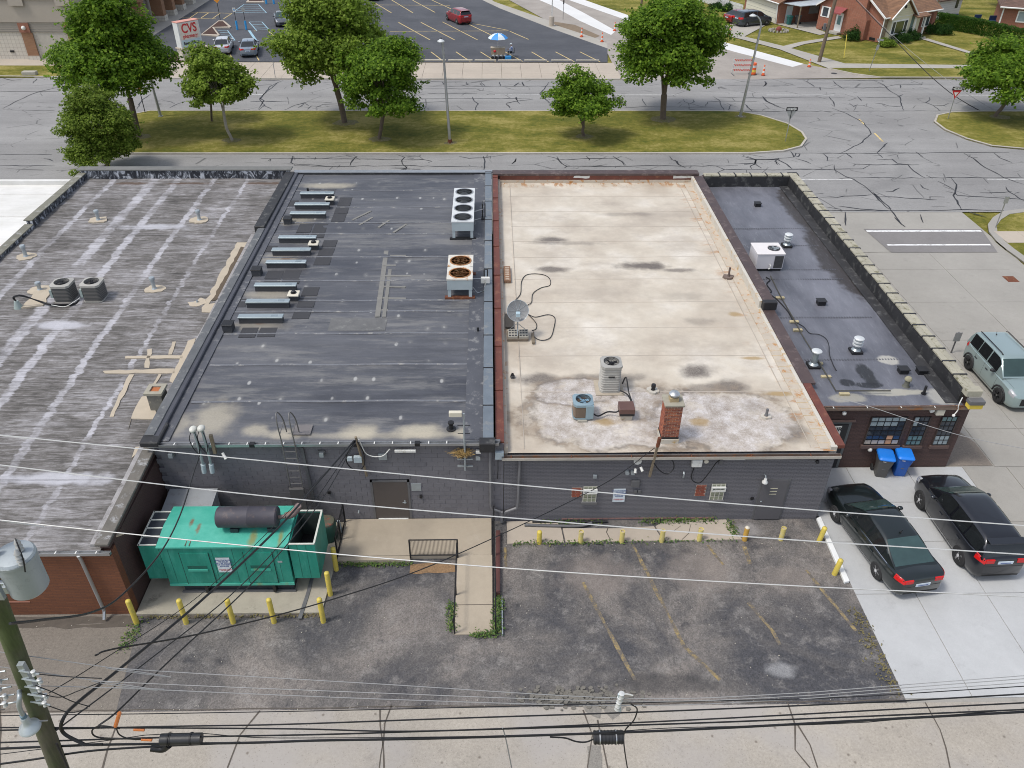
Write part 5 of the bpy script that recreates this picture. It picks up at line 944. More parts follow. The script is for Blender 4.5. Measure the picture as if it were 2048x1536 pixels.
a = (-6.83, 28.793, 3.91); b = (-4.436, 30.041, 3.92); z = zat(DP, a[1])
MB().box(a[0],b[0],a[1],b[1],z-.02,z+.014).build('repair_sheet', plain('faded_repair_sheet', (.125,.125,.125), .7, 0, .3, 2.2, dirt=(.2,.2,.19)), db)
# --- condensing units raised on legs
def fan_unit(name, label, x0, x1, y0, y1, z0, zf, zt, nf, topm, fanm, rail, blade):
    t = thing(name, label, 'air conditioner', ((x0+x1)/2, (y0+y1)/2, z0)); B = plain('pale_blue_grey_cabinet', (.40,.46,.48), .5, .1, .06, 1.5)
    o = MB()
    o.box(x0,x1,y0,y0+.04,zf,zt-.02).box(x0,x1,y1-.04,y1,zf,zt-.02).box(x0,x0+.04,y0+.04,y1-.04,zf,zt-.02).box(x1-.04,x1,y0+.04,y1-.04,zf,zt-.02).box(x0+.04,x1-.04,y0+.04,y1-.04,zf,zf+.03)
    o.build('cabinet', B, t)
    # top plate with round fan openings
    L = (y1-y0); cell = L/nf; r = min(cell*.43, (x1-x0)*.40); cx = (x0+x1)/2; top = MB(); N = 24
    for i in range(nf):
        cy = y0+cell*(i+.5); sq = []
        for k in range(N):
            a = 2*math.pi*k/N; c, s_ = math.cos(a), math.sin(a); m = max(abs(c)/((x1-x0)/2+.02), abs(s_)/(cell/2))
            sq.append((cx+c/m, cy+s_/m, zt))
        ci = [(cx+r*math.cos(2*math.pi*k/N), cy+r*math.sin(2*math.pi*k/N), zt) for k in range(N)]
        lo = [(p[0],p[1],zt-.14) for p in ci]
        top.add(sq+ci+lo, [(k,(k+1)%N,(k+1)%N+N,k+N) for k in range(N)]+[(k+N,(k+1)%N+N,(k+1)%N+2*N,k+2*N) for k in range(N)])
    for (a0,a1,b0,b1) in ((x0-.02,x1+.02,y0-.012,y0-.002),(x0-.02,x1+.02,y1+.002,y1+.012)): top.box(a0,a1,b0,b1,zt-.05,zt)
    top.build('top_plate', topm, t)
    for i in range(nf):
        cy = y0+cell*(i+.5); f = thing_part('fan', t)
        hub = MB().cyl((cx,cy,zt-.16),(cx,cy,zt-.07),.09,n=12)
        for k in range(4):
            a = k*math.pi/2+i*.5; q = Matrix.Rotation(a,3,'Z') @ Matrix.Rotation(R(24),3,'X'); hub.obox(Vector((cx,cy,zt-.12)) + Matrix.Rotation(a,3,'Z') @ Vector((r*.52,0,0)), (r*.78,r*.5,.012), m=q)
        o = hub.build('fan', blade, t)
        MB().lathe([(r-.01,zt+.001),(r-.01,zt+.02),(r+.05,zt+.02),(r+.05,zt+.001)],(cx,cy,0),24).build('fan_ring', fanm, o, world=0) if 0 else None
        g = MB()
        for rr in (r*.35,r*.65,r*.98): g.tube([(cx+rr*math.cos(a),cy+rr*math.sin(a),zt+.015) for a in [2*math.pi*k/20 for k in range(21)]], .007, 4, False)
        for k in range(6): a = k*math.pi/3; g.tube([(cx+.05*math.cos(a),cy+.05*math.sin(a),zt+.015),(cx+r*math.cos(a),cy+r*math.sin(a),zt+.015)], .006, 4)
        g.build('guard', fanm, t)
        ring = MB().lathe([(r+.0,zt+.002),(r+.0,zt+.022),(r+.055,zt+.022),(r+.055,zt+.002)],(cx,cy,0),24); ring.build('fan_ring', fanm, t)
    for lx in (x0+.02, x1-.16):
        for ly in ((y0+.02, y1-.14) if nf < 3 else (y0+.02, (y0+y1)/2, y1-.14)):
            MB().box(lx,lx+.14,ly,ly+.10,z0+.08,zf).build('leg', B, t)
    for yy in (y0-.03, y1-.2): MB().box(x0-.12,x1+.12,yy,yy+.2,z0-.04,z0+.08).build('support_rail', rail, t)
    MB().box(x0+.04,x1-.04,y0+.04,y1-.04,zt-.30,zt-.29).build('coil', BLACKPL, t)
    return t
def thing_part(n, p): return None
OFFW = plain('off_white_unit_top', (.58,.60,.60), .5, .1, .05, 2); RUSTW = plain('rust_streaked_unit_top', (.60,.58,.52), .6, .1, .08, 3, dirt=(.45,.24,.09))
RUSTF = plain('rusty_fan', (.36,.16,.06), .7, .3, .4, 6, dirt=(.5,.36,.2))
fan_unit('condensing_unit', 'long pale rooftop unit with four round fans in a row on legs', -1.95,-.86,37.54,42.0,3.98,4.45,4.96,4,OFFW,GALV,BLACK,plain('fan_blade_grey', (.35,.36,.37), .5, .3))
fan_unit('condensing_unit', 'pale rooftop unit with two rusty orange fans on a rust red rail', -1.93,-.82,31.44,33.86,3.95,4.40,4.92,2,RUSTW,RUSTF,RUST,RUSTF)
# pipe stands beside them
t = thing('pipe_stand', 'dark twin pipe stand right of the four fan rooftop unit', 'pipe', (-.35,40.0,4.0))
MB().box(-.5,-.2,39.85,40.15,3.98,4.12).build('pitch_pocket', BLACKPL, t); MB().tube([(-.42,40,4.1),(-.42,40,5.0),(-.42,39.6,5.0)], .03, 6).tube([(-.29,40,4.1),(-.29,40,4.9)], .03, 6).build('pipe', BLACK, t)
MB().tube([(-.9,39.6,4.6),(-.42,39.9,4.62)], .03, 6).tube([(-.9,39.2,4.3),(-.5,39.7,4.2)], .02, 6).build('refrigerant_line', GALV, t)
t = thing('switch_box', 'white switch box on a post right of the two fan rooftop unit', 'electrical box', (-.25,32.6,3.96))
MB().tube([(-.3,32.8,3.95),(-.3,32.8,4.7),(-.15,32.8,4.7),(-.15,32.8,4.3)], .03, 6).build('post', BLACK, t); MB().box(-.45,-.05,32.5,32.66,4.15,4.42).build('box', WHITEMET, t, bevel=.01); MB().tube([(-.82,32.6,4.35),(-.45,32.6,4.35)], .015, 5).tube([(-.82,31.9,4.3),(-.6,31.8,4.05),(-.3,32.1,4.0),(-.25,32.5,4.15)], .018, 5).build('conduit', GALV, t)
tag(MB().cyl((-.55,28.7,3.9),(-.55,28.7,4.1),.045,n=10).build('roof_stub', BLACK, smooth=40), 'tiny pipe stub near the slate coping on the dark roof', 'vent pipe')
t = thing('vent_pipe', 'short black vent pipe with hat near the rear edge of the dark roof', 'vent pipe', (-1.42,22.2,3.86)); MB().cyl((-1.42,22.2,3.84),(-1.42,22.2,4.08),.08,n=12).build('pipe', BLACK, t, smooth=40); MB().cyl((-1.42,22.2,4.12),(-1.42,22.2,4.18),.11,n=12).build('hat', BLACK, t, smooth=40); MB().cyl((-1.42,22.2,3.84),(-1.42,22.2,3.9),.17,n=12).build('boot', BLACKPL, t)
tag(MB().cyl((-10.35,43.7,4.0),(-10.35,43.7,4.3),.06,n=10).build('vent_pipe', BLACK, smooth=40), 'small black vent pipe at the far left corner of the dark roof', 'vent pipe')
# --- grey roof
FINS = plain('grey_condenser_fins', (.10,.10,.10), .6, .3, .15, 8); CONDTOP = plain('beige_grey_condenser_top', (.36,.35,.32), .5, .1, .08, 3)
def condenser(label, x, y, z, w, h, rz=0, body=FINS, top=CONDTOP, name='condensing_unit', cap=None, panel=None, slat=None, ph=.07):
    t = thing(name, label, 'air conditioner', (x, y, z), rz)
    def rr(hw, r, z_): 
        q = []
        for cx, cy, a0 in ((hw-r,hw-r,0),(-hw+r,hw-r,90),(-hw+r,-hw+r,180),(hw-r,-hw+r,270)):
            q += [(cx+r*math.cos(R(a0+k*22.5)), cy+r*math.sin(R(a0+k*22.5))) for k in range(5)]
        return q
    P = rr(w/2-.03, .14, 0); MB().prism(P, .05, h-.12).build('cabinet', body, t, world=0, smooth=30)
    MB().prism(rr(w/2,.16,0), 0, .05).build('base_pan', top, t, world=0)
    # louvre fins
    f = MB(); n = int((h-.2)/ph)
    for i in range(n):
        z_ = .09+i*ph; q = rr(w/2-.018, .14, 0); m = len(q); f.add([(p[0],p[1],z_) for p in q]+[(p[0],p[1],z_+.022) for p in q], [(k,(k+1)%m,(k+1)%m+m,k+m) for k in range(m)]+[tuple(range(m-1,-1,-1)), tuple(range(m,2*m))])
    f.build('louvre_fins', slat or plain('fin_grey', (.17,.165,.155), .5, .3, .1, 6), t, world=0, kind='stuff')
    hr = w*.37; top_ = MB(); N = 20; q = [];
    for k in range(N):
        a = 2*math.pi*k/N; c, s_ = math.cos(a), math.sin(a); m = max(abs(c), abs(s_))/(w/2); mm = min(1/m, w*.62); q.append((c*mm, s_*mm, h-.03))
    ci = [(hr*math.cos(2*math.pi*k/N), hr*math.sin(2*math.pi*k/N), h) for k in range(N)]; lo = [(p[0],p[1],h-.14) for p in ci]; ob = [(p[0],p[1],h-.13) for p in q]
    top_.add(q+ci+lo+ob, [(k,(k+1)%N,(k+1)%N+N,k+N) for k in range(N)]+[(k+N,(k+1)%N+N,(k+1)%N+2*N,k+2*N) for k in range(N)]+[((k+1)%N,k,k+3*N,(k+1)%N+3*N) for k in range(N)])
    top_.build('top_plate', top, t, world=0, smooth=35)
    fan = MB().cyl((0,0,h-.16),(0,0,h-.06),.08,n=12)
    for k in range(4):
        a = k*math.pi/2+.4; fan.obox(Matrix.Rotation(a,3,'Z') @ Vector((hr*.5,0,0))+Vector((0,0,h-.11)), (hr*.8,hr*.45,.01), m=Matrix.Rotation(a,3,'Z') @ Matrix.Rotation(R(22),3,'X'))
    fan.build('fan', BLACK if cap is None else cap, t, world=0); MB().cyl((0,0,h-.165),(0,0,h-.16),hr,n=20).build('fan_well', BLACKPL, t, world=0)
    g = MB()
    for rr_ in (.3,.5,.7,.9,1.0): g.tube([(hr*rr_*math.cos(a),hr*rr_*math.sin(a),h+.01) for a in [2*math.pi*k/18 for k in range(19)]], .005, 4, False)
    for k in range(6): a = k*math.pi/3; g.tube([(0,0,h+.014),(hr*math.cos(a),hr*math.sin(a),h+.012)], .006, 4)
    g.build('guard', BLACK, t, world=0, kind='stuff')
    if panel: MB().box(w*.12,w*.505,-w/2-.015,-w/2+.08,.04,h-.05).build('service_panel', panel, t, world=0, bevel=.01)
    return t
zr = 3.60
c1 = condenser('left one of two grey condensers side by side on the streaky grey roof', -19.15, 32.2, zr, .86, .86)
c2 = condenser('right one of two grey condensers side by side on the streaky grey roof', -17.85, 32.25, zr, .86, .86)
for c in (c1, c2): MB().box(-.47,-.36,-.40,-.12,.25,.62).build('control_box', plain('teal_grey_box', (.30,.36,.34), .5), c, world=0)
t = thing('refrigerant_pipes', 'black insulated pipes curving from a cone flashing to the two condensers', 'pipe', (-20.3,31.7,zr))
MB().lathe([(.2,0),(.09,.35)],(-20.95,31.4,zr-.02),12).build('cone_flashing', _mc['teal_grey_box'], t, smooth=40)
for dz in (0,.05): MB().tube(catmull([(-20.95,31.4,zr+.3),(-20.98+dz,31.35,zr+.55),(-20.6,31.4,zr+.62-dz),(-20.0,31.6,zr+.15+dz),(-19.5,31.5,zr+.06+dz),(-18.6,31.55,zr+.05+dz),(-18.35,31.7,zr+.2)],5), .03, 6).build('pipe', BLACK, t, smooth=60)
MB().tube(catmull([(-19.5,31.45,zr+.1),(-18.9,31.4,zr+.04),(-18.5,31.6,zr+.2),(-18.3,31.75,zr+.3)],5), .018, 6).build('pipe', WHITEMET, t, smooth=60)
def vstack(label, p, h=.45, r=.085, cap=True, patch=.5, mat=SILVER, P=TAN):
    t = thing('vent_stack', label, 'roof vent', (p[0], p[1], p[2]-.02))
    MB().lathe([(r*1.9,0),(r*1.05,.1),(r,.13),(r,h)], n=14).build('pipe', mat, t, world=0, smooth=40)
    if cap:
        MB().lathe([(r*1.5,h),(r*1.5,h+.10),(r*1.3,h+.13),(0.001,h+.14)], n=14).build('cap', mat, t, world=0, smooth=40)
    if patch:
        rn_ = random.Random(int(p[0]*100)); q = [(patch*rn_.uniform(.8,1.15)*math.cos(a), patch*.85*rn_.uniform(.8,1.15)*math.sin(a)) for a in [k*math.pi/9 for k in range(18)]]
        MB().prism(q, -.1, .045).build('mastic_patch', P, t, world=0)
    return t
vstack('vent stack on a tan patch, far half of the grey roof, left of centre', (-20.911, 40.378, 3.84)); vstack('vent stack on a tan patch at the far right of the grey roof', (-15.548, 40.356, 3.84))
vstack('vent stack on a tan patch near the left parapet of the grey roof', (-22.857, 36.257, 3.72), .5); vstack('vent stack on a tan patch to the right of the two condensers', (-15.519, 33.053, 3.62), .5)
vstack('thin stub on a tan patch beside the peeled strip of the grey roof', (-13.198, 31.843, 3.58), .12, .04, False, .42); vstack('vent stack on a tan patch just left of the two condensers', (-20.726, 32.99, 3.62), .3)
tag(MB().prism(rag([(-20.744, 31.308, 3.58),(-19.874, 31.57, 3.58),(-20.163, 32.747, 3.62),(-20.95, 33.232, 3.62),(-20.812, 32.179, 3.6)],.3,.06), 3.5, 3.66).build('mastic_patch', TAN), 'tan mastic patch under the cone flashing left of the condensers', 'roof patch')
t = thing('chimney', 'short grey weathered chimney with an orange tile flue on the grey roof', 'chimney', (-12.42,24.3,3.36))
sl = MB(); bx_ = (-12.69,-12.15,24.08,24.62)
MB().box(*bx_,3.25,4.05).build('stack', plain('weathered_chimney', (.17,.165,.145), .9, 0, .35, 3, .5, dirt=(.3,.28,.22)), t, bevel=.01)
cp = MB(); a0,a1,b0,b1 = -12.75,-12.09,24.02,24.68
for r_ in ((a0,a1,b0,b0+.16),(a0,a1,b1-.16,b1),(a0,a0+.16,b0+.16,b1-.16),(a1-.16,a1,b0+.16,b1-.16)): cp.box(*r_,4.05,4.15)
cp.build('cap', plain('chimney_cap_concrete', (.32,.30,.24), .9, 0, .2, 4), t); MB().box(-12.6,-12.24,24.17,24.53,3.9,4.09).build('flue', plain('orange_flue', (.42,.14,.05), .8), t)
# --- cream roof
c = condenser('tall grey slatted condenser on the cream roof', 4.58, 25.45, 3.33, .80, 1.22, 0, plain('pale_grey_slats', (.40,.39,.36), .5, .2, .06, 3), _mc['pale_grey_slats'], slat=plain('pale_slat_ridge', (.46,.45,.42), .5), ph=.11)
MB().box(-.12,.12,-.405,-.39,.72,.78).build('badge', BLACKPL, c, world=0); MB().box(-.55,.55,-.5,.5,-.08,.0).build('pad', plain('tan_pad', (.38,.33,.26), .9), c, world=0)
c = condenser('squat blue condenser with brown coil on the cream roof', 3.37, 23.75, 3.34, .74, .68, 0, plain('brown_coil', (.12,.085,.06), .7), plain('steel_blue_top', (.26,.36,.41), .4, .3, .06, 2), slat=plain('brown_coil_fin', (.20,.15,.11), .7), panel=_mc['steel_blue_top'], ph=.045, cap=plain('blue_fan', (.3,.5,.65), .4))
MB().box(-.2,.15,-.46,-.3,-.06,.0).build('brick_foot', CINDER, c, world=0)
t = thing('service_hood', 'small brown metal service hood on a pale base, between the condensers and the chimney', 'roof hood', (4.97,23.6,3.3))
MB().box(4.76,5.2,23.42,23.84,3.26,3.5).build('base', plain('pale_hood_base', (.50,.46,.39), .7, dirt=(.35,.25,.15)), t, bevel=.02); MB().box(4.70,5.26,23.36,23.90,3.5,3.80).build('hood', plain('brown_hood', (.115,.06,.05), .45, .1, .1, 3), t, bevel=.012); MB().box(4.71,5.25,23.355,23.36,3.5,3.60).build('louvre', BLACK, t)
t = thing('condenser_hose', 'black hoses running from the two condensers to the brown hood', 'hose', (4.3,24,3.3))
for P in ([(5.02,25.1,3.75),(5.12,25.0,4.1),(5.2,24.6,3.7),(5.25,24.2,3.6),(5.1,23.9,3.7)], [(4.95,25.0,3.5),(5.2,24.8,3.45),(5.3,24.4,3.38),(5.2,24.0,3.36),(4.85,23.9,3.6)], [(3.76,23.6,3.45),(3.95,23.5,3.42),(4.3,23.7,3.45),(4.6,23.62,3.5),(4.72,23.6,3.6)]): MB().tube(catmull(P,5), .028, 6).build('hose', BLACK, t, smooth=60)
# brick chimney, brick by brick
t = thing('chimney', 'red brick chimney with a metal cap at the rear edge of the cream roof', 'chimney', (6.32,22.35,3.3))
k = NB('chimney_red_brick'); oi = k.n('ShaderNodeObjectInfo'); RBM = k.out(k.val(k.ramp(oi.outputs['Random'], (0, (.16,.055,.04)), (.5, (.27,.085,.05)), (1, (.38,.13,.065))), k.noise(30,4), .7, 1.3), .85); cx0,cx1,cy0,cy1 = 6.02,6.62,22.08,22.66
MB().box(cx0+.012,cx1-.012,cy0+.012,cy1-.012,3.2,4.86).build('mortar_core', plain('chimney_mortar', (.50,.40,.31), .9, 0, .1, 8), t)
MB().box(cx0-.03,cx1+.03,cy0-.03,cy1+.03,3.2,3.46).build('base_flashing', CREAM, t, bevel=.01); MB().box(cx0-.01,cx1+.01,cy0-.01,cy1+.01,3.462,3.53).build('lead_strip', BLACK, t)
proto = {}
def brick(x0,x1,y0,y1,z):
    k_ = (round(x1-x0,3), round(y1-y0,3))
    if k_ not in proto: o = proto[k_] = MB().box(0,x1-x0,0,y1-y0,0,.048).build('brick', RBM, t, world=0)
    else: o = proto[k_].copy(); C.objects.link(o); o.parent = t
    o.location = (x0-t.location.x, y0-t.location.y, z-t.location.z)
random.seed(4)
for r in range(20):
    z = 3.548+r*.067; j = lambda: random.choice((0,.002,.004))
    cuts = (0,.2,.4,.6) if r % 2 else (0,.1,.3,.5,.6)
    for a, b in zip(cuts, cuts[1:]): e = j(); brick(cx0+a+.009, cx0+b-.009, cy0-e, cy0+.011, z); brick(cx0+a+.005, cx0+b-.005, cy1-.011, cy1+e, z)
    cuts = (.012,.19,.39,.568) if r % 2 else (.012,.29,.568)
    for a, b in zip(cuts, cuts[1:]): e = j(); brick(cx0-e, cx0+.011, cy0+a+.005, cy0+b-.005, z)
    for a, b in zip(cuts, cuts[1:]): e = j(); brick(cx1-.011, cx1+e, cy0+a+.005, cy0+b-.005, z)
MB().box(cx0-.05,cx1+.05,cy0-.05,cy1+.05,4.885,4.97).build('cap_slab', _mc['chimney_cap_concrete'], t, bevel=.012)
MB().box(6.17,6.47,22.22,22.52,4.97,5.12).build('flue', plain('tan_flue', (.40,.31,.18), .8), t); MB().lathe([(.12,5.12),(.12,5.2),(.19,5.2),(.19,5.25),(.12,5.32),(.001,5.34)],(6.32,22.37,0),16).build('flue_cap', plain('bright_galv', (.55,.57,.58), .35, .8), t, smooth=40)
# satellite dish on a block base
t = thing('satellite_dish', 'grey mesh satellite dish on a mast over a pallet of cinder blocks', 'satellite dish', (1.12,29.1,3.4))
MB().box(.68,1.58,28.8,29.5,3.36,3.46).build('base_tray', plain('tray_brown', (.16,.13,.10), .9, 0, .3, 3), t)
for i in range(2):
    for j_ in range(3):
        x0 = .72+i*.46; y0 = 28.86+j_*.205; bb = MB(); bb.box(x0,x0+.40,y0,y0+.19,3.46,3.56); o = bb.build('cinder_block', CINDER, t)
        hm = MB(); [hm.box(x0+.03+.125*c,x0+.12+.125*c,y0+.045,y0+.145,3.561,3.563) for c in range(3)]; hm.build('block_cell', BLACKPL, o, world=True)
MB().tube([(1.12,29.05,3.5),(1.12,29.05,4.75)], .03, 8).tube([(1.12,29.05,4.1),(.8,29.4,3.6)], .014, 5).tube([(1.12,29.05,4.1),(1.45,29.4,3.6)], .014, 5).tube([(1.12,29.05,3.9),(1.12,28.85,3.6)], .014, 5).build('mast', SILVER, t)
dish = []; q = Matrix.Rotation(R(-62), 3, 'X')
prof = [(i/6*.45, (i/6)**2*.09) for i in range(7)]; mb = MB(); n = 28; vs = []
for r_, h_ in prof:
    for k_ in range(n): a = 2*math.pi*k_/n; vs.append(Vector((1.12,29.18,4.62)) + Matrix.Rotation(R(55),3,'X') @ Vector((r_*math.cos(a), r_*math.sin(a), h_)))
mb.add(vs, [(i*n+k_, i*n+(k_+1)%n, (i+1)*n+(k_+1)%n, (i+1)*n+k_) for i in range(6) for k_ in range(n)])
mb.build('dish', plain('mesh_grey', (.20,.205,.21), .6, .2, .12, 6), t, smooth=60)
rb = MB()
for k_ in range(10):
    a = 2*math.pi*k_/10; rb.tube([Vector((1.12,29.18,4.62)) + Matrix.Rotation(R(55),3,'X') @ Vector((r_*math.cos(a), r_*math.sin(a), h_+.012)) for r_, h_ in prof], .007, 4)
rb.tube([Vector((1.12,29.18,4.62)) + Matrix.Rotation(R(55),3,'X') @ Vector((.45*math.cos(a), .45*math.sin(a), .09)) for a in [2*math.pi*i/28 for i in range(29)]], .012, 5, False)
rb.build('rib', SILVER, t, kind='stuff')
MB().box(1.03,1.21,28.68,28.86,4.60,4.78).build('receiver', plain('receiver_blue_grey', (.40,.52,.58), .4), t, bevel=.01); MB().tube([(1.12,28.8,4.55),(1.12,29.05,4.3)], .012, 5).build('feed_arm', SILVER, t)
def groundcable(label, pts, r=.018, mat=BLACK): return tag(MB().tube(catmull(pts,6), r, 5).build('loose_cable', mat, smooth=60), label, 'cable')
gc = lambda L, dz=.03: [(x, y, zat(WP, y)+dz) for x, y in L]
groundcable('loose black cable looping up the cream roof behind the dish', gc([(1.1,32.22),(1.37,32.87),(1.47,34.08),(1.76,34.72),(2.43,34.75),(2.8,34.36),(2.79,33.66),(2.35,33.4),(1.95,32.87),(1.85,32.09),(1.65,31.78)]))
groundcable('loose black cable looping right of the dish toward a wood block', gc([(1.65,31),(1.97,30.76),(2.53,30.96),(2.82,30.69),(2.73,29.88),(2.53,29.09),(2.17,28.85),(1.86,29.09),(1.83,29.54)]))
groundcable('short black cable from the dish bending to the wood block', gc([(1.65,31),(1.9,30.46),(1.99,30.11),(1.94,29.77),(1.77,29.63)]))
tag(MB().box(1.72,1.84,28.55,29.35,3.38,3.46).build('wood_block', WOODOLD, bevel=.006), 'short weathered timber lying right of the dish base', 'timber')
tag(MB().box(.62,.98,29.75,30.9,3.44,3.5).build('rubber_mat', plain('rubber_mat_black', (.05,.045,.04), .9)), 'dark mat lying behind the satellite dish', 'mat')
t = thing('timber_block', 'long rust stained timber block with holes near the red coping', 'timber', (.85,34.6,3.45)); MB().box(.62,.95,33.9,35.4,3.44,3.56).build('timber', plain('stained_timber', (.22,.12,.07), .9, 0, .4, 5, dirt=(.4,.3,.22)), t)
for i in range(6): MB().box(.70,.88,34.0+i*.23,34.13+i*.23,3.561,3.566).build('block_cell', plain('pale_cell', (.45,.36,.28), .9), t)
vstack('low black vent with white boot behind the brown hood', (6.264, 25.211, 3.36), .16, .06, True, .24, BLACK, CREAM); vstack('narrow vent pipe with cream boot at the right of the cream roof', (10.197, 23.543, 3.34), .34, .05, False, .2, PAINTGREY, CREAM)
vstack('leaning brown vent pipe near the right flashing of the cream roof', (11.442, 34.403, 3.48), .5, .045, False, .26, plain('brown_pipe', (.10,.07,.06), .7), plain('brown_boot', (.16,.12,.10), .8)); vstack('tiny dark stub near the left edge of the cream roof', (0.839, 26.155, 3.4), .08, .05, False, .1, BLACK, PAINTGREY)
for i, (p, lab) in enumerate((((1.499, 43.845, 3.55),'far'),((0.997, 43.186, 3.55),'farthest left'),((1.529, 40.144, 3.5),'third'),((3.997, 25.806, 3.36),'square'))):
    pass
# --- black roof
t = thing('rooftop_unit', 'square white packaged unit with a round fan on the black roof', 'air conditioner', (13.75,35.9,3.2))
x0,x1,y0,y1,z0,zt = 13.06,14.40,35.5,36.75,3.32,4.14
LAV = plain('lavender_white_cabinet', (.60,.58,.60), .5, .05, .05, 1.2)
MB().box(x0,x1,y0,y1,z0,zt-.04).build('cabinet', LAV, t, bevel=.012); MB().box(x0-.03,x1+.03,y0-.03,y1+.03,zt-.038,zt).build('top_plate', plain('warm_white_top', (.66,.63,.62), .5, 0, .04, 1.5), t, bevel=.012)
MB().box(x0+.05,x1-.05,y0+.05,y1-.05,3.1,z0).build('curb', BLACK, t); MB().cyl((14.0,36.1,zt+.001),(14.0,36.1,zt+.012),.30,n=24).build('fan_opening', BLACKPL, t)
f = MB()
for k_ in range(4): f.obox(Matrix.Rotation(k_*math.pi/2,3,'Z') @ Vector((.14,0,0))+Vector((14.0,36.1,zt+.02)), (.22,.13,.008), m=Matrix.Rotation(k_*math.pi/2,3,'Z') @ Matrix.Rotation(R(12),3,'X'))
f.build('fan', SILVER, t); g = MB(); [g.tube([(14+rr_*math.cos(a),36.1+rr_*math.sin(a),zt+.045) for a in [2*math.pi*i/20 for i in range(21)]], .006, 4, False) for rr_ in (.1,.2,.3)]; g.build('guard', PAINTGREY, t, kind='stuff')
MB().box(13.93,14.36,y0-.012,y0-.002,z0+.05,zt-.12).build('coil_grille', FINS, t)
for i in range(9): MB().box(13.95+i*.045,13.96+i*.045,y0-.018,y0-.0125,z0+.06,zt-.13).build('grille_bar', BLACK, t)
MB().box(13.62,13.90,y0-.008,y0-.002,z0+.02,zt-.06).build('access_panel', LAV, t); MB().box(x0-.008,x0-.001,35.75,36.2,z0+.03,zt-.12).build('access_panel', LAV, t); MB().tube([(13.75,35.49,3.55),(13.75,35.4,3.55),(13.75,35.4,3.4),(13.68,35.4,3.36)], .03, 6).build('condensate_pipe', WHITEMET, t)
def hoodvent(label, p, tall=.62, rings=2):
    t = thing('exhaust_vent', label, 'roof vent', (p[0], p[1], p[2]-.02)); G_ = plain('bright_vent_white', (.66,.68,.68), .4, .3, .05, 3); S_ = plain('vent_steel', (.36,.40,.41), .4, .6)
    MB().box(-.24,.24,-.24,.24,0,.12).build('curb', BLACK, t, world=0, bevel=.02); MB().lathe([(.20,.12),(.12,.2),(.12,tall)], n=16).build('pipe', S_, t, world=0, smooth=40)
    pr_ = []
    for i in range(rings): z_ = tall-.28+i*.14; MB().lathe([(.13,z_),(.21,z_+.02),(.21,z_+.075),(.13,z_+.09)], n=18).build('ring', G_, t, world=0, smooth=40)
    MB().lathe([(.14,tall),(.2,tall+.01),(.21,tall+.06),(.17,tall+.09),(.001,tall+.1)], n=18).build('cap', G_, t, world=0, smooth=40); return t
hoodvent('silver ringed exhaust vent beside the white unit at the far end of the black roof', (15.483, 38.271, 3.24)); hoodvent('silver ringed exhaust vent with wet stain in the middle of the black roof', (15.365, 28.236, 3.14))
hoodvent('round topped exhaust vent by the brown coping of the black roof', (13.208, 27.17, 3.13), .7, 0)
for p, lab, sz in (((15.389, 43.496, 3.28),'small black scupper box at the far end of the black roof',.32),((15.252, 32.226, 3.18),'small black scupper box in the middle of the black roof',.36),((16.728, 26.682, 3.12),'left one of two black boxes at the right of the black roof',.36),((17.468, 26.639, 3.12),'right one of two black boxes at the right of the black roof',.36)):
    t = thing('box_vent', lab, 'roof vent', (p[0], p[1], p[2]-.03)); MB().box(-sz/2,sz/2,-.12,.2,0,.2).build('box', BLACK, t, world=0, bevel=.012); MB().box(-sz/2-.03,sz/2+.03,-.15,.22,.2,.23).build('lid', BLACKPL, t, world=0)
t = thing('vent_stub', 'short tar coated stack with a domed cap near the rear of the black roof', 'roof vent', (16.462, 25.761, 3.1)); MB().lathe([(.16,-.02),(.1,.06),(.1,.3)], n=14).build('pipe', plain('tarred_pipe', (.10,.10,.08), .7, 0, .4, 5), t, world=0, smooth=40); MB().lathe([(.14,.3),(.14,.36),(.1,.42),(.001,.43)], n=14).build('cap', plain('mossy_cap', (.28,.26,.18), .8, 0, .3, 6), t, world=0, smooth=40)
t = thing('vent_stub', 'thin black vent pipe near the rear right corner of the black roof', 'roof vent', (16.919, 25.215, 3.1)); MB().cyl((0,0,-.02),(0,0,.38),.05,n=10).build('pipe', BLACK, t, world=0, smooth=40); MB().cyl((0,0,-.02),(0,0,.05),.1,n=10).build('boot', BLACK, t, world=0)
bc = lambda L, dz=.04: [(x, y, zat(KP, y)+dz) for x, y in L]
GASP = plain('dull_gas_pipe', (.08,.075,.06), .6, .3, .3, 4)
t = thing('gas_pipe', 'long thin gas pipe on wood blocks along the left of the black roof', 'pipe', (13.8,30,3.2))
MB().tube(bc([(13.62,34.78),(13.52,32.86),(13.5,30.73),(13.45,29.23),(13.48,27.72),(13.48,26.42),(13.47,25.3),(14.39,25.3),(15.62,25.29)],.12), .028, 6).build('pipe', GASP, t)
for x, y in [(13.51,32.78),(13.5,30.63),(13.44,29.93),(13.46,27.33),(13.47,26.38),(13.79,25.21)]: MB().box(x-.2,x+.2,y-.07,y+.07,zat(KP,y)+.0,zat(KP,y)+.09).build('support_block', plain('tan_pipe_block', (.42,.36,.22), .8, 0, .2, 5), t, bevel=.01)
groundcable('thin black cable wandering down the middle of the black roof', bc([(13.44,30.73),(13.78,30.25),(13.89,29.68),(14.27,29.56),(14.45,29.22),(14.38,28.67),(14.18,28.03),(14.07,27.31),(14.04,26.81)]), .02, TAR)
groundcable('tangled black cable below the white unit on the black roof', bc([(13.43,34.82),(13.54,34.54),(13.26,34.12),(13.29,33.44),(13.15,33.17),(13.32,32.64),(13.44,32),(13.5,31.37),(13.46,30.64)]), .028, BLACK)

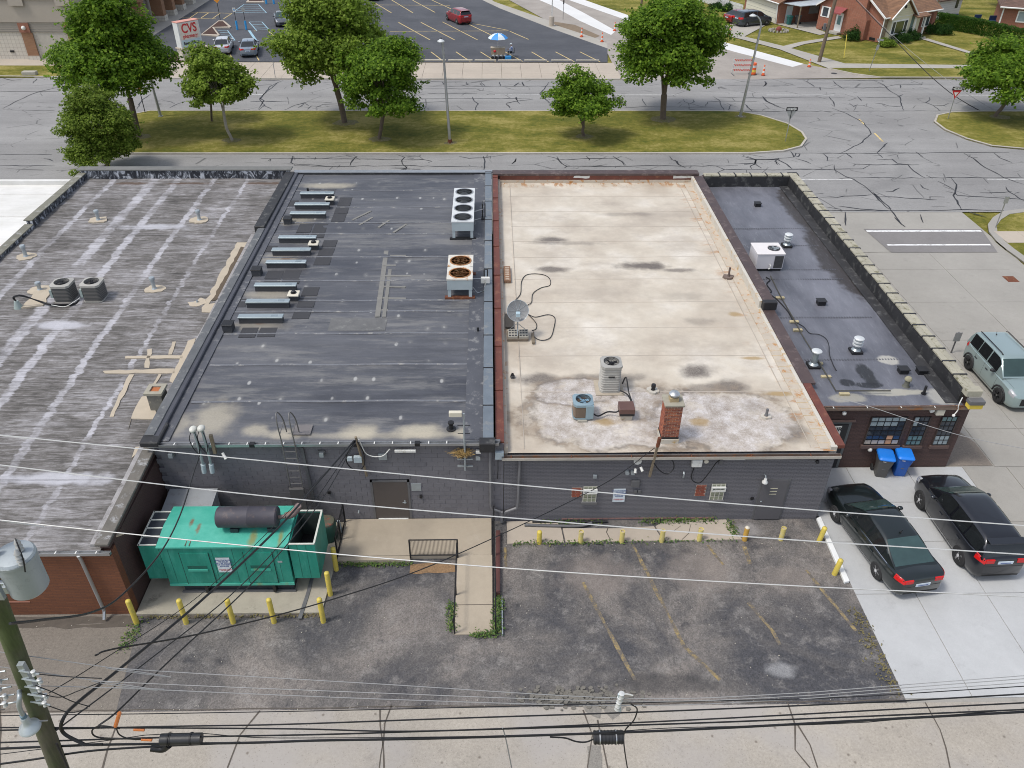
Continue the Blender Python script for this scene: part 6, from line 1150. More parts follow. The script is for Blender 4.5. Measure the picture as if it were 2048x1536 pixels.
# ---------------------------------------------------------------- the rear yard
LD = thing('ramp', None, None, (-2.6,20,0), kind='structure')
MB().box(-5.42,-.02,19.72,21.54,-.02,.18).build('landing_slab', LANDING, LD, bevel=.01); 
MB().box(-5.42,-2.88,19.52,19.70,-.02,.175).build('front_kerb', LANDING, LD, bevel=.01, label='landing kerb with rust stains')
MB().prism([(-1.22,16.45),(.0,16.45),(.0,19.71),(-1.22,19.71)], -.02, lambda x, y: .03+.15*(y-16.45)/3.26).build('ramp_slab', LANDING, LD)
MB().box(-1.22,.0,17.58,17.60,.05,.09).build('joint', DARKJ, LD)
sheet('leaf_litter_patch', rag([(-2.85,19.5),(-1.3,19.5),(-1.3,19.1),(-2.85,19.0)],.3,.05), .012, plain('leaf_litter', (.24,.15,.08), .95, 0, .5, 14, .8))
MB().box(.30,.34,16.4,17.9,.0,.10).build('edge_board', SILVER, LD)
MB().prism([(.10,18.0),(.26,18.0),(.30,20.9),(.14,20.9)], 0, .18).build('edge_channel', plain('dark_red_channel', (.12,.05,.045), .6, .2, .3, 2), LD)
def railing(label, posts, h, mesh=None, mat=BLACK, rails=(1.0,), name='railing', loc=None, balus=.12):
    t = thing(name, label, 'railing', (posts[0][0], posts[0][1], 0))
    for p in posts: MB().box(p[0]-.025,p[0]+.025,p[1]-.025,p[1]+.025,p[2]-.05,p[2]+h).build('post', mat, t)
    for a, b in zip(posts, posts[1:]):
        for f_ in rails: MB().tube([(a[0],a[1],a[2]+h*f_),(b[0],b[1],b[2]+h*f_)], .022, 6).build('rail', mat, t)
        if mesh:
            A = Vector(a); B = Vector(b); n = int((B-A).length/balus); m = MB()
            for i in range(1, n): p = A.lerp(B, i/n); m.tube([(p.x,p.y,p.z+h*rails[-1]),(p.x,p.y,p.z+h)], .007, 4)
            m.build('baluster', mat, t, kind='stuff')
    return t
railing('black guard rail with fine vertical bars at the front of the landing', [(-2.87,19.62,.18),(-1.21,19.62,.18)], .86, True, rails=(1.0,.12), balus=.045)
railing('black picket rail between the generator pad and the landing', [(-5.42,21.4,.15),(-5.43,20.5,.15),(-5.44,19.75,.15)], .92, True, rails=(1.0,.1), balus=.1)
railing('black hand rail down the left side of the concrete ramp', [(-1.22,19.6,.18),(-1.22,18.0,.1),(-1.22,16.5,.03)], .72, False, rails=(1.0,))
railing('black hand rail with chain links down the right side of the ramp', [(.06,21.3,.2),(.08,19.7,.18),(.1,18.0,.1),(.1,16.5,.03)], .80, False, rails=(1.0,))
t = thing('hanging_chain', 'twisted black chain hung along the right hand rail of the ramp', 'chain', (.08,19,0)); m = MB(); n = 150
for i in range(n):
    y = 16.6+(21.2-16.6)*i/n; z = .55+.12*(y-16.6)/4.6; m.obox((.03+.012*(i%2),y,z), (.012,.03,.05) if i%2 else (.04,.03,.012))
m.build('chain_link', BLACK, t, kind='stuff')
# generator pad and generator
MB().prism([(-11.68,17.35),(-5.62,17.35),(-5.5,19.6),(-5.5,21.5),(-11.68,21.5)], -.03, .06).build('generator_pad', PAD, kind='structure')
t = thing('generator', 'large faded green generator enclosure with a black exhaust silencer on top', 'generator', (-8.6,19.1,.06))
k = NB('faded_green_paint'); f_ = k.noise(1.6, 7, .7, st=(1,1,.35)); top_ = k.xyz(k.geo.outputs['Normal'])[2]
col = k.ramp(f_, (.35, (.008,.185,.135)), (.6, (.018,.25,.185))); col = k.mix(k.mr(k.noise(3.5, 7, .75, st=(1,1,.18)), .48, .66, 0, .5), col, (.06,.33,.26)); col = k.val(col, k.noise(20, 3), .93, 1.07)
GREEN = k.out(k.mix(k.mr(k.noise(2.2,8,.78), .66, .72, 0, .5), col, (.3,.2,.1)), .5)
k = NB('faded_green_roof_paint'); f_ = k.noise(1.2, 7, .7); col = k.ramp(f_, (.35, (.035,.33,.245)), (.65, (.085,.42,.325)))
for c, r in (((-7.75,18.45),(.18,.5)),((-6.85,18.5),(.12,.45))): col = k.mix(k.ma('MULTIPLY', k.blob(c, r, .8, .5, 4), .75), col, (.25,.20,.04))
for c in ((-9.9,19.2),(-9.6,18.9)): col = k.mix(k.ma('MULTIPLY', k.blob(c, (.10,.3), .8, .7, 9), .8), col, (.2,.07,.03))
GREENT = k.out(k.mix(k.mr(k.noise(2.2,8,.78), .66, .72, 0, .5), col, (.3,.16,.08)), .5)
GREEND = plain('generator_dark_base', (.028,.035,.045), .5, .2, .2, 2)
x0,x1,y0,y1 = -10.72,-6.62,18.2,19.95
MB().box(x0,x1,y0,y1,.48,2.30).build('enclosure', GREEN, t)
ym = 19.05
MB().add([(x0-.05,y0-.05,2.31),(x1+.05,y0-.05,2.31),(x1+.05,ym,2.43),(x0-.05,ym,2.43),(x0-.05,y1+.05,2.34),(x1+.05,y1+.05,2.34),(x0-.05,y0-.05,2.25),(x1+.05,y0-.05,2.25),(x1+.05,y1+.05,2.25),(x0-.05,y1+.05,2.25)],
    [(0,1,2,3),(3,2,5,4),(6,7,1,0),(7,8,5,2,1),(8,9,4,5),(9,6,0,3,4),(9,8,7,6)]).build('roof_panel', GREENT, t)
for xx in (-9.85,-9.72): MB().box(xx,xx+.02,y0-.02,ym,2.34,2.345).build('roof_joint', RUST, t).rotation_euler = (0,0,0)
# left intake hood with dark louvre bays
MB().box(-11.38,x0-.06,18.28,19.85,.72,2.24).build('intake_hood', GREEN, t)
MB().box(-11.36,-10.80,18.3,19.83,2.245,2.26).build('intake_opening', GREEND, t)
for i in range(5): y = 18.28+i*.3775; MB().box(-11.38,-10.80,y,y+.05,2.262,2.29).build('intake_frame', plain('pale_intake_frame', (.55,.56,.50), .5, 0, .2, 5), t)
MB().box(-11.40,-11.35,18.28,19.85,2.262,2.29).build('intake_frame', _mc['pale_intake_frame'], t)
# right discharge box, open at the top
bx = MB(); X0,X1,Y0,Y1,Z0,Z1 = -6.56,-5.72,18.24,19.8,.72,2.30
bx.box(X0,X1,Y0,Y0+.04,Z0,Z1).box(X0,X1,Y1-.04,Y1,Z0,Z1).box(X1-.04,X1,Y0+.04,Y1-.04,Z0,Z1).box(X0,X0+.04,Y0+.04,Y1-.04,Z0,Z1).box(X0+.04,X1-.04,Y0+.04,Y1-.04,Z0,Z0+.5); bx.build('discharge_box', GREEN, t)
MB().box(X0+.05,X1-.05,Y0+.05,Y1-.05,Z0+.51,Z0+.53).build('discharge_screen', BLACK, t)
ln = MB(); ln.box(X0+.042,X1-.042,Y1-.055,Y1-.042,Z0+.54,Z1-.05).box(X1-.055,X1-.042,Y0+.045,Y1-.06,Z0+.54,Z1-.05).box(X0+.042,X0+.055,Y0+.045,Y1-.06,Z0+.54,Z1-.05); ln.build('dark_liner', plain('dark_lining', (.03,.045,.04), .9, 0, .4, 4), t)  # liner added to darken the open box; its colour stands for shade inside
rm = MB(); rm.box(X0,X1,Y0-.01,Y0+.05,Z1+.002,Z1+.03).box(X0,X1,Y1-.05,Y1+.01,Z1+.002,Z1+.03).box(X1-.05,X1+.01,Y0+.05,Y1-.05,Z1+.002,Z1+.03); rm.build('rim', _mc['pale_intake_frame'], t)
# doors with pressed recesses and handles, hinges of the front side
for dx in (-10.1,-8.05):
    d = MB().box(dx,dx+.92,y0-.022,y0-.001,.6,2.0).build('door', GREEN, t)
    MB().box(dx+.14,dx+.78,y0-.026,y0-.0225,1.28,1.42).build('door_recess', plain('green_recess', (.006,.10,.075), .6), d); MB().box(dx+.14,dx+.78,y0-.05,y0-.0265,1.18,1.27).build('door_lip', GREENT, d)
    MB().box(dx-.012,dx-.002,y0-.026,y0,.55,2.02).build('door_edge', BLACK, d); MB().box(dx+.922,dx+.932,y0-.026,y0,.55,2.02).build('door_edge', BLACK, d)
for xx in (-10.45,-9.05,-8.4,-6.95): MB().box(xx,xx+.008,y0-.006,y0-.001,.5,2.25).build('panel_joint', _mc['green_recess'], t)
for xx in (-6.3,-6.02): MB().box(xx,xx+.008,Y0-.006,Y0-.001,.75,2.28).build('panel_joint', _mc['green_recess'], t)
MB().box(x0,x1+.02,y0-.03,y0-.001,.46,.56).build('lower_trim', GREENT, t)
MB().box(-10.35,-6.68,18.32,19.8,.06,.47).build('base_tank', GREEND, t); MB().box(-10.42,-6.62,18.22,18.31,.06,.12).build('skid_rail', PAINTGREY, t)
for xx in (-9.6,-7.35): MB().box(xx,xx+.1,18.16,18.31,.12,.46).build('bracket', BLACK, t)
s = MB().box(-8.98,-8.53,y0-.034,y0-.027,1.12,1.80).build('notice', plain('bluish_white_sign', (.58,.64,.68), .5), t)
NAVY = plain('navy_lettering', (.06,.09,.25), .5); REDL = plain('red_lettering', (.5,.08,.07), .5)
def notice(par, cx, y, z, w, bg_=None):
    T = text('notice_lettering', 'UNAUTHORIZED\nVEHICLES\nWILL BE TOWED\nAT OWNER\'S\nEXPENSE', w*.165, (cx, y, z+w*.18), (R(90),0,0), NAVY, None, .0015)
    T.parent = par; T.location = Vector(T.location)-Vector(par.parent.location)
    T = text('notice_lettering', 'AUTHORIZED PARKING\nTHIS AREA ONLY', w*.088, (cx, y, z-w*.52), (R(90),0,0), REDL, None, .0015)
    T.parent = par; T.location = Vector(T.location)-Vector(par.parent.location)
notice(s, -8.755, y0-.036, 1.46, .45)
MB().box(-8.4,-8.15,18.30,18.316,.32,.44).build('warning_plate', WHITEMET, t); MB().box(-7.0,-6.85,y0-.008,y0-.001,1.52,1.6).build('rating_plate', SILVER, t)
MU = plain('charcoal_silencer', (.055,.052,.065), .6, .2, .25, 3, dirt=(.10,.08,.08))
MB().lathe([(.30,-8.9),(.345,-8.86),(.35,-7.9),(.355,-7.89),(.355,-7.87),(.35,-7.86),(.345,-6.98),(.30,-6.94)],(0,18.95,2.86),24,'X').build('silencer', MU, t, smooth=40)
MB().cyl((-6.94,18.95,2.84),(-6.72,18.98,2.84),.07,n=10).tube(catmull([(-6.72,18.98,2.84),(-6.5,19.1,2.84),(-6.38,19.3,2.9),(-6.36,19.3,3.0)],4), .12, 10).build('exhaust_pipe', plain('rusty_exhaust', (.20,.15,.14), .6, .3, .4, 6, dirt=(.3,.16,.1)), t, smooth=50)
for xx in (-8.5,-7.3): MB().box(xx,xx+.25,18.7,19.2,2.4,2.56).build('silencer_saddle', GREEND, t)
tag(MB().prism([(-6.35,17.1),(-6.22,17.1),(-6.15,18.1),(-6.05,21.4),(-6.16,21.4),(-6.27,18.1)], .061, .085).build('conduit_cover', PAINTGREY), 'long grey conduit cover strip running out from under the generator', 'conduit')
# grey cabinet against the wall
t = thing('electrical_cabinet', 'large pale grey electrical cabinet behind the generator against the block wall', 'electrical cabinet', (-10.6,20.7,.1))
CAB = plain('pale_cabinet_grey', (.33,.35,.37), .45, .1, .08, 1.5, dirt=(.27,.27,.27)); MB().box(-11.45,-9.85,20.35,21.45,.06,1.66).build('body', CAB, t, bevel=.01)
MB().add([(-11.5,20.28,1.67),(-9.8,20.28,1.67),(-9.8,21.48,1.80),(-11.5,21.48,1.80),(-11.5,20.28,1.64),(-9.8,20.28,1.64),(-9.8,21.48,1.64),(-11.5,21.48,1.64)],[(0,1,2,3),(7,6,5,4),(4,5,1,0),(5,6,2,1),(6,7,3,2),(7,4,0,3)]).build('lid', CAB, t)
t = thing('round_tank', 'small dark green round tank between the generator and the picket rail', 'tank', (-5.95,20.75,.06)); TG = plain('dark_green_tank', (.02,.075,.055), .5, .1, .2, 3)
MB().lathe([(.34,.0),(.35,.03),(.35,.72),(.31,.78)], n=20).build('body', TG, t, world=0, smooth=40); MB().lathe([(.32,.78),(.3,.82),(.12,.85),(.001,.86)], n=20).build('lid', plain('green_red_lid', (.10,.10,.07), .6, 0, .3, 4, dirt=(.3,.07,.05)), t, world=0, smooth=40)
tag(MB().cyl((-5.52,20.95,.1),(-5.56,21.0,.62),.06,n=12).build('pipe_bollard', plain('pale_blue_pipe', (.45,.52,.55), .5), smooth=40), 'short pale blue pipe standing right of the dark green tank', 'pipe')
# --- bollards
YP = plain('yellow_bollard_paint', (.60,.47,.085), .55, 0, .12, 4, dirt=(.48,.40,.10)); YPP = plain('pale_yellow_bollard_paint', (.60,.50,.17), .6, 0, .12, 4, dirt=(.52,.46,.28)); YR = plain('rusted_yellow_bollard', (.50,.30,.06), .7, .1, .3, 3, dirt=(.34,.09,.02))
def bollard(label, x, y, h, mat=YP, r=.085, open_=False, grp='yellow bollards round the generator', lean=0):
    t = thing('bollard', label, 'bollard', (x, y, 0), group=grp); t.rotation_euler = (0, lean, 0)
    if open_:
        MB().lathe([(r,-.05),(r,h),(r-.016,h),(r-.016,h-.06)], n=18).build('pipe', mat, t, world=0, smooth=40); MB().cyl((0,0,h-.07),(0,0,h-.05),r-.017,n=16).build('fill', plain('bollard_fill', (.42,.36,.27), .9), t, world=0)
    else: MB().lathe([(r,-.05),(r,h-.04),(r*.93,h-.015),(r*.7,h+.01),(.001,h+.022)], n=18).build('pipe', mat, t, world=0, smooth=50)
    if mat is YR: MB().lathe([(r*.95,h),(r*.8,h+.04),(.001,h+.07)], n=14).build('cap', WHV, t, world=0, smooth=50)
    return t
ORD5 = ['leftmost','second from left','third from left','fourth from left','rightmost']
for i, x in enumerate((-11.55,-9.95,-8.43,-7.11,-5.51)): bollard('%s of five yellow bollards in a row in front of the generator' % ORD5[i], x, 17.03, 1.12)
bollard('nearer of two yellow bollards at the right side of the generator', -5.46, 18.14, 1.1); bollard('farther of two yellow bollards at the right side of the generator', -5.43, 19.24, 1.08)
labs = ['first yellow pipe bollard right of the ramp','second yellow pipe bollard right of the ramp','third yellow pipe bollard right of the ramp','fourth yellow pipe bollard right of the ramp','fifth yellow pipe bollard right of the ramp, beside the rusty one','rust streaked orange yellow bollard with a pale cap','pale yellow bollard in front of the grey door','yellow bollard at the top end of the white kerb strip','yellow bollard halfway down the white kerb strip']
for i, (x, y, h) in enumerate(((1.7,20.42,.6),(3.2,20.44,.56),(4.69,20.44,.56),(6.15,20.46,.56),(7.53,20.5,.58),(9.19,20.5,.62),(10.52,20.5,.6),(11.9,20.42,.68),(11.9,18.85,.72))):
    bollard(labs[i], x, y, h, YR if i == 5 else (YP if i in (0,7,8) else YPP), .09, i in (1,2,3,4,6), 'yellow bollards along the lot', R(5) if i > 6 else 0)
# --- fallen gutter piece, pipe and weeds along the wall
tag(MB().tube(catmull([(1.2,21.25,.1),(2.2,21.2,.09),(3.2,21.18,.09),(3.7,21.3,.12)],5), .055, 8).build('fallen_gutter', PAINTGREY, smooth=50), 'grey length of fallen gutter lying at the foot of the wall', 'gutter')
tag(MB().tube([(1.5,21.44,.06),(4.3,21.42,.06)], .04, 8).build('black_pipe', BLACK, smooth=50), 'black pipe lying along the foot of the grey wall', 'pipe')
def weeds(name, label, pts, n, h=.14, spread=.18, col=None):
    rn_ = random.Random(len(label)+n); m = MB()
    for i in range(n):
        a, b = rn_.choice(list(zip(pts, pts[1:]))); f_ = rn_.random(); x = lerp(a[0],b[0],f_)+rn_.gauss(0,spread*.5); y = lerp(a[1],b[1],f_)+rn_.gauss(0,spread*.35); z = rn_.uniform(.0,h)*rn_.random()
        s_ = rn_.uniform(.025,.06); q = Matrix.Rotation(rn_.uniform(0,6.3),3,'Z') @ Matrix.Rotation(rn_.uniform(-.9,.9),3,'X')
        m.add([Vector((x,y,z+.03)) + q @ Vector(v) for v in ((-s_*.5,0,0),(0,-s_,0.0),(s_*.5,0,0),(0,s_,.01))], [(0,1,2,3)])
    return tag(m.build(name, col or WEED, kind='stuff'), label, 'weeds')
k = NB('weed_green'); oi = k.geo.outputs['Random Per Island']; WEED = k.out(k.ramp(oi, (0, (.03,.075,.012)), (.6, (.07,.14,.02)), (1, (.16,.17,.05))), .7)
weeds('weeds', 'green weeds sprouting along both lower edges of the ramp', [(-1.33,16.6),(-1.33,17.7)], 260, .2); weeds('weeds', 'thick green weeds at the right foot of the ramp', [(.2,16.4),(.22,17.9),(.0,16.4),(-.6,16.42)], 600, .26)
weeds('weeds', 'line of weeds under the front kerb of the landing', [(-5.3,19.44),(-2.9,19.46)], 420, .12); weeds('weeds', 'weeds growing at the foot of the grey brick wall', [(5.6,21.42),(6.6,21.42),(7.2,21.42),(8.3,21.42)], 380, .28, .2)
weeds('weeds', 'sparse weeds where the narrow walk meets the worn asphalt', [(.8,20.36),(2.6,20.38),(4.5,20.4),(9,20.44)], 420, .1); weeds('weeds', 'few weeds by the corner of the orange brick building', [(-11.6,16.0),(-11.5,17.1)], 160, .08, .25); weeds('weeds', 'weeds right of the walk end beside the rusty bollard', [(8.9,20.7),(8.8,21.4)], 160, .12)
weeds('weeds', 'strip of yellowish weeds along the edge of the pale driveway', [(12.05,17.3),(12.02,15.8),(12.1,14.1)], 260, .03, .3, plain('dry_weed', (.17,.145,.06), .9, 0, .4, 9))
weeds('weeds', 'weeds and grit below the front edge of the generator pad', [(-11.3,17.25),(-5.7,17.25)], 200, .05, .16, _mc['dry_weed']); weeds('weeds', 'small green weeds around the second downpipe foot', [(1.8,21.42),(4.2,21.42)], 120, .12)
# --- wheeled bins
def bin_(label, x, y, rz, body, lidm):
    t = thing('wheeled_bin', label, 'bin', (x, y, .012), rz); 
    def ring(hx, hy, z, r=.07, dy=0): return [(sx*(hx-r)+r*math.cos(R(a0+k*30)), dy+sy*(hy-r)+r*math.sin(R(a0+k*30)), z) for sx, sy, a0 in ((1,1,0),(-1,1,90),(-1,-1,180),(1,-1,270)) for k in range(4)]
    L = [ring(.20,.20,.0,.05),ring(.22,.23,.10,.05),ring(.225,.24,.45,.06),ring(.28,.32,.80,.08),ring(.29,.34,.97,.08)]; n = 16; m = MB()
    m.add([v for r_ in L for v in r_], [(i*n+k_, i*n+(k_+1)%n, (i+1)*n+(k_+1)%n, (i+1)*n+k_) for i in range(4) for k_ in range(n)]+[tuple(range(n-1,-1,-1))]); m.build('body', body, t, world=0, smooth=30)
    L = [ring(.315,.37,.96,.1),ring(.32,.375,1.0,.1),ring(.29,.34,1.05,.1),ring(.2,.26,1.07,.1)]; m = MB(); m.add([v for r_ in L for v in r_], [(i*n+k_, i*n+(k_+1)%n, (i+1)*n+(k_+1)%n, (i+1)*n+k_) for i in range(3) for k_ in range(n)]+[tuple(range(3*n,4*n)), tuple(range(n-1,-1,-1))]); m.build('lid', lidm, t, world=0, smooth=40)
    MB().tube([(-.24,.37,.98),(-.24,.43,1.0),(.24,.43,1.0),(.24,.37,.98)], .016, 6).build('handle', lidm, t, world=0)
    for sx in (-1,1): MB().cyl((sx*.26,.26,.13),(sx*.31,.26,.13),.13,n=16).build('wheel', RUBBER, t, world=0, smooth=40)
    MB().box(-.06,.06,-.252,-.236,.42,.45).build('plate', PAINTGREY, t, world=0); MB().box(-.16,-.04,-.362,-.345,.90,.925).build('printed_mark', WHITEMET, t, world=0); return t
BL = plain('bright_blue_plastic', (.015,.20,.72), .4, 0, .06, 2); bin_('dark grey wheeled bin with a bright blue lid by the brown wall', 15.55, 24.02, R(-12), plain('bin_grey', (.10,.098,.095), .55, 0, .1, 3), BL); bin_('all blue wheeled bin right of the grey one', 16.32, 24.08, R(-10), plain('deep_blue_plastic', (.012,.11,.46), .45, 0, .08, 2), BL)
# --- fittings on the dark building's wall
t = thing('service_mast', 'twin pale blue service masts with hooded weatherheads at the left of the block wall', 'weatherhead', (-9.9,21.3,2.7)); MAST = _mc['pale_blue_pipe']
for dx, z1 in ((-10.0,4.62),(-9.72,4.66)):
    MB().tube([(dx,21.3,3.05 if dx<-9.9 else 3.0),(dx,21.32,z1)], .055, 10).build('mast', SILVER, t, smooth=40); MB().tube([(dx-.03,21.3,2.72),(dx,21.3,3.1)], .085, 10).build('mast_sleeve', MAST, t, smooth=40)
    MB().ball((dx,21.28,z1+.03), (.13,.16,.1)).build('weatherhead', plain('pale_hood', (.55,.55,.50), .5), t, smooth=60)
    for s_ in (-1,1): MB().tube(catmull([(dx+.05*s_,21.2,z1),(dx+.13*s_,21.1,z1-.25),(dx+.1*s_,21.15,z1-.7),(dx+.02,21.15,z1-.95)],4), .014, 5).build('service_loop', BLACK, t)
MB().box(-9.55,-9.45,21.3,21.4,3.55,4.35).build('timber_stub', WOODOLD, t); MB().cyl((-9.25,21.35,3.55),(-9.12,21.2,3.4),.05,n=10).build('wall_lamp', WHITEMET, t)
t = thing('service_mast', 'leaning timber mast where the thick cables reach the block wall', 'weatherhead', (-4.6,21.3,3))
MB().tube([(-4.62,21.35,4.22),(-4.42,21.42,2.4)], .05, 6).build('timber', WOODOLD, t); MB().box(-4.78,-4.5,21.3,21.42,3.1,3.36).build('junction_box', MAST, t, bevel=.01); MB().box(-5.02,-4.84,21.34,21.42,3.14,3.32).build('junction_box', MAST, t, bevel=.01)
MB().tube(catmull([(-4.6,21.2,4.2),(-4.95,21.2,3.6),(-5.0,21.2,3.2),(-4.75,21.2,2.85),(-4.45,21.25,3.0),(-4.4,21.3,3.5),(-4.55,21.2,4.15)],5), .022, 5).build('service_loop', BLACK, t); MB().tube(catmull([(-4.5,21.25,4.2),(-4.3,21.3,3.5),(-3.8,21.3,3.4),(-3.5,21.4,3.65)],5), .018, 5).build('conduit', WHITEMET, t)
tag(MB().box(-3.35,-2.62,21.36,21.46,3.5,3.6).build('strip_light', WHITEMET, bevel=.01), 'white strip light fixture under the gutter of the block wall', 'wall light'); tag(MB().box(-3.95,-3.65,21.5,21.558,3.05,3.33).build('wall_plate', SILVER, bevel=.006), 'grey plate on the block wall above the steel door', 'wall plate')
for x, lab in ((-11.1,'small grey wall vent near the left end of the block wall'),(-5.9,'small grey wall vent right of the roof ladder')):
    t = thing('wall_vent', lab, 'wall vent', (x,21.5,3.35)); MB().box(x-.12,x+.12,21.5,21.558,3.3,3.5).build('plate', PAINTGREY, t); MB().box(x-.07,x+.07,21.40,21.499,3.28,3.45).build('hood', SILVER, t)
t = thing('antenna_mast', 'tall grey antenna mast with a white flat antenna at its top', 'antenna', (-.93,21.3,2.7))
MB().tube([(-.93,21.34,2.7),(-.93,21.34,5.2)], .035, 8).build('mast', SILVER, t, smooth=40); MB().box(-1.42,-.98,21.26,21.40,5.1,5.3).build('antenna_panel', WHV, t, bevel=.02); 
for z in (4.35,4.7): MB().tube([(-1.15,21.34,z),(-.72,21.34,z)], .014, 5).build('cross_arm', BLACK, t)
for z in (2.85,3.18): MB().box(-1.2,-.66,21.36,21.44,z-.02,z+.02).build('bracket', SILVER, t)
t = thing('bird_nest', 'straw bird nest on a lamp behind the antenna mast', 'bird nest', (-1.0,21.4,3.4)); m = MB(); rn_ = random.Random(1)
for i in range(220): c_ = Vector((-1.0+rn_.gauss(0,.12), 21.36+rn_.gauss(0,.05), 3.48+rn_.gauss(0,.06))); d_ = Vector((rn_.gauss(0,.12), rn_.gauss(0,.05), rn_.gauss(0,.06))); m.tube([c_-d_, c_+d_], .006, 3, False)
m.build('straw', plain('dry_straw', (.36,.24,.09), .9), t, kind='stuff')
MB().box(-1.08,-.92,21.4,21.5,3.2,3.4).build('lamp', BLACK, t)
t = thing('flood_light', 'small twin flood light right of the antenna mast', 'wall light', (-.45,21.4,3.4)); MB().box(-.55,-.38,21.38,21.5,3.42,3.52).build('lamp_head', WHITEMET, t); MB().box(-.56,-.40,21.4,21.5,3.1,3.24).build('sensor_box', SILVER, t)
t = thing('junction_box', 'pale grey junction box on the wall between the two downpipes', 'electrical box', (.28,21.45,3.2)); MB().box(.12,.42,21.42,21.56,3.1,3.42).build('box', MAST, t, bevel=.012); MB().tube([(.22,21.5,3.1),(.22,21.52,2.6),(.2,21.54,2.1)], .012, 5).build('conduit', BLACK, t)
# roof ladder with curved grab rails and a locked guard plate
t = thing('roof_ladder', 'fixed wall ladder with curved grab rails reaching over the dark roof edge', 'ladder', (-6.93,21.3,.8)); LM = plain('ladder_grey', (.16,.155,.15), .5, .3, .1, 4)
for x in (-7.15,-6.72):
    MB().tube(catmull([(x,21.33,1.95),(x,21.33,3.9),(x-.02,21.3,4.7),(x-.04,21.4,5.08),(x-.04,21.6,5.1),(x,21.9,4.6),(x+.02,22.0,3.95)],6), .024, 6).build('side_rail', LM, t, smooth=50); MB().tube([(x,21.35,4.4),(x,21.9,4.45)], .016, 5).build('stay', LM, t)
for i in range(7): MB().tube([(-7.15,21.33,2.15+i*.29),(-6.72,21.33,2.15+i*.29)], .014, 6).build('rung', LM, t)
MB().box(-7.2,-6.68,21.24,21.36,.75,1.95).build('guard_plate', plain('guard_plate_grey', (.12,.115,.115), .5, .2, .06, 1.5), t, bevel=.01)
MB().box(-6.95,-6.3,21.9,22.45,3.88,3.91).build('landing_mat', plain('landing_mat_grey', (.15,.14,.14), .8), t)
tag(MB().tube([(-6.55,21.5,3.65),(-6.45,21.5,.9)], .06, 4).build('square_downpipe', PAINTGREY), 'grey square pipe running down the block wall right of the ladder', 'downpipe')
# --- fittings on the white-roofed building's wall
t = thing('service_mast', 'timber service mast with rusty top on the grey brick wall', 'weatherhead', (5.7,21.3,3)); MB().tube([(5.74,21.3,4.1),(5.62,21.4,2.3)], .055, 4).build('timber', WOODOLD, t); MB().tube([(5.75,21.3,4.15),(5.72,21.31,3.75)], .065, 6).build('rusty_bracket', RUST, t)
MB().tube(catmull([(5.65,21.2,3.1),(5.9,21.2,2.75),(6.2,21.25,2.55),(6.4,21.3,2.75),(6.35,21.35,3.05),(6.15,21.4,3.15)],5), .02, 5).build('service_loop', BLACK, t); MB().tube([(6.2,21.44,3.12),(8.0,21.42,3.08),(8.4,21.4,3.1)], .02, 5).build('conduit', SILVER, t)
t = thing('flood_light', 'small round security light with two heads left of the timber mast', 'wall light', (5.1,21.4,3)); MB().cyl((5.14,21.55,2.95),(5.14,21.45,2.95),.14,n=16).build('back_plate', WHITEMET, t, smooth=40); 
for dx, dz in ((-.05,-.3),(.12,-.22)): MB().cyl((5.14+dx,21.42,2.95+dz),(5.14+dx*1.5,21.3,2.85+dz),.05,n=10).build('lamp_head', WHITEMET, t, smooth=40)
t = thing('meter_socket', 'two round meters beside each other left of the towing notice', 'meter', (4.9,21.4,2.4)); 
for x in (4.82,5.02): MB().cyl((x,21.56,2.42),(x,21.42,2.42),.075,n=14).build('meter', SILVER, t, smooth=40)
tag(MB().box(5.02,5.32,21.46,21.558,1.72,2.03).build('electrical_box', PAINTGREY, bevel=.01), 'square grey electrical box right of the towing notice', 'electrical box'); 
for x, lab in ((5.16,'left one of two small boxes below the square grey box'),(5.30,'right one of two small boxes below the square grey box')): tag(MB().box(x,x+.11,21.48,21.558,1.4,1.54).build('electrical_box', PAINTGREY, bevel=.008), lab, 'electrical box')
tag(MB().box(3.62,3.76,21.5,21.558,2.12,2.28).build('electrical_box', SILVER, bevel=.008), 'small pale box above the first small window', 'electrical box')
t = thing('towing_notice', 'white towing notice between the two small windows', 'sign', (4.64,21.5,1.3)); s = MB().box(4.42,4.86,21.53,21.555,.95,1.58).build('board', _mc['bluish_white_sign'], t); notice(s, 4.64, 21.527, 1.29, .42)
t = thing('equipment_box', 'white square equipment box high on the grey brick wall', 'electrical box', (7.3,21.4,2.9)); MB().box(7.06,7.42,21.38,21.558,2.72,3.04).build('box', WHITEMET, t, bevel=.02); MB().cyl((7.56,21.55,2.95),(7.56,21.42,2.95),.08,n=14).build('round_cap', WHV, t, smooth=40); MB().tube(catmull([(7.2,21.5,2.7),(7.15,21.5,2.2),(7.25,21.45,2.0),(7.5,21.45,1.95),(7.7,21.4,2.4),(7.9,21.4,2.9),(8.1,21.35,3.2)],5), .018, 5).build('cable', BLACK, t)
tag(MB().tube([(6.85,21.5,2.15),(6.85,21.44,2.2),(6.85,21.44,2.38),(6.85,21.5,2.42)], .03, 6).build('wall_conduit', SILVER, smooth=50), 'short curved conduit fitting in the middle of the grey brick wall', 'conduit'); tag(MB().box(8.05,8.18,21.5,21.558,2.75,2.95).build('electrical_box', PAINTGREY, bevel=.008), 'tiny grey box right of the white equipment box', 'electrical box'); tag(MB().box(8.1,8.9,21.36,21.45,3.07,3.14).build('strip_light', WHITEMET, bevel=.01), 'white strip light under the gutter of the cream roofed building', 'wall light')
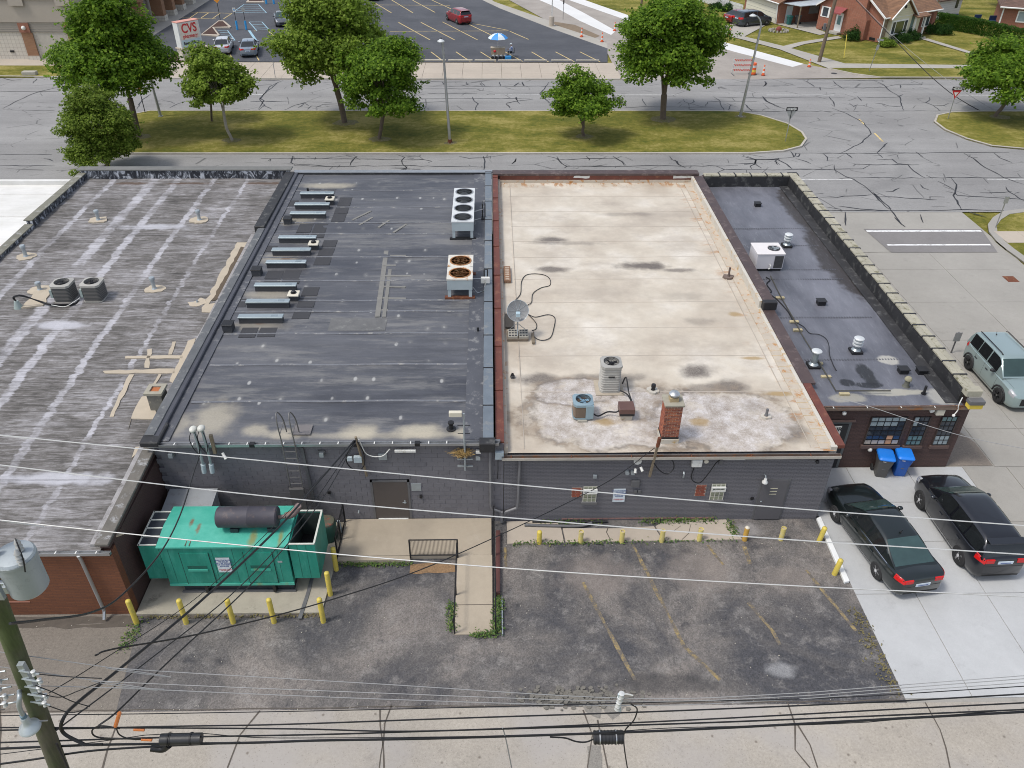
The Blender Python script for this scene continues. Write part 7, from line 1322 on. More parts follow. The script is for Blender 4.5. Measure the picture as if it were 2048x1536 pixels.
t = thing('wall_lamp', 'white conical lamp above the left corner of the grey door', 'wall light', (9.75,21.4,2)); MB().tube([(9.78,21.55,2.25),(9.78,21.4,2.3),(9.79,21.36,2.22)], .02, 6).build('bracket', SILVER, t); MB().lathe([(.05,.2),(.06,.12),(.11,.05),(.1,.0),(.001,-.02)],(9.79,21.36,2.0),16).build('lamp_head', plain('white_lamp', (.7,.7,.68), .4), t, smooth=50)
tag(MB().ball((11.5,21.42,2.92),.07).build('dome_camera', BLACK, smooth=60), 'small dark dome camera near the right end of the grey brick wall', 'camera')
# --- fittings on the brown wall
t = thing('flood_light', 'square flood light with a round head above the steel windows', 'wall light', (17.3,24.3,2.9)); MB().box(17.1,17.42,24.3,24.45,2.72,2.98).build('lamp_head', WHV, t, bevel=.02); MB().cyl((16.92,24.45,2.95),(16.92,24.33,2.93),.1,n=14).build('round_head', WHITEMET, t, smooth=40)
tag(MB().ball((15.05,24.38,.98),.09).build('round_lamp', WHITEMET, smooth=60), 'small round white fitting left of the grey bin', 'wall light'); tag(MB().ball((13.55,24.36,2.83),.09).build('round_lamp', WHITEMET, smooth=60), 'small white lamp at the upper left of the brown wall', 'wall light')
t = thing('horn_speaker', 'yellow and grey boxy lamp on the corner of the stone coping', 'sign lamp', (18.4,24.1,3.4)); MB().box(18.02,18.56,23.98,24.27,3.25,3.45).build('lamp_lens', plain('yellow_lens', (.62,.46,.06), .5, 0, .1, 4), t, bevel=.02); MB().box(18.0,18.58,23.96,24.27,3.455,3.62).build('lamp_hood', PAINTGREY, t, bevel=.01)
MB().tube(catmull([(17.85,24.3,3.6),(17.75,24.2,3.3),(17.8,24.2,3.1),(17.7,24.15,2.9)],4), .02, 5).ball((17.68,24.15,2.85),.06).build('hanging_cable', WHITEMET, t)

# ---------------------------------------------------------------- vehicles
def interp(keys, u):
    if u <= keys[0][0]: return list(keys[0][1:])
    for i in range(len(keys)-1):
        a, b = keys[i], keys[i+1]
        if u <= b[0]:
            t = (u-a[0])/(b[0]-a[0]); p = keys[max(i-1,0)]; q = keys[min(i+2,len(keys)-1)]; out = []
            for j in range(1, len(a)):
                m0 = (b[j]-p[j])/max(1e-6,b[0]-p[0])*(b[0]-a[0]) if i else (b[j]-a[j]); m1 = (q[j]-a[j])/max(1e-6,q[0]-a[0])*(b[0]-a[0])
                v = (2*t**3-3*t*t+1)*a[j]+(t**3-2*t*t+t)*m0+(-2*t**3+3*t*t)*b[j]+(t**3-t*t)*m1
                lo, hi = min(a[j],b[j]), max(a[j],b[j]); d = .25*(hi-lo)+1e-9; out.append(min(hi+d, max(lo-d, v)))
            return out
    return list(keys[-1][1:])
def ring_eval(P, t):
    """P: list of (t, y, z) control points, smooth inside"""
    for i in range(len(P)-1):
        if t <= P[i+1][0]+1e-9:
            f_ = (t-P[i][0])/(P[i+1][0]-P[i][0]); return (lerp(P[i][1],P[i+1][1],f_), lerp(P[i][2],P[i+1][2],f_))
    return P[-1][1:]
def make_car(name, label, cat, S, paint, loc, rz, group=None, detail=2):
    t = thing(name, label, cat, loc, rz, group); L = S['L']; W = S['W']/2; H = S['H']; g = .19; bz = S['belt']; wr = S['wr']
    xr, xf = -L/2, L/2; ax_r, ax_f = xr+S['ro'], xr+S['ro']+S['wb']
    # keys: x, half width, low z, shoulder z, top z
    body = [(xr, W*.72, .34, S['rz']-.14, S['rz']-.12), (xr+.06, W*.83, .27, S['rz']-.05, S['rz']-.02), (xr+.25, W*.94, g+.02, S['rz']-.02, S['rz']+.02), (xr+.8, W, g, bz-.03, bz+.0), (0, W, g, bz-.04, bz), (S['cowl'], W*.995, g, bz-.08, bz-.02), (xf-.8, W*.97, g, S['hz']-.06, S['hz']+.03), (xf-.32, W*.90, g+.02, S['hz']-.13, S['hz']-.05), (xf-.08, W*.78, .25, S['hz']-.24, S['hz']-.2), (xf, W*.62, .3, S['hz']-.32, S['hz']-.3)]
    def B(x, t_):
        w, zl, zs, zt = interp(body, x); h = zs-zl
        P = [(0,0,zl),(.08,w*.9,zl),(.16,w*.975,zl+h*.16),(.34,w*1.0,zl+h*.45),(.48,w*.992,zl+h*.72),(.56,w*.965,zs-.01),(.62,w*.915,zs+.012),(.70,w*.80,zs+(zt-zs)*.55),(.85,w*.42,zt),(1,0,zt+.015)]
        y, z = ring_eval(P, t_); return Vector((x, y, z))
    NX = 44 if detail > 1 else 26; ts = [0,.04,.08,.12,.16,.22,.28,.34,.41,.48,.52,.56,.59,.62,.66,.70,.78,.85,.93,1]
    xs_ = [xr+(xf-xr)*(.5-.5*math.cos(math.pi*i/NX)) for i in range(NX+1)]
    ring = [(t_, 1) for t_ in ts] + [(t_, -1) for t_ in ts[-2:0:-1]]; n = len(ring)
    mb = MB(); mb.add([B(x, a)*1 if s > 0 else Vector((1,-1,1))*B(x, a) for x in xs_ for a, s in ring], [(i*n+k_, (i+1)*n+k_, (i+1)*n+(k_+1)%n, i*n+(k_+1)%n) for i in range(NX) for k_ in range(n)]+[tuple(range(n)), tuple(range((NX+1)*n-1, NX*n-1, -1))])
    bo = mb.build('body', paint, t, world=0)
    bm = bmesh.new(); bm.from_mesh(bo.data); bmesh.ops.recalc_face_normals(bm, faces=bm.faces); bm.to_mesh(bo.data); bm.free()
    cut = MB()
    for ax in (ax_r, ax_f):
        for s in (-1, 1): cut.cyl((ax, s*(W-.27), wr), (ax, s*(W+.2), wr), wr*1.2, n=26)
    co = cut.build('cut', None); co.parent = None; md = bo.modifiers.new('b', 'BOOLEAN'); md.object = co; md.operation = 'DIFFERENCE'; md.solver = 'EXACT'
    bpy.context.view_layer.update(); me = bpy.data.meshes.new_from_object(bo.evaluated_get(bpy.context.evaluated_depsgraph_get())); bo.modifiers.clear(); bo.data = me; bpy.data.objects.remove(co)
    me.shade_smooth(); me.set_sharp_from_angle(angle=R(32))
    gh = S['gh']  # keys: x, roof z, belt half width, roof half width
    ztop = H
    def Gp(x, t_):
        zr_, wb_, wt_ = interp(gh, x); b0 = bz-.02; h = max(0, (zr_-b0)/(ztop-b0)); yt = wb_-(wb_-wt_)*min(1,h)
        P = [(0,wb_,b0-.06),(.1,wb_,b0),(.5,lerp(wb_,yt,.93),b0+(zr_-b0)*.88),(.6,yt-.05,b0+(zr_-b0)*.985),(.7,yt*.78,zr_+.012*h),(1,0,zr_+.025*h)]
        y, z = ring_eval(P, t_); return Vector((x, y, z))
    g0, g1 = gh[0][0], gh[-1][0]; NG = 36 if detail > 1 else 20; xs2 = [g0+(g1-g0)*i/NG for i in range(NG+1)]; ts2 = [0,.1,.2,.3,.4,.5,.55,.6,.65,.7,.8,.9,1]
    ring = [(a,1) for a in ts2]+[(a,-1) for a in ts2[-2::-1]]; n = len(ring)
    mb = MB(); mb.add([Gp(x,a) if s > 0 else Vector((1,-1,1))*Gp(x,a) for x in xs2 for a, s in ring], [(i*n+k_, (i+1)*n+k_, (i+1)*n+k_+1, i*n+k_+1) for i in range(NG) for k_ in range(n-1)])
    mb.build('cabin', paint, t, world=0, smooth=40)
    def patch(name, fn, x0, x1, ta, tb, mat, off=.006, nx=10, nt=5, both=True, mirror_full=False, side=(1,-1), par=None):
        for s in side:
            vs = []
            for i in range(nx+1):
                for j in range(nt+1):
                    x = lerp(x0,x1,i/nx); a0 = ta(x) if callable(ta) else ta; b0 = tb(x) if callable(tb) else tb; tt = lerp(a0,b0,j/nt)
                    p = fn(x,tt); e = .004; dx = fn(x+e,tt)-fn(x-e,tt); dt = fn(x,min(1,tt+e))-fn(x,max(0,tt-e)); nn = dt.cross(dx) 
                    nn = nn.normalized() if nn.length > 1e-9 else Vector((0,0,1))
                    if nn.z < -.3 or (abs(nn.z) < .3 and nn.y < 0): nn = -nn
                    q = p+nn*off; vs.append(Vector((q.x, q.y*s, q.z)))
            MB().add(vs, [(i*(nt+1)+j, (i+1)*(nt+1)+j, (i+1)*(nt+1)+j+1, i*(nt+1)+j+1)[::(1 if s>0 else -1)] for i in range(nx) for j in range(nt)]).build(name, mat, par or t, world=0, smooth=50)
    def full(name, x0, x1, tl, mat, off=.006, nx=8):
        vs = []; tt = [lerp(tl,1,j/6) for j in range(7)]; cols = [(a,1) for a in tt]+[(a,-1) for a in tt[-2::-1]]; m = len(cols)
        for i in range(nx+1):
            x = lerp(x0,x1,i/nx)
            for a, s in cols: p = Gp(x,a); d = (Gp(x+.02,1)-Gp(x-.02,1)).normalized(); nn = Vector((-d.z,0,d.x)); q = p+nn*off; vs.append(Vector((q.x,q.y*s,q.z)))
        MB().add(vs, [(i*m+j, (i+1)*m+j, (i+1)*m+j+1, i*m+j+1) for i in range(nx) for j in range(m-1)]).build(name, mat, t, world=0, smooth=50)
    full('rear_window', S['rw'][0], S['rw'][1], .60, S.get('rg', CARGLASS)); full('windshield', S['ws'][0], S['ws'][1], .60, CARGLASS2)
    for a, b in S['sw']: patch('side_window', Gp, a, b, .14, .50, S.get('sg', CARGLASS), .007)
    for s in (-1, 1):
        for ax in (ax_r, ax_f):
            w = thing('wheel', None, None); w.parent = t; w.location = (ax, s*(W-.085), wr)
            MB().lathe([(wr*.60,-.09),(wr*.86,-.105),(wr*.97,-.08),(wr,-.045),(wr,.045),(wr*.97,.08),(wr*.86,.105),(wr*.60,.09)], n=28, axis='Y').build('tyre', RUBBER, w, world=0, smooth=50)
            rm = MB().lathe([(wr*.62,s*.085),(wr*.60,s*.04),(wr*.56,s*.03)], n=24, axis='Y'); ns = S.get('spokes', 5)
            for k_ in range(ns):
                a = 2*math.pi*k_/ns; rm.obox((math.cos(a)*wr*.32, s*.075, math.sin(a)*wr*.32), (wr*.56, .03, wr*.17), m=Matrix.Rotation(-a,3,'Y'))
            rm.cyl((0,s*.06,0),(0,s*.1,0),wr*.16,n=12); rm.build('rim', S.get('rim', RIMM), w, world=0, smooth=35)
            MB().cyl((0,-s*.02,0),(0,s*.02,0),wr*.58,n=20).build('brake_disc', BLACK, w, world=0)
            MB().cyl((0,-s*.16,0),(0,s*.0,0),wr*1.12,n=20).build('wheel_well', BLACKPL, w, world=0)
    for f_ in ('tail', 'head'):
        sg = -1 if f_ == 'tail' else 1; mt = TAILRED if f_ == 'tail' else HEADL; zz = S['tl'] if f_ == 'tail' else S['hl']
        xa = xr+.02 if sg < 0 else xf-.42; xb = xr+.36 if sg < 0 else xf-.10
        patch('taillight' if sg < 0 else 'headlight', B, xa, xb, (.50 if sg<0 else .50), (.61 if sg<0 else .66), mt, .008, 6, 3)
        if sg < 0:
            for s in (-1,1): MB().box(xr-.012,xr+.05,min(s*W*.42,s*W*.74),max(s*W*.42,s*W*.74),zz[0],zz[1]).build('taillight', mt, t, world=0, bevel=.01)
    MB().box(xr-.02,xr+.01,-.26,.26,S['pl']-.06,S['pl']+.06).build('number_plate', PLATE, t, world=0); MB().box(xr-.026,xr-.021,-.18,.18,S['pl']-.03,S['pl']+.0).build('plate_lettering', NAVY, t, world=0)
    MB().box(xf-.03,xf+.015,-.42,.42,.38,S['hz']-.36).build('grille', BLACK, t, world=0); MB().box(xr+.0,xr+.02,-W*.68,W*.68,.34,.42).build('bumper_trim', BLACKPL, t, world=0)
    MB().box(xr-.006,xr+.03,-W*.7,W*.7,S['rz']-.36,S['rz']-.35).build('lid_seam', BLACKPL, t, world=0)
    for s in (-1, 1):
        MB().ball((S['cowl']-.42, s*(W+.10), bz+.08), (.09,.11,.075), 12, 8).build('mirror', S.get('mir', paint), t, world=0, smooth=60); MB().box(S['cowl']-.46,S['cowl']-.38,min(s*(W-.06),s*(W+.08)),max(s*(W-.06),s*(W+.08)),bz+.0,bz+.05).build('mirror_arm', BLACKPL, t, world=0)
    for dx in S['doors']:
        patch('door_seam', B, dx, dx+.012, .12, .56, BLACKPL, .002, 1, 8)
    for dx in S['handles']:
        for s in (-1, 1): p = B(dx,.50); MB().box(dx-.1,dx+.1,min(s*(p.y-.01),s*(p.y+.03)),max(s*(p.y-.01),s*(p.y+.03)),p.z-.015,p.z+.02).build('door_handle', S.get('hm', paint), t, world=0, bevel=.006)
    x_a, x_b = ax_r+wr*1.3, ax_f-wr*1.3
    patch('sill', B, x_a, x_b, .06, .17, S.get('clad', BLACKPL), .004, 6, 3); patch('belt_trim', B, gh[0][0]+.35, S['cowl']-.2, .605, .625, CHROME if S.get('chrome') else BLACKPL, .004, 12, 1)
    if S.get('clad2'):
        for ax in (ax_r, ax_f):
            for s in (-1, 1):
                a = MB().tube([(ax+wr*1.22*math.cos(q_), s*(B(ax+wr*1.2*math.cos(q_), .36).y+.0), max(.22, wr+wr*1.22*math.sin(q_))) for q_ in [math.pi*i/14-.05 for i in range(15)]], .045, 6); a.build('arch_trim', BLACKPL, t, world=0, smooth=50)
    for s in (-1,1):
        if S.get('rails'): MB().tube([(gh[0][0]+.35,s*(gh[3][3]-.12),H+.03),(gh[0][0]+.45,s*(gh[3][3]-.1),H+.07),(S['ws'][0]-.35,s*(gh[3][3]-.1),H+.07),(S['ws'][0]-.2,s*(gh[3][3]-.12),H+.02)], .022, 6).build('roof_rail', BLACKPL, t, world=0, smooth=50)
    if S.get('ant'): MB().tube([(S['ant'],0,H),(S['ant']-.06,0,H+.16)], .008, 5).ball((S['ant'],0,H+.02),(.05,.03,.03),8,5).build('antenna', BLACK, t, world=0)
    if S.get('spoiler'): MB().box(gh[0][0]+.12,gh[0][0]+.42,-W*.68,W*.68,H-.05,H-.015).build('spoiler', paint, t, world=0, bevel=.01)
    # hood shut lines and wipers
    for s in (-1,1): MB().tube([B(lerp(S['cowl']+.02,xf-.4,i/6),.72)*1+Vector((0,0,.002)) if s > 0 else Vector((1,-1,1))*B(lerp(S['cowl']+.02,xf-.4,i/6),.72)+Vector((0,0,.002)) for i in range(7)], .004, 4).build('hood_seam', BLACKPL, t, world=0)
    return t
def carpaint(name, c, flake=.06):
    k = NB(name); k.out(k.val(k.val(c, k.noise(.8, 4), .9, 1.1), k.noise(160, 1, .5), 1-flake, 1+flake), .28, .35, .6); k.b.inputs['Coat Weight'].default_value = .9; k.b.inputs['Coat Roughness'].default_value = .03; return k.m
CARGLASS = glass_mat('dark_car_glass', (.012,.014,.015), .05); CARGLASS2 = glass_mat('green_car_glass', (.03,.055,.052), .05); REARG = glass_mat('teal_rear_glass', (.035,.065,.065), .06)
RIMM = plain('alloy_wheel', (.62,.62,.63), .35, .25, .05, 5); TAILRED = plain('red_lens', (.55,.012,.012), .2, 0, .1, 8); HEADL = plain('clear_lens', (.45,.46,.48), .12, .2, .2, 8); PLATE = plain('plate_white', (.55,.62,.70), .5, 0, .05, 4); CHROME = plain('chrome_trim', (.65,.65,.66), .15, 1, .05, 4)
SEDAN = dict(L=5.05, W=1.85, H=1.47, wb=2.81, ro=1.12, wr=.33, belt=.98, rz=1.02, hz=.92, cowl=1.02, gh=[(-2.02,1.0,.80,.60),(-1.55,1.17,.82,.60),(-1.0,1.39,.84,.60),(-.55,1.455,.85,.61),(.05,1.47,.86,.62),(.35,1.43,.86,.62),(.75,1.24,.85,.62),(1.22,1.0,.82,.62)], rw=(-1.92,-1.02), ws=(.36,1.14), sw=[(-1.28,-.42),(-.32,.62)], tl=(.82,.97), hl=(.6,.72), pl=.72, doors=(-.98,-.36,.88), handles=(-.86,.12), chrome=True, ant=-.85, spokes=6)
EDGE = dict(L=4.66, W=1.88, H=1.70, wb=2.82, ro=.95, wr=.37, belt=1.12, rz=1.16, hz=1.06, cowl=1.12, gh=[(-2.26,1.10,.80,.60),(-2.12,1.32,.84,.61),(-1.88,1.60,.86,.62),(-1.4,1.68,.88,.64),(-.1,1.70,.89,.66),(.35,1.64,.89,.65),(.8,1.40,.88,.64),(1.3,1.12,.85,.64)], rw=(-2.2,-1.92), ws=(.42,1.22), sw=[(-1.95,-1.15),(-1.08,-.28),(-.18,.66)], tl=(.95,1.12), hl=(.72,.86), pl=.98, doors=(-1.1,-.22,.92), handles=(-1.0,.18), chrome=True, spoiler=True, spokes=5, clad=plain('grey_lower_trim', (.06,.06,.062), .5))
BOX = dict(L=4.39, W=1.90, H=1.78, wb=2.67, ro=.85, wr=.36, belt=1.12, rz=1.18, hz=1.08, cowl=.98, gh=[(-2.10,1.12,.84,.68),(-2.02,1.45,.86,.70),(-1.9,1.70,.87,.71),(-1.5,1.76,.88,.72),(.2,1.78,.88,.72),(.42,1.72,.88,.72),(.75,1.46,.87,.72),(1.12,1.12,.85,.70)], rw=(-2.07,-1.93), ws=(.44,1.06), sw=[(-1.82,-1.1),(-1.05,-.3),(-.22,.6)], tl=(.95,1.15), hl=(.8,.95), pl=.7, doors=(-1.05,-.26,.86), handles=(-.95,.02), rails=True, ant=-1.5, clad2=True, spokes=5, rim=plain('dark_alloy', (.16,.16,.16), .4, .5), mir=BLACKPL, hm=BLACKPL)
VAN = dict(SEDAN, L=5.1, H=1.76, W=1.98, wb=3.05, belt=1.08, rz=1.15, hz=1.02, cowl=1.35, gh=[(-2.45,1.10,.84,.66),(-2.35,1.4,.88,.70),(-2.2,1.66,.9,.72),(-1.6,1.74,.9,.73),(.1,1.76,.9,.73),(.6,1.66,.9,.72),(1.1,1.36,.88,.70),(1.7,1.06,.84,.68)], rw=(-2.42,-2.22), ws=(.66,1.6), sw=[(-2.1,-1.1),(-1.0,-.1),(0.,.95)], tl=(.9,1.15), pl=.95, ro=1.05, chrome=False)
make_car('sedan', 'black green sedan parked beside the white kerb strip, red tail lights toward us', 'car', dict(SEDAN, rg=REARG), carpaint('dark_green_black_paint', (.010,.016,.016)), (13.88,20.22,.012), R(90+9.2))
make_car('suv', 'black suv parked right of the dark sedan on the pale driveway', 'car', EDGE, carpaint('black_blue_paint', (.009,.010,.014)), (17.22,20.74,.012), R(90+2.5))
make_car('boxy_suv', 'pale grey green boxy suv parked on the side street, front toward us', 'car', BOX, carpaint('pale_grey_green_paint', (.30,.385,.38)), (23.67,30.2,.008), R(-90))
P1 = carpaint('silver_blue_paint', (.22,.27,.33)); P2 = carpaint('dark_grey_paint', (.09,.10,.115)); P3 = carpaint('bright_red_paint', (.30,.012,.018)); P4 = carpaint('white_paint', (.62,.63,.64)); P5 = carpaint('blue_grey_paint', (.035,.05,.065)); P6 = carpaint('crimson_paint', (.22,.014,.02)); P7 = carpaint('brown_mauve_paint', (.14,.10,.10))
q = (-26.841, 92.387); make_car('sedan', 'silver blue sedan parked nose in by the store lot kerb', 'car', SEDAN, P1, (q[0]+.1, q[1]+2.6, .012), R(100), detail=1)
q = (-30.067, 93.271); make_car('sedan', 'white car beside the pharmacy sign, half hidden by leaves', 'car', SEDAN, P4, (q[0]+.2, q[1]+2.7, .012), R(100), detail=1)
q = (-26.265, 108.669); make_car('sedan', 'dark grey sedan facing us in the store lot beside the blue striped bay', 'car', dict(SEDAN, L=4.6), P2, (q[0]-.1, q[1]+1.8, .012), R(-75), detail=1)
q = (-3.71, 110.109); make_car('suv', 'red suv parked by itself in the middle of the store lot', 'car', dict(EDGE, L=4.5, chrome=False), P3, (q[0]-.3, q[1]+1.9, .012), R(118), detail=1)
q = (-8.604, 92.278); make_car('sedan', 'brownish car mostly hidden behind the crown of the middle tree', 'car', SEDAN, P7, (q[0]-.6, q[1]+2.6, .012), R(100), detail=1)
q = (-17.058, 126.509); make_car('suv', 'black car at the top edge of the store lot', 'car', dict(EDGE, L=4.5), carpaint('black_paint_far', (.01,.01,.012)), (q[0], q[1]+1.8, .012), R(100), detail=1)
q = (31.348, 111.722); make_car('sedan', 'red sedan in the house driveway next to the dark minivan', 'car', dict(SEDAN, L=4.6), P6, (q[0]+1.3, q[1]+.9, .012), R(28), detail=1)
q = (33.659, 109.89); make_car('minivan', 'dark blue grey minivan in the house driveway in front of the garage', 'car', VAN, P5, (q[0]+.1, q[1]+.8, .012), R(22), detail=1)

# ---------------------------------------------------------------- street furniture
def lamp_post(label, b, ztop, arm=(0,0), lean=(0,0), base=False, mat=GALV):
    t = thing('street_lamp', label, 'street lamp', (b[0], b[1], .1))
    top = Vector((lean[0], lean[1], ztop)); pts = [Vector((0,0,0)), top*.5, top]
    if arm != (0,0):
        a = Vector((arm[0], arm[1], 0)); pts = [Vector((0,0,0)), top*.45, top*.88]+[top*.88+Vector((0,0,ztop*.12))*math.sin(s_)+a*(1-math.cos(s_)) for s_ in (.35,.7,1.05,1.4)]
    rs = [.13, .10, .08]+[.06]*(len(pts)-3); MB().tube(pts, rs, 12).build('pole', mat, t, world=0, smooth=40)
    e = pts[-1]; d = Vector((arm[0],arm[1],0)).normalized() if arm != (0,0) else Vector((-1,0,0))
    MB().lathe([(.05,.10),(.10,.08),(.28,-.04),(.27,-.10),(.001,-.12)], (e.x+d.x*.12, e.y+d.y*.12, e.z), 14).build('lamp_head', plain('pale_lamp_head', (.60,.62,.62), .4, .2), t, world=0, smooth=40); MB().cyl((e.x+d.x*.1,e.y,e.z+.1),(e.x+d.x*.1,e.y,e.z+.2),.04,n=8).build('photocell', BLACKPL, t, world=0)
    MB().box(-.16,.16,-.16,.16,-.02,.05).build('base_plate', mat, t, world=0)
    if base: MB().box(-.28,.28,-.28,.28,-.12,-.0).build('footing', plain('pink_footing', (.38,.27,.23), .9), t, world=0); MB().lathe([(.2,.0),(.16,.3)], n=10).build('base_cover', RUST, t, world=0)
lamp_post('tall grey street lamp in the middle of the median grass', (-3.241, 64.157), 7.75, base=True, lean=(-.3,0)); lamp_post('tall curved grey street lamp near the rounded tip of the median', (22.096, 71.24), 8.3, arm=(-.9,-.1), lean=(.5,0)); lamp_post('street lamp post half hidden behind the big left tree', (-28.737, 71.176), 7.6, arm=(.9,-.2), lean=(-.3,0))
def signpost(label, b, h, parts, rz=0, mat=GALV, name='road_sign', lean=0, cat='sign'):
    t = thing(name, label, cat, (b[0], b[1], .05), rz); t.rotation_euler = (0, lean, rz)
    MB().box(-.03,.03,-.02,.02,-.1,h).build('post', mat, t, world=0); parts(t, h); return t
SGN = plain('sign_back_grey', (.38,.39,.38), .45, .4, .06, 3)
def oneway(t, z, d=1, y=-.03):
    p = MB().box(-.46,.46,y-.012,y,z-.15,z+.15).build('one_way_plate', BLACKPL, t, world=0)
    w = .38; MB().prism([(-w*d,-.085),(w*.45*d,-.085),(w*.45*d,-.125),(w*1.08*d,0),(w*.45*d,.125),(w*.45*d,.085),(-w*d,.085)], 0, .003).build('arrow', WHITEMET, p, world=0)
    a = p.children[0]; a.rotation_euler = (R(90),0,0); a.location = (0, y-.0125, z)
    T = text('one_way_lettering', 'ONE WAY', .14, (-.04*d, y-.018, z), (R(90),0,0), BLACKPL, None, .001); T.parent = p; T.location = (-.05*d, y-.018, z)
def tri(t, z, s, mat, y, nm='yield_plate'):
    m = MB(); m.add([(-s,y,z+s*.87),(s,y,z+s*.87),(0,y,z-s*.87),(-s,y+.01,z+s*.87),(s,y+.01,z+s*.87),(0,y+.01,z-s*.87)],[(0,2,1),(3,4,5),(0,1,4,3),(1,2,5,4),(2,0,3,5)]); return m.build(nm, mat, t, world=0)
REDS = plain('sign_red', (.50,.02,.025), .4, 0, .05, 3)
def yl(t, h): oneway(t, h-.1, 1); tri(t, h-.62, .40, SGN, -.02)
def yr(t, h):
    oneway(t, h-.1, -1); p = tri(t, h-.62, .46, WHITEMET, -.02); tri(p, h-.61, .42, REDS, -.024, 'yield_face'); tri(p, h-.60, .2, WHITEMET, -.028, 'yield_center')
signpost('one way sign pointing right above the back of a triangular sign on the median tip', (24.054, 64.516), 2.75, yl); signpost('one way sign pointing left above a red and white yield sign', (40.274, 70.538), 2.75, yr)
def sq(w, h_, m=SGN, y=-.03): return lambda t, h: MB().box(-w/2,w/2,y-.01,y,h-h_,h).build('plate', m, t, world=0)
signpost('grey backed parking sign at the curved kerb by the crosswalk', (32.512, 47.552), 2.15, sq(.3,.45)); signpost('grey backed sign beside the boxy suv', (22.688, 32.918), 1.15, sq(.34,.5), mat=PAINTGREY)
signpost('slim sign post on the far sidewalk between the small tree and the tall tree', (-21.583, 84.136), 2.4, sq(.1,.7)); signpost('thin grey street sign on the far right verge', (39.819, 87.194), 3.2, lambda t, h: (MB().box(-.14,.14,-.035,-.02,h-1.1,h-.6).build('plate', SGN, t, world=0), MB().box(-.35,.35,-.035,-.02,h-.2,h).build('plate', SGN, t, world=0)), lean=R(6))
signpost('thin dark sign post behind the big left tree', (-30.435, 72.194), 2.3, lambda t, h: MB().box(-.12,.12,-.03,-.02,h-.4,h).build('plate', plain('orange_sign', (.65,.2,.05), .5), t, world=0), mat=BLACK)
signpost('orange diamond warning sign on the mulch island of the store lot', (-34.737, 112.254), 2.6, lambda t, h: MB().obox((0,-.03,h-.1), (.62,.01,.62), m=Matrix.Rotation(R(45),3,'Y')).build('diamond', plain('orange_sign_face', (.75,.30,.03), .5), t, world=0), mat=BLACK)
BLUEP = plain('blue_sleeve', (.04,.30,.62), .5)
for p, lab, m in (((-31.179, 106.86),'white accessible parking sign on a blue sleeved post','w'),((-30.074, 106.871),'sign post with a blue sleeve seen from behind','b')):
    def f(t, h): MB().cyl((0,0,0),(0,0,1.0),.13,n=12).build('sleeve', BLUEP, t, world=0, smooth=40); MB().box(-.18,.18,-.03,-.02,h-.5,h).build('plate', WHITEMET if m == 'w' else SGN, t, world=0); (MB().box(-.07,.07,-.036,-.031,h-.35,h-.15).build('wheelchair_mark', BLUEP, t, world=0) if m == 'w' else None)
    signpost(lab, p, 2.5, f, mat=BLACK)
for p, lab in (((-31.473, 124.004),'left blue post at the top of the store lot'),((-30.422, 124.019),'right blue post at the top of the store lot')): tag(MB().cyl((p[0],p[1],0),(p[0],p[1],1.1),.14,n=12).build('blue_bollard', BLUEP, smooth=40), lab, 'bollard')
# pharmacy sign on a block plinth
b = (-32.855, 91.682); t = thing('pharmacy_sign', 'white pharmacy sign with red lettering on a pale block plinth', 'sign', (b[0]+.55, b[1]+.6, .05), R(50)); t.scale = (.86,1.35,1)
MB().box(-1.55,1.55,-.38,.38,0,1.15).build('plinth', BLOCK_S, t, world=0); MB().box(-1.65,1.65,-.45,.45,1.15,1.27).build('plinth_cap', WALK, t, world=0)
BX = MB().box(-1.5,1.5,-.33,.33,1.27,3.75).build('sign_box', plain('sign_cream_white', (.62,.64,.64), .5, 0, .04, 1), t, world=0, bevel=.02); MB().box(-1.52,1.52,-.35,.35,3.755,3.82).build('top_cap', plain('salmon_cap', (.60,.28,.22), .6), t, world=0)
MB().box(-1.3,1.3,-.345,-.331,2.1,3.65).build('face_panel', plain('sign_face_cream', (.68,.62,.54), .5), t, world=0); MB().box(-1.3,1.3,-.345,-.331,1.36,2.0).build('letter_board', plain('letter_board_blue', (.45,.58,.62), .5), t, world=0)
def local_text(nm, s_, sz, p, m, par): T = text(nm, s_, sz, (0,0,0), (R(90),0,0), m, None, .004); T.parent = par; T.location = p; return T
T = local_text('sign_lettering', 'CVS', 1.25, (0,-.352,3.1), REDS, t); T.scale = (.95,1,1); local_text('sign_lettering', 'pharmacy', .52, (0,-.352,2.36), REDS, t); local_text('board_lettering', 'Beer Photos', .44, (0,-.352,1.68), BLACKPL, t)
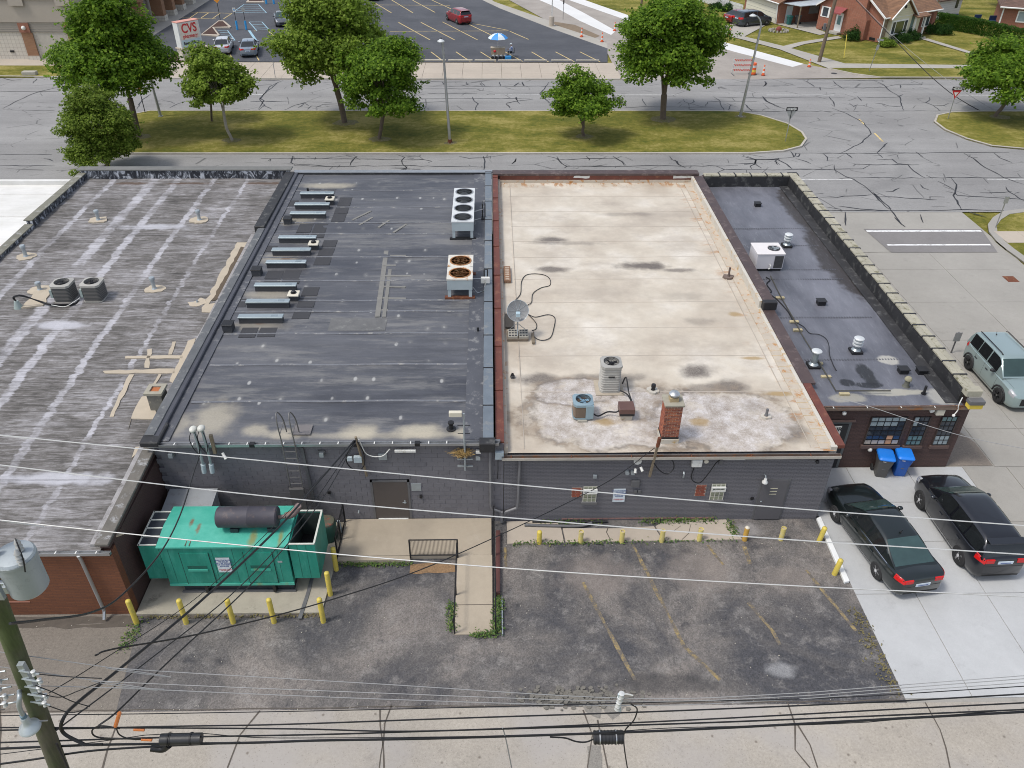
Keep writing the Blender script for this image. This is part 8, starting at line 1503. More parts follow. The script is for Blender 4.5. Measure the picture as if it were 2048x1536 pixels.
# lot markings
mb = MB(); YW = .13
def seg(a, b, w=YW): ribbon(mb, [a, b], w, .018)
for a, b in (((905,99),(958,124)) ,): pass
for L_ in ([(-6.612, 95.527),(-5.007, 91.19)],[(-3.8, 95.547),(-2.141, 91.208)],[(-1.04, 95.566),(0.62, 91.224)],[(1.723, 95.586),(3.548, 91.242)],[(4.716, 95.607),(6.358, 91.039)],[(7.431, 95.626),(9.18, 91.056)],[(10.205, 95.646),(11.95, 91.072)],[(-11.736, 111.567),(-7.084, 101.549)],[(-8.843, 111.598),(-4.178, 101.574)],[(-6.09, 111.941),(-1.447, 101.597)],[(-3.174, 111.66),(0.881, 102.688)],[(2.522, 106.324),(4.634, 101.915)],[(-16.493, 125.355),(-13.249, 117.771)],[(-14.194, 127.336),(-10.351, 117.807)],[(-11.232, 127.379),(-7.4, 118.189)],[(-8.411, 127.42),(-4.361, 118.574)],[(-12.289, 106.181),(2.218, 106.608)],[(-16.483, 123.462),(-5.564, 123.238)],[(-2.196, 111.048),(2.348, 106.899)],[(-26.473, 95.624),(-24.955, 91.51)],[(-29.261, 95.604),(-27.859, 91.713)],[(-27.303, 106.322),(-24.677, 100.875)],[(-29.077, 106.305),(-27.364, 106.322)],[(-41.913, 114.415),(-35.664, 113.517)],[(-41.763, 118.104),(-34.472, 117.167)],[(-40.577, 114.106),(-40.589, 117.775)],[(-39.216, 114.122),(-39.256, 117.791)],[(-37.76, 113.815),(-37.758, 117.468)],[(-36.18, 113.511),(-36.134, 117.147)],[(-34.694, 113.528),(-34.538, 117.167)]): seg(*L_)
mb.build('lot_line', YEL_LINE, kind='structure'); mb = MB()
for L_ in ([(-33.492, 106.549),(-32.33, 106.561)],[(-32.33, 106.561),(-30.003, 101.092)],[(-30.003, 101.092),(-31.711, 101.34)],[(-32.938, 105.416),(-31.713, 105.146)],[(-32.44, 104.026),(-31.11, 103.764)],[(-31.834, 102.67),(-30.579, 102.412)],[(-30.933, 111.669),(-29.273, 111.687)],[(-29.273, 111.687),(-27.058, 106.325)],[(-30.933, 111.669),(-28.649, 106.309)],[(-30.243, 110.134),(-28.597, 109.847)],[(-29.57, 108.635),(-28.007, 108.354)],[(-29.044, 107.462),(-27.435, 107.187)],[(-28.649, 106.309),(-27.058, 106.325)],[(-34.6, 123.585),(-32.506, 123.614)],[(-34.581, 118.889),(-34.53, 123.586)],[(-32.506, 123.614),(-30.021, 117.564)],[(-34.315, 117.853),(-30.021, 117.564)],[(-34.486, 121.742),(-31.801, 121.778)],[(-34.398, 120.302),(-31.127, 120.345)],[(-34.468, 119.24),(-30.535, 118.94)]): seg(*L_, .12)
for L_ in ([(-29.697, 106.586),(-27.545, 101.112)],): seg(*L_, .3)
mb.build('lot_line', BLUE_LINE, kind='structure')
MB().prism([(-34.907, 111.938),(-34.204, 111.946),(-32.295, 108.311),(-32.328, 107.721),(-34.304, 107.702),(-32.41, 103.478),(-32.56, 102.933),(-34.755, 103.73)], .0, .13).build('lot_island', WALK, kind='structure'); MB().prism([(-34.673, 111.316),(-34.165, 111.322),(-32.668, 108.307),(-34.633, 107.992),(-32.784, 103.748),(-34.595, 104.007)], .13, .16).build('mulch_bed', MULCH, kind='structure')
MB().prism([(-34.74, 127.034),(-33.095, 127.058),(-31.855, 124.755),(-34.528, 124.718)], .0, .13).build('lot_island', WALK, kind='structure'); MB().prism([(-34.716, 127.825),(-33.35, 127.845),(-32.382, 125.513),(-34.292, 125.486)], .13, .16).build('mulch_bed', MULCH, kind='structure')
for i, (a, b) in enumerate(((842,892),(896,945),(949,992),(996,1042),(1048,1093),(1102,1143),(1152,1198))):
    p = ((-7.453, 91.396)[0] + (a-842)*((11.892, 91.513)[0]-(-7.453, 91.396)[0])/356, (-7.453, 91.396)[1]); q_ = (-7.453, 91.396)[0] + (b-842)*((11.892, 91.513)[0]-(-7.453, 91.396)[0])/356
    tag(MB().box(p[0],q_,91.35,91.52,.01,.15).build('parking_stop', plain('wheel_stop_concrete', (.50,.46,.38), .8, 0, .1, 2), bevel=.02), '%s concrete parking stop from the left along the store lot kerb' % ['first','second','third','fourth','fifth','sixth','seventh'][i], 'parking stop', 'parking stops along the lot kerb')
b = (7.877, 109.622); t = thing('lot_light_pole', 'white light pole on a thick round concrete base at the lot edge', 'light pole', (b[0], b[1], 0)); MB().cyl((0,0,0),(0,0,1.1),.33,n=18).build('concrete_base', WALK, t, world=0, smooth=40); MB().box(-.07,.07,-.07,.07,1.1,7.5).build('pole', WHITEMET, t, world=0)
signpost('small dark sign on a thin post right of the white light pole', (9.653, 113.711), 2.3, sq(.16,.5,BLACK), mat=PAINTGREY)
# cones, drum, barricade
ORG = plain('traffic_orange', (.80,.13,.03), .5, 0, .08, 4); 
def cone(label, b, h=1.05):
    t = thing('traffic_cone', label, 'traffic cone', (b[0], b[1], .01), group=None); MB().lathe([(.22,0),(.22,.06),(.2,.07)], n=8).build('base', plain('cone_base', (.30,.05,.02), .7), t, world=0)
    for i in range(5): z0 = .07+i*(h-.07)/5; r0 = lerp(.14,.045,i/5); r1 = lerp(.14,.045,(i+1)/5); MB().lathe([(r0,z0),(r1,z0+(h-.07)/5)], n=14).build('band', WHITEMET if i in (1,3) else ORG, t, world=0, smooth=40)
cone('orange and white cone left of the dug up kerb, nearest the lot corner', (11.103, 103.321)); cone('orange and white cone at the end of the dug up strip', (13.28, 100.668)); cone('orange cone half hidden at the left edge of the big round tree', (15.542, 106.738)); cone('orange cone standing alone right of the barricade', (28.158, 85.527)); cone('orange cone beside the driveway sign post', (29.393, 104.592), 1.2); cone('small orange cone at the street corner by the wooden pole', (34.085, 89.04), .8)
b = (27.177, 85.92); t = thing('traffic_drum', 'orange and white construction drum between the lamp post and the cone', 'traffic drum', (b[0], b[1], .0)); MB().cyl((0,0,0),(0,0,.06),.42,n=18).build('base', BLACK, t, world=0)
for i in range(5): MB().cyl((0,0,.06+i*.22),(0,0,.06+(i+1)*.22-.01),.30-.012*i,n=18).build('band', (plain('yellow_band', (.75,.6,.1), .5) if i == 1 else WHITEMET) if i % 2 else ORG, t, world=0, smooth=40)
a = (24.939, 85.909); c = (27.02, 85.919); t = thing('barricade', 'road barricade with three red and white striped boards', 'barricade', (a[0], a[1], .0)); Wd = c[0]-a[0]
for j in range(3):
    z = .35+j*.48; p = MB().box(0,Wd,-.02,.02,z,z+.22).build('board', WHITEMET, t, world=0); n_ = 7; sd_ = [1]*4+[-1]*4
    for i in range(8):
        x = .12+i*(Wd-.25)/8; s_ = -1 if i < 4 else 1; MB().add([(x,-.026,z+(.22 if s_<0 else 0)),(x+.12,-.026,z+(.22 if s_<0 else 0)),(x+.30,-.026,z+(0 if s_<0 else .22)),(x+.18,-.026,z+(0 if s_<0 else .22))],[(0,1,2,3)] if s_ > 0 else [(3,2,1,0)]).build('stripe', plain('barricade_red', (.65,.07,.04), .5), p, world=0)
for x in (.15, Wd-.15): MB().box(x-.03,x+.03,.02,.06,0,1.55).build('upright', WHITEMET, t, world=0); MB().box(x-.04,x+.04,-.6,.6,0,.05).build('foot', PAINTGREY, t, world=0)
MB().ball((Wd-.15,.0,1.65),(.09,.06,.1)).build('warning_lamp', _mc['yellow_band'], t, world=0)
# vendor under a parasol: cart, chair and cooler
b = (0.902, 92.338); t = thing('parasol', 'blue and white parasol over the vendor cart in the store lot', 'parasol', (b[0], b[1]+.3, .01)); MB().cyl((0,0,0),(0,0,2.55),.025,n=8).build('pole', WHITEMET, t, world=0)
for k_ in range(8):
    a0 = k_*math.pi/4; a1 = a0+math.pi/4; vs = [(r_*math.cos(a_), r_*math.sin(a_), z_) for r_, z_ in ((.02,2.6),(.5,2.5),(.85,2.32),(1.1,2.08)) for a_ in (a0,a1)]
    MB().add(vs, [(0,2,3,1),(2,4,5,3),(4,6,7,5)]).build('canopy_panel', plain('parasol_blue', (.04,.26,.65), .6) if k_ % 2 else plain('parasol_white', (.62,.70,.75), .6), t, world=0, smooth=60)
t = thing('vendor_cart', 'tan vendor cart with small wheels and red goods under the parasol', 'cart', (b[0], b[1]+.1, .01)); MB().box(-.75,.75,-.35,.35,.45,1.15).build('body', plain('cart_tan', (.30,.25,.19), .8, 0, .2, 4), t, world=0, bevel=.02); MB().box(-.8,.8,-.4,.4,1.15,1.2).build('top', plain('cart_top', (.42,.36,.28), .7), t, world=0); MB().ball((-.35,-.36,.85),(.16,.08,.14)).build('red_goods', REDS, t, world=0)
for x in (-.6,-.2,.25,.65): MB().cyl((x,-.3,.16),(x,-.22,.16),.16,n=14).build('wheel', RUBBER, t, world=0); MB().ball((x+.1,-.34,.4),(.14,.1,.1)).build('bag', plain('grey_bag', (.4,.42,.42), .7), t, world=0)
tag(MB().box(b[0]+.75,b[0]+1.45,b[1]-.5,b[1]-.1,.02,.4).build('cooler', plain('cooler_blue', (.03,.25,.55), .5), bevel=.03), 'small blue cooler on the ground between the cart and the seated person', 'cooler')
# seated person, grown from a skeleton
def person(label, loc, rz):
    t = thing('person', label, 'person', loc, rz)
    J = dict(pel=(0,0,.52),ch=(.02,.02,.80),sh=(.05,.03,1.0),nk=(.07,.03,1.10),hd=(.10,.03,1.22),hd2=(.11,.03,1.30),sl=(.05,.21,.98),el=(.22,.27,.76),wl=(.40,.17,.72),hl=(.48,.13,.72),s2=(.05,-.17,.98),e2=(.20,-.24,.76),w2=(.42,-.12,.74),h2=(.50,-.09,.74),kl=(.42,.12,.55),al=(.40,.13,.10),tl=(.55,.14,.05),k2=(.42,-.10,.55),a2=(.44,-.11,.10),t2=(.59,-.12,.05),hipl=(.05,.10,.52),hip2=(.05,-.10,.52))
    E_ = [('pel','ch'),('ch','sh'),('sh','nk'),('nk','hd'),('hd','hd2'),('sh','sl'),('sl','el'),('el','wl'),('wl','hl'),('sh','s2'),('s2','e2'),('e2','w2'),('w2','h2'),('pel','hipl'),('hipl','kl'),('kl','al'),('al','tl'),('pel','hip2'),('hip2','k2'),('k2','a2'),('a2','t2')]
    rad = dict(pel=.15,ch=.15,sh=.13,nk=.055,hd=.095,hd2=.085,sl=.07,el=.05,wl=.035,hl=.04,s2=.07,e2=.05,w2=.035,h2=.04,kl=.065,al=.045,tl=.04,k2=.065,a2=.045,t2=.04,hipl=.1,hip2=.1)
    me = bpy.data.meshes.new('body'); names = list(J); me.from_pydata([J[n_] for n_ in names], [(names.index(a_), names.index(b_)) for a_, b_ in E_], []); o = bpy.data.objects.new('body', me); C.objects.link(o)
    o.modifiers.new('s','SKIN'); 
    for i, n_ in enumerate(names): me.skin_vertices[0].data[i].radius = (rad[n_], rad[n_]); me.skin_vertices[0].data[i].use_root = (n_ == 'pel')
    sb = o.modifiers.new('ss','SUBSURF'); sb.levels = 2; bpy.context.view_layer.update()
    m2 = bpy.data.meshes.new_from_object(o.evaluated_get(bpy.context.evaluated_depsgraph_get())); bpy.data.objects.remove(o); m2.shade_smooth(); m2.materials.clear()
    for m_ in (plain('skin_tone', (.33,.19,.13), .6), plain('shirt_white_blue', (.50,.56,.66), .8, 0, .1, 3, dirt=(.05,.12,.5)), plain('dark_trousers', (.02,.022,.03), .9)): m2.materials.append(m_)
    for p_ in m2.polygons:
        c_ = p_.center; p_.material_index = 0 if (c_.z > 1.09 or (c_.x > .34 and c_.z > .66)) else (1 if c_.z > .58 else 2)
    o = bpy.data.objects.new('body', m2); C.objects.link(o); o.parent = t
    MB().lathe([(.105,1.28),(.10,1.34),(.06,1.39),(.001,1.40)], (.10,.03,0), 14).box(.17,.27,-.04,.10,1.285,1.30).build('cap', _mc['parasol_white'], t, world=0, smooth=40)
    for s_ in (-1,1): MB().ball((.195,.03+s_*.035,1.235),.012,6,4).build('eye', BLACK, t, world=0)
    MB().ball((.205,.03,1.21),(.02,.014,.02),6,4).build('nose', _mc['skin_tone'], t, world=0)
p_ = (2.352, 93.483); person('person in a white cap and blue white shirt sitting beside the vendor cart', (p_[0]+.1, p_[1], .01), R(180))
t = thing('folding_chair', 'dark folding chair the vendor sits on', 'chair', (p_[0]+.1, p_[1], .01)); MB().box(-.25,.25,-.25,.25,.38,.42).build('seat', BLACK, t, world=0); MB().box(.22,.27,-.25,.25,.42,.9).build('backrest', BLACK, t, world=0)
for sx in (-.22,.22):
    for sy in (-.22,.22): MB().tube([(sx,sy,.38),(sx*1.2,sy*1.2,0)], .015, 5).build('leg', SILVER, t, world=0)
tag(MB().box((-47.224, 84.983)[0],(-45.825, 84.989)[0],84.9,85.5,.05,.42).build('concrete_block', CINDER, bevel=.04), 'pale concrete block lying on the grass verge before the store', 'concrete block')

# ---------------------------------------------------------------- trees, shrubs, hedges
BARK = plain('grey_brown_bark', (.13,.10,.075), .95, 0, .3, 6, .6); BARKL = plain('pale_bark', (.33,.30,.25), .9, 0, .2, 6, .4)
def leafmat(name, a, b, c):
    k = NB(name); rnd = k.geo.outputs['Random Per Island']; col = k.ramp(rnd, (0, a), (.55, b), (1, c)); col = k.val(col, k.noise(.7, 4, .6), .72, 1.3)
    m = k.out(col, .6, 0, .18); tr = k.n('ShaderNodeBsdfTranslucent'); k.put(tr.inputs['Color'], k.val(col, rnd, 1.1, 1.5)); mx = k.n('ShaderNodeMixShader'); mx.inputs[0].default_value = .5
    k.t.links.new(k.b.outputs[0], mx.inputs[1]); k.t.links.new(tr.outputs[0], mx.inputs[2]); k.t.links.new(mx.outputs[0], k.t.nodes['Material Output'].inputs['Surface']); return m
LEAF1 = leafmat('maple_leaves', (.055,.115,.010), (.122,.222,.018), (.24,.36,.04)); LEAF2 = leafmat('light_maple_leaves', (.085,.14,.014), (.165,.25,.028), (.29,.385,.065)); LEAF3 = leafmat('olive_leaves', (.075,.122,.012), (.15,.225,.028), (.26,.33,.06)); LEAF4 = leafmat('yew_leaves', (.012,.04,.008), (.03,.08,.014), (.06,.13,.024))
def leaf_mesh(name, P, N, size, mat, parent, rng, world=True):
    n = len(P); s = size*rng.uniform(.6, 1.35, (n,1)); a = rng.normal(size=(n,3)); N = N/np.linalg.norm(N, axis=1, keepdims=True)
    u = np.cross(N, a); u /= np.linalg.norm(u, axis=1, keepdims=True)+1e-9; v = np.cross(N, u); fold = N*s*.18
    V = np.stack([P-u*s*.55+fold, P-v*s*.40, P+u*s*.55+fold*.6, P+v*s*.46], 1).reshape(-1, 3)
    if parent is not None: V = V-np.array(parent.location)
    me = bpy.data.meshes.new(name); me.vertices.add(4*n); me.vertices.foreach_set('co', V.ravel().astype(np.float32)); me.loops.add(4*n); me.loops.foreach_set('vertex_index', np.arange(4*n, dtype=np.int32))
    me.polygons.add(n); me.polygons.foreach_set('loop_start', np.arange(0, 4*n, 4, dtype=np.int32)); me.polygons.foreach_set('loop_total', np.full(n, 4, dtype=np.int32)); me.update(calc_edges=True); me.materials.append(mat)
    o = bpy.data.objects.new(name, me); C.objects.link(o); o.parent = parent; return o
def tree(label, base, c, r, mat, seed, ncl=90, nl=26000, size=.2, clr=.95, trunk_r=.18, bark=BARK, z0=.1, lean=None, fork=.35, shape=1.0, upr=0.0, name='maple_tree', group=None, open_=0.0):
    rng = np.random.default_rng(seed); t = thing(name, label, 'tree', (base[0], base[1], z0), group=group); c = np.array(c, float); r = np.array(r, float)
    # branch tips fill an uneven ellipsoid; more of them near its skin
    D = rng.normal(size=(ncl,3)); D /= np.linalg.norm(D, axis=1, keepdims=True); D[:,2] = np.where(D[:,2] < -.75, -D[:,2]*.6, D[:,2])
    rad = rng.uniform(.25, 1.0, ncl)**.45*.86; lump = 1+.13*np.sin(D[:,0]*4+seed)+.12*np.sin(D[:,1]*5+seed*2)+.11*np.sin(D[:,2]*6+seed*3)
    zz = D[:,2]*rad; taper = np.where(zz > 0, 1-(1-shape)*zz, 1+(1-shape)*.55*np.minimum(-zz*1.6,1)) if shape < .66 else 1-(1-shape)*np.clip(zz,0,1)
    K = c + D*r*rad[:,None]*lump[:,None]*np.stack([taper,taper,np.ones(ncl)],1)
    cs = clr*rng.uniform(.6, 1.25, ncl); w = cs**2; cnt = np.maximum(20, (nl*w/w.sum()).astype(int)); PP = []; NN = []
    for i in range(ncl):
        m = cnt[i]; d = rng.normal(size=(m,3)); d /= np.linalg.norm(d, axis=1, keepdims=True); q = d*(rng.uniform(.1,1,(m,1))**.5)*cs[i]*np.array([1.12,1.12,.62]); q[:,2] -= .22*(q[:,0]**2+q[:,1]**2)/max(cs[i],.1)*.6
        PP.append(K[i]+q); out = (K[i]-c)/r; qs = rng.uniform(0,1,m) < .16; ax_ = rng.normal(size=(4,3)); ax_ /= np.linalg.norm(ax_, axis=1, keepdims=True); ax_[:,2] *= .6; sp = ax_[rng.integers(0,4,m)]*(cs[i]*rng.uniform(.6,1.75,m))[:,None]+rng.normal(size=(m,3))*.07; q[qs] = sp[qs]; PP[-1] = K[i]+q; NN.append(d*.45+rng.normal(size=(m,3))*.5+np.array([0,-.15,.9])+out*.35)
    leaf_mesh('crown', np.concatenate(PP), np.concatenate(NN), size, mat, t, rng)
    b = Vector((base[0], base[1], z0-.1)); fk = Vector(c)-Vector((0,0,r[2]*(1-fork))); fk.z = max(fk.z, b.z+.7); mb = MB()
    if lean: fk.x += lean
    mid = (b+fk)/2+Vector((rng.normal()*.08, rng.normal()*.08, 0)); mb.tube(catmull([b+Vector((0,0,-.1)), b+Vector((0,0,.25)), mid, fk], 4), [trunk_r*1.5, trunk_r*1.2]+[trunk_r]*11 if len(catmull([b,b,mid,fk],4)) == 13 else trunk_r, 9)
    mb.build('trunk', bark, t, smooth=50)
    idx = rng.permutation(ncl)[:min(26, ncl)]
    for g_ in range(5):
        lm = MB(); sub = idx[g_::5]; h = Vector(np.mean(K[sub], axis=0)); h = fk.lerp(h, .45)
        lm.tube([fk-Vector((0,0,.15)), fk.lerp(h,.5)+Vector((0,0,.1)), h], [trunk_r*.7, trunk_r*.5, trunk_r*.38], 6)
        for i in sub: e = Vector(K[i]); lm.tube([h, h.lerp(e,.5)+Vector((rng.normal()*.12, rng.normal()*.12, .12)), e], [trunk_r*.34, trunk_r*.2, .02], 5)
        lm.build('limb', bark, t, smooth=50)
    return t
tree('largest dark green maple, at the left end of the median', (-28.7,65.8), (-29.3,65.9,6.7), (4.8,4.3,4.5), LEAF1, 1, 170, 52000, .22, 1.05, .22, lean=.6, fork=.2, shape=.75)
tree('dense olive green egg shaped tree just beyond the grey roof', (-28.4,57.8), (-28.0,57.8,3.2), (2.9,2.7,3.7), LEAF3, 2, 170, 42000, .15, .66, .16, z0=.0, shape=.6, name='pear_tree', fork=.05)
tree('slim light green maple with a pale trunk, left of the middle trees', (-20.9,64.8), (-21.2,65,4.8), (2.9,2.5,2.6), LEAF2, 3, 70, 15000, .2, .72, .12, BARKL, shape=.7, fork=.0)
tree('young tree behind the slim light green maple', (-23.9,69.8), (-23.6,69.8,4.3), (1.6,1.5,1.7), LEAF1, 4, 26, 4500, .2, .6, .09, shape=.8, fork=.1)
tree('tall broad light green maple in the middle of the median', (-12.5,69.5), (-12.9,69.6,6.9), (4.7,4.2,4.5), LEAF2, 5, 180, 54000, .21, 1.0, .24, shape=.72, fork=.12)
tree('mid sized bright green maple in front of the tall broad one', (-9.0,65.1), (-8.6,65.2,5.0), (3.4,3.0,3.4), LEAF1, 6, 110, 30000, .2, .85, .15, shape=.85, fork=.1)
tree('small dark green tree with upright twigs, left of the big round maple', (7.7,65.8), (7.65,65.8,3.3), (3.1,2.7,2.6), LEAF1, 7, 90, 19000, .17, .62, .12, shape=1.1, fork=.1, open_=.2)
tree('big round green maple with a straight trunk at the right of the median', (15.1,70.5), (15.0,70.6,6.1), (5.4,4.8,4.4), LEAF1, 8, 190, 56000, .21, 1.0, .26, shape=.9, fork=.1)
tree('green maple on the right hand median behind the yield sign', (44.9,71.3), (45.4,71.3,3.9), (4.9,4.2,2.6), LEAF1, 9, 120, 32000, .21, .95, .16, shape=.9, fork=.05)
def shrub(label, b, r, mat=LEAF4, n=2600, seed=0, size=.12, name='shrub', cat='shrub'):
    rng = np.random.default_rng(seed+50); t = thing(name, label, cat, (b[0], b[1], 0)); d = rng.normal(size=(n,3)); d /= np.linalg.norm(d, axis=1, keepdims=True); d[:,2] = abs(d[:,2]); l = 1+.2*np.sin(d[:,0]*5+seed)+.15*np.sin(d[:,1]*6)
    P = np.array([b[0],b[1],.1])+d*np.array(r)*(rng.uniform(.55,1,(n,1)))*l[:,None]; leaf_mesh('foliage', P, d+rng.normal(size=(n,3))*.6, size, mat, t, rng); MB().tube([(b[0],b[1],-.05),(b[0],b[1],r[2]*.6)], .05, 6).build('stem', BARK, t)
for i, (p, r, l) in enumerate((((43.477, 101.979),(1.0,.9,1.3),'round dark shrub left of the brick chimney of the house'),((48.922, 100.962),(1.7,1.0,1.0),'wide dark yew under the picture window'),((50.826, 102.581),(1.4,1.0,1.0),'dark yew at the right of the picture window'),((46.386, 98.871),(1.1,.8,.7),'low round bright shrub at the front corner of the house'),((54.484, 105.958),(1.3,1.0,1.3),'dark shrub right of the porch step'),((56.108, 105.402),(1.2,.9,1.1),'round shrub at the start of the hedge'),((31.422, 120.441),(1.0,.8,.9),'left shrub along the white fence'),((32.855, 119.747),(1.2,.8,.9),'right shrub along the white fence'),((-32.424, 93.483),(.7,.6,.5),'low shrub beside the pharmacy sign'))): shrub(l, p, r, LEAF4 if i != 3 else LEAF2, 2600, i)
rng = np.random.default_rng(77); t = thing('hedge', 'long clipped green hedge right of the brick house', 'hedge', ((60.249, 104.314)[0], (60.249, 104.314)[1], 0)); PP = []; NN = []
for a, b in (((57.214, 110.135),(60.48, 106.014)),((60.48, 106.014),(63.827, 97.496))):
    n = 7000; f_ = rng.uniform(0,1,n); x = a[0]+(b[0]-a[0])*f_; y = a[1]+(b[1]-a[1])*f_; o_ = rng.uniform(-1,1,n); z_ = rng.uniform(0,1,n); top = z_ > .55; bump = 1+.12*np.sin(f_*40)
    PP.append(np.stack([x+o_*.55*np.where(top,1,1.05), y+np.where(top, rng.uniform(-.6,.6,n), -.6+rng.normal(size=n)*.08), np.where(top, 1.45*bump, rng.uniform(0,1.45,n))],1)); NN.append(np.stack([rng.normal(size=n)*.5, np.where(top,0,-1.)+rng.normal(size=n)*.5, np.where(top,1.,.2)+rng.normal(size=n)*.4],1))
leaf_mesh('foliage', np.concatenate(PP), np.concatenate(NN), .14, leafmat('hedge_leaves', (.02,.06,.008), (.045,.11,.012), (.09,.17,.025)), t, rng)
for p, l, s_ in (((62,128),'dense dark green tree behind the white garage',3), ((75,122),'dense tree behind the far right house',4), ((50,133),'tree behind the roof of the brick house',5)): tree(l, p, (p[0],p[1],4.0), (4.2,4,3.6), LEAF4 if s_ == 3 else LEAF1, s_+20, 50, 7000, .34, 1.3, .2, name='backyard_tree')

# ---------------------------------------------------------------- store and houses beyond the street
t = thing('pharmacy_store', 'large beige store with brick pilasters and a brick arcade at the top left', 'building', (-52,97,0)); yS = 91.75
MB().box(-90,-43.7,yS,130,0,2.75).build('wall', BLOCK_S, t, label='white block lower wall'); MB().box(-90,-43.6,yS-.08,130,2.76,3.72).build('fascia_band', plain('ribbed_beige_band', (.36,.32,.27), .9, 0, .05, 2), t)
for i in range(5): MB().box(-90,-43.58,yS-.10,yS-.085,2.85+i*.18,2.87+i*.18).build('band_groove', PAINTGREY, t)
MB().box(-90,-43.4,yS-.18,130,3.76,5.9).build('upper_wall', STUCCO, t); MB().box(-90,-43.3,yS-.30,130,5.92,6.4).build('cornice', plain('store_trim_beige', (.46,.42,.36), .9, 0, .05, 1), t); MB().box(-89,-44,yS+.3,129,6.42,6.5).build('roof', TPO, t)
for x in (-49.5,-44.7): MB().box(x-.05,x+1.1,yS-.22,yS-.1,.45,2.75).build('pilaster', BRICK_S, t); MB().box(x-.1,x+1.15,yS-.26,yS-.1,0,.44).build('pilaster_base', BLOCK_S, t); MB().box(x-.12,x+1.0,yS-.30,yS-.19,2.78,3.74).build('pilaster_head', BRICK_H, t); MB().ball((x+.45,yS-.36,3.25),.22).build('globe_lamp', WHITEMET, t, smooth=60); MB().box(x-.3,x+1.2,yS-.45,yS-.31,5.4,6.3).build('pilaster_cap', STUCCO, t)
MB().box(-48.1,-45.0,yS-.012,yS+.02,.02,2.7).build('recess', plain('recess_shade_block', (.42,.39,.34), .9), t); MB().box(-51.4,-51.0,yS-.09,yS-.01,.75,.95).build('wall_vent', BLACK, t)
for i, y in enumerate((99.5,106,112.2,116.0,119.8,124)):
    x = -42.4 if y > 110 else -42.6; MB().box(x-.7,x+.75,y-.5,y+.5,.7,3.4).build('arcade_column', BRICK_S, t) if y > 98 else None; MB().box(x-.8,x+.85,y-.6,y+.6,0,.69).build('column_base', BLOCK_S, t)
MB().box(-43.35,-41.7,105,130,3.42,4.7).build('canopy', t.children[1].data.materials[0], t)
t2 = thing('arcade_walk', None, None, (-40,110,0), kind='structure'); MB().prism([(-46,97),(-40.4,99),(-40.2,127),(-46,127)], -.02, .06).build('arcade_floor', WALKG, t2)
# --- the brick corner house
O = (46.165, 100.676); HR = R(31.6); h = thing('brick_house', 'red brick corner house with a big chimney, cream front gable and red awning', 'house', (O[0], O[1], 0), HR)
def hb(nm, m, *a, par=None, **kw): return MB().box(*a).build(nm, m, par or h, world=0, **kw)
CREAMS = plain('cream_siding', (.62,.58,.42), .7, 0, .05, 1); WT = plain('white_house_trim', (.74,.74,.72), .5, 0, .04, 2)
MB().add([(0,0,0),(10.5,0,0),(10.5,9.2,0),(0,9.2,0),(0,0,2.9),(10.5,0,2.9),(10.5,9.2,2.9),(0,9.2,2.9),(0,4.6,5.9),(10.5,4.6,5.9)], [(0,1,5,4),(1,2,6,9,5),(2,3,7,6),(3,0,4,8,7)]).build('wall', BRICK_H, h, world=0)
def roofp(P, nm='roof', m=SHING, par=None): return MB().add(P+[(p[0],p[1],p[2]-.14) for p in P], [(0,1,2,3),(7,6,5,4),(0,4,5,1),(1,5,6,2),(2,6,7,3),(3,7,4,0)]).build(nm, m, par or h, world=0)
roofp([(-.3,-.4,2.78),(10.8,-.4,2.78),(10.8,4.62,6.05),(-.3,4.62,6.05)]); roofp([(-.3,4.62,6.05),(10.8,4.62,6.05),(10.8,9.6,2.78),(-.3,9.6,2.78)])
for (a, b) in (((-.34,-.42,2.70),(-.34,4.62,5.98)),((-.34,9.62,2.70),(-.34,4.62,5.98))): MB().tube([a,b], .11, 4).build('rake_trim', WT, h, world=0)
MB().tube([(-.3,-.45,2.72),(10.8,-.45,2.72)], .09, 6).build('gutter', WT, h, world=0); MB().tube([(-.12,-.2,2.7),(-.12,-.15,.1)], .07, 6).build('downspout', WT, h, world=0)
MB().box(.1,.75,-.06,-.005,0,2.6).build('stone_corner', plain('mottled_stone', (.26,.21,.15), .9, 0, .4, 3, .5), h, world=0)
# front gable
hb('front_wall', CREAMS, .9,4.7,-.5,-.01,0,2.75); MB().add([(.7,-.55,2.76),(4.9,-.55,2.76),(2.8,-.55,4.55),(.7,-.5,2.76),(4.9,-.5,2.76),(2.8,-.5,4.55)],[(0,1,2),(3,5,4),(0,3,4,1),(1,4,5,2),(2,5,3,0)]).build('gable_siding', CREAMS, h, world=0)
for i in range(7): z = 2.95+i*.22; w = 2.1*(1-(z-2.76)/1.79); hb('siding_lap', plain('siding_shadow', (.45,.42,.31), .8), 2.8-w,2.8+w,-.565,-.555,z,z+.02)
roofp([(.3,-.85,2.66),(2.8,-.85,4.75),(2.8,3.0,4.75),(.3,2.0,2.66)]); roofp([(2.8,-.85,4.75),(5.3,-.85,2.66),(5.3,2.0,2.66),(2.8,3.0,4.75)])
for a, b in (((.28,-.9,2.6),(2.8,-.9,4.7)),((5.32,-.9,2.6),(2.8,-.9,4.7))): MB().tube([a,b], .09, 4).build('rake_trim', WT, h, world=0)
MB().cyl((2.8,-.60,3.75),(2.8,-.56,3.75),.2,n=14).build('gable_vent', BLACK, h, world=0)
w = hb('window', WT, 1.0,4.0,-.60,-.51,.75,2.35); hb('pane', glass_mat('olive_pane', (.10,.11,.05), .1), 1.75,3.25,-.612,-.602,.92,2.2, par=w); hb('pane', GD, 1.12,1.62,-.612,-.602,.92,2.2, par=w); hb('pane', GD, 3.38,3.88,-.612,-.602,.92,2.2, par=w)
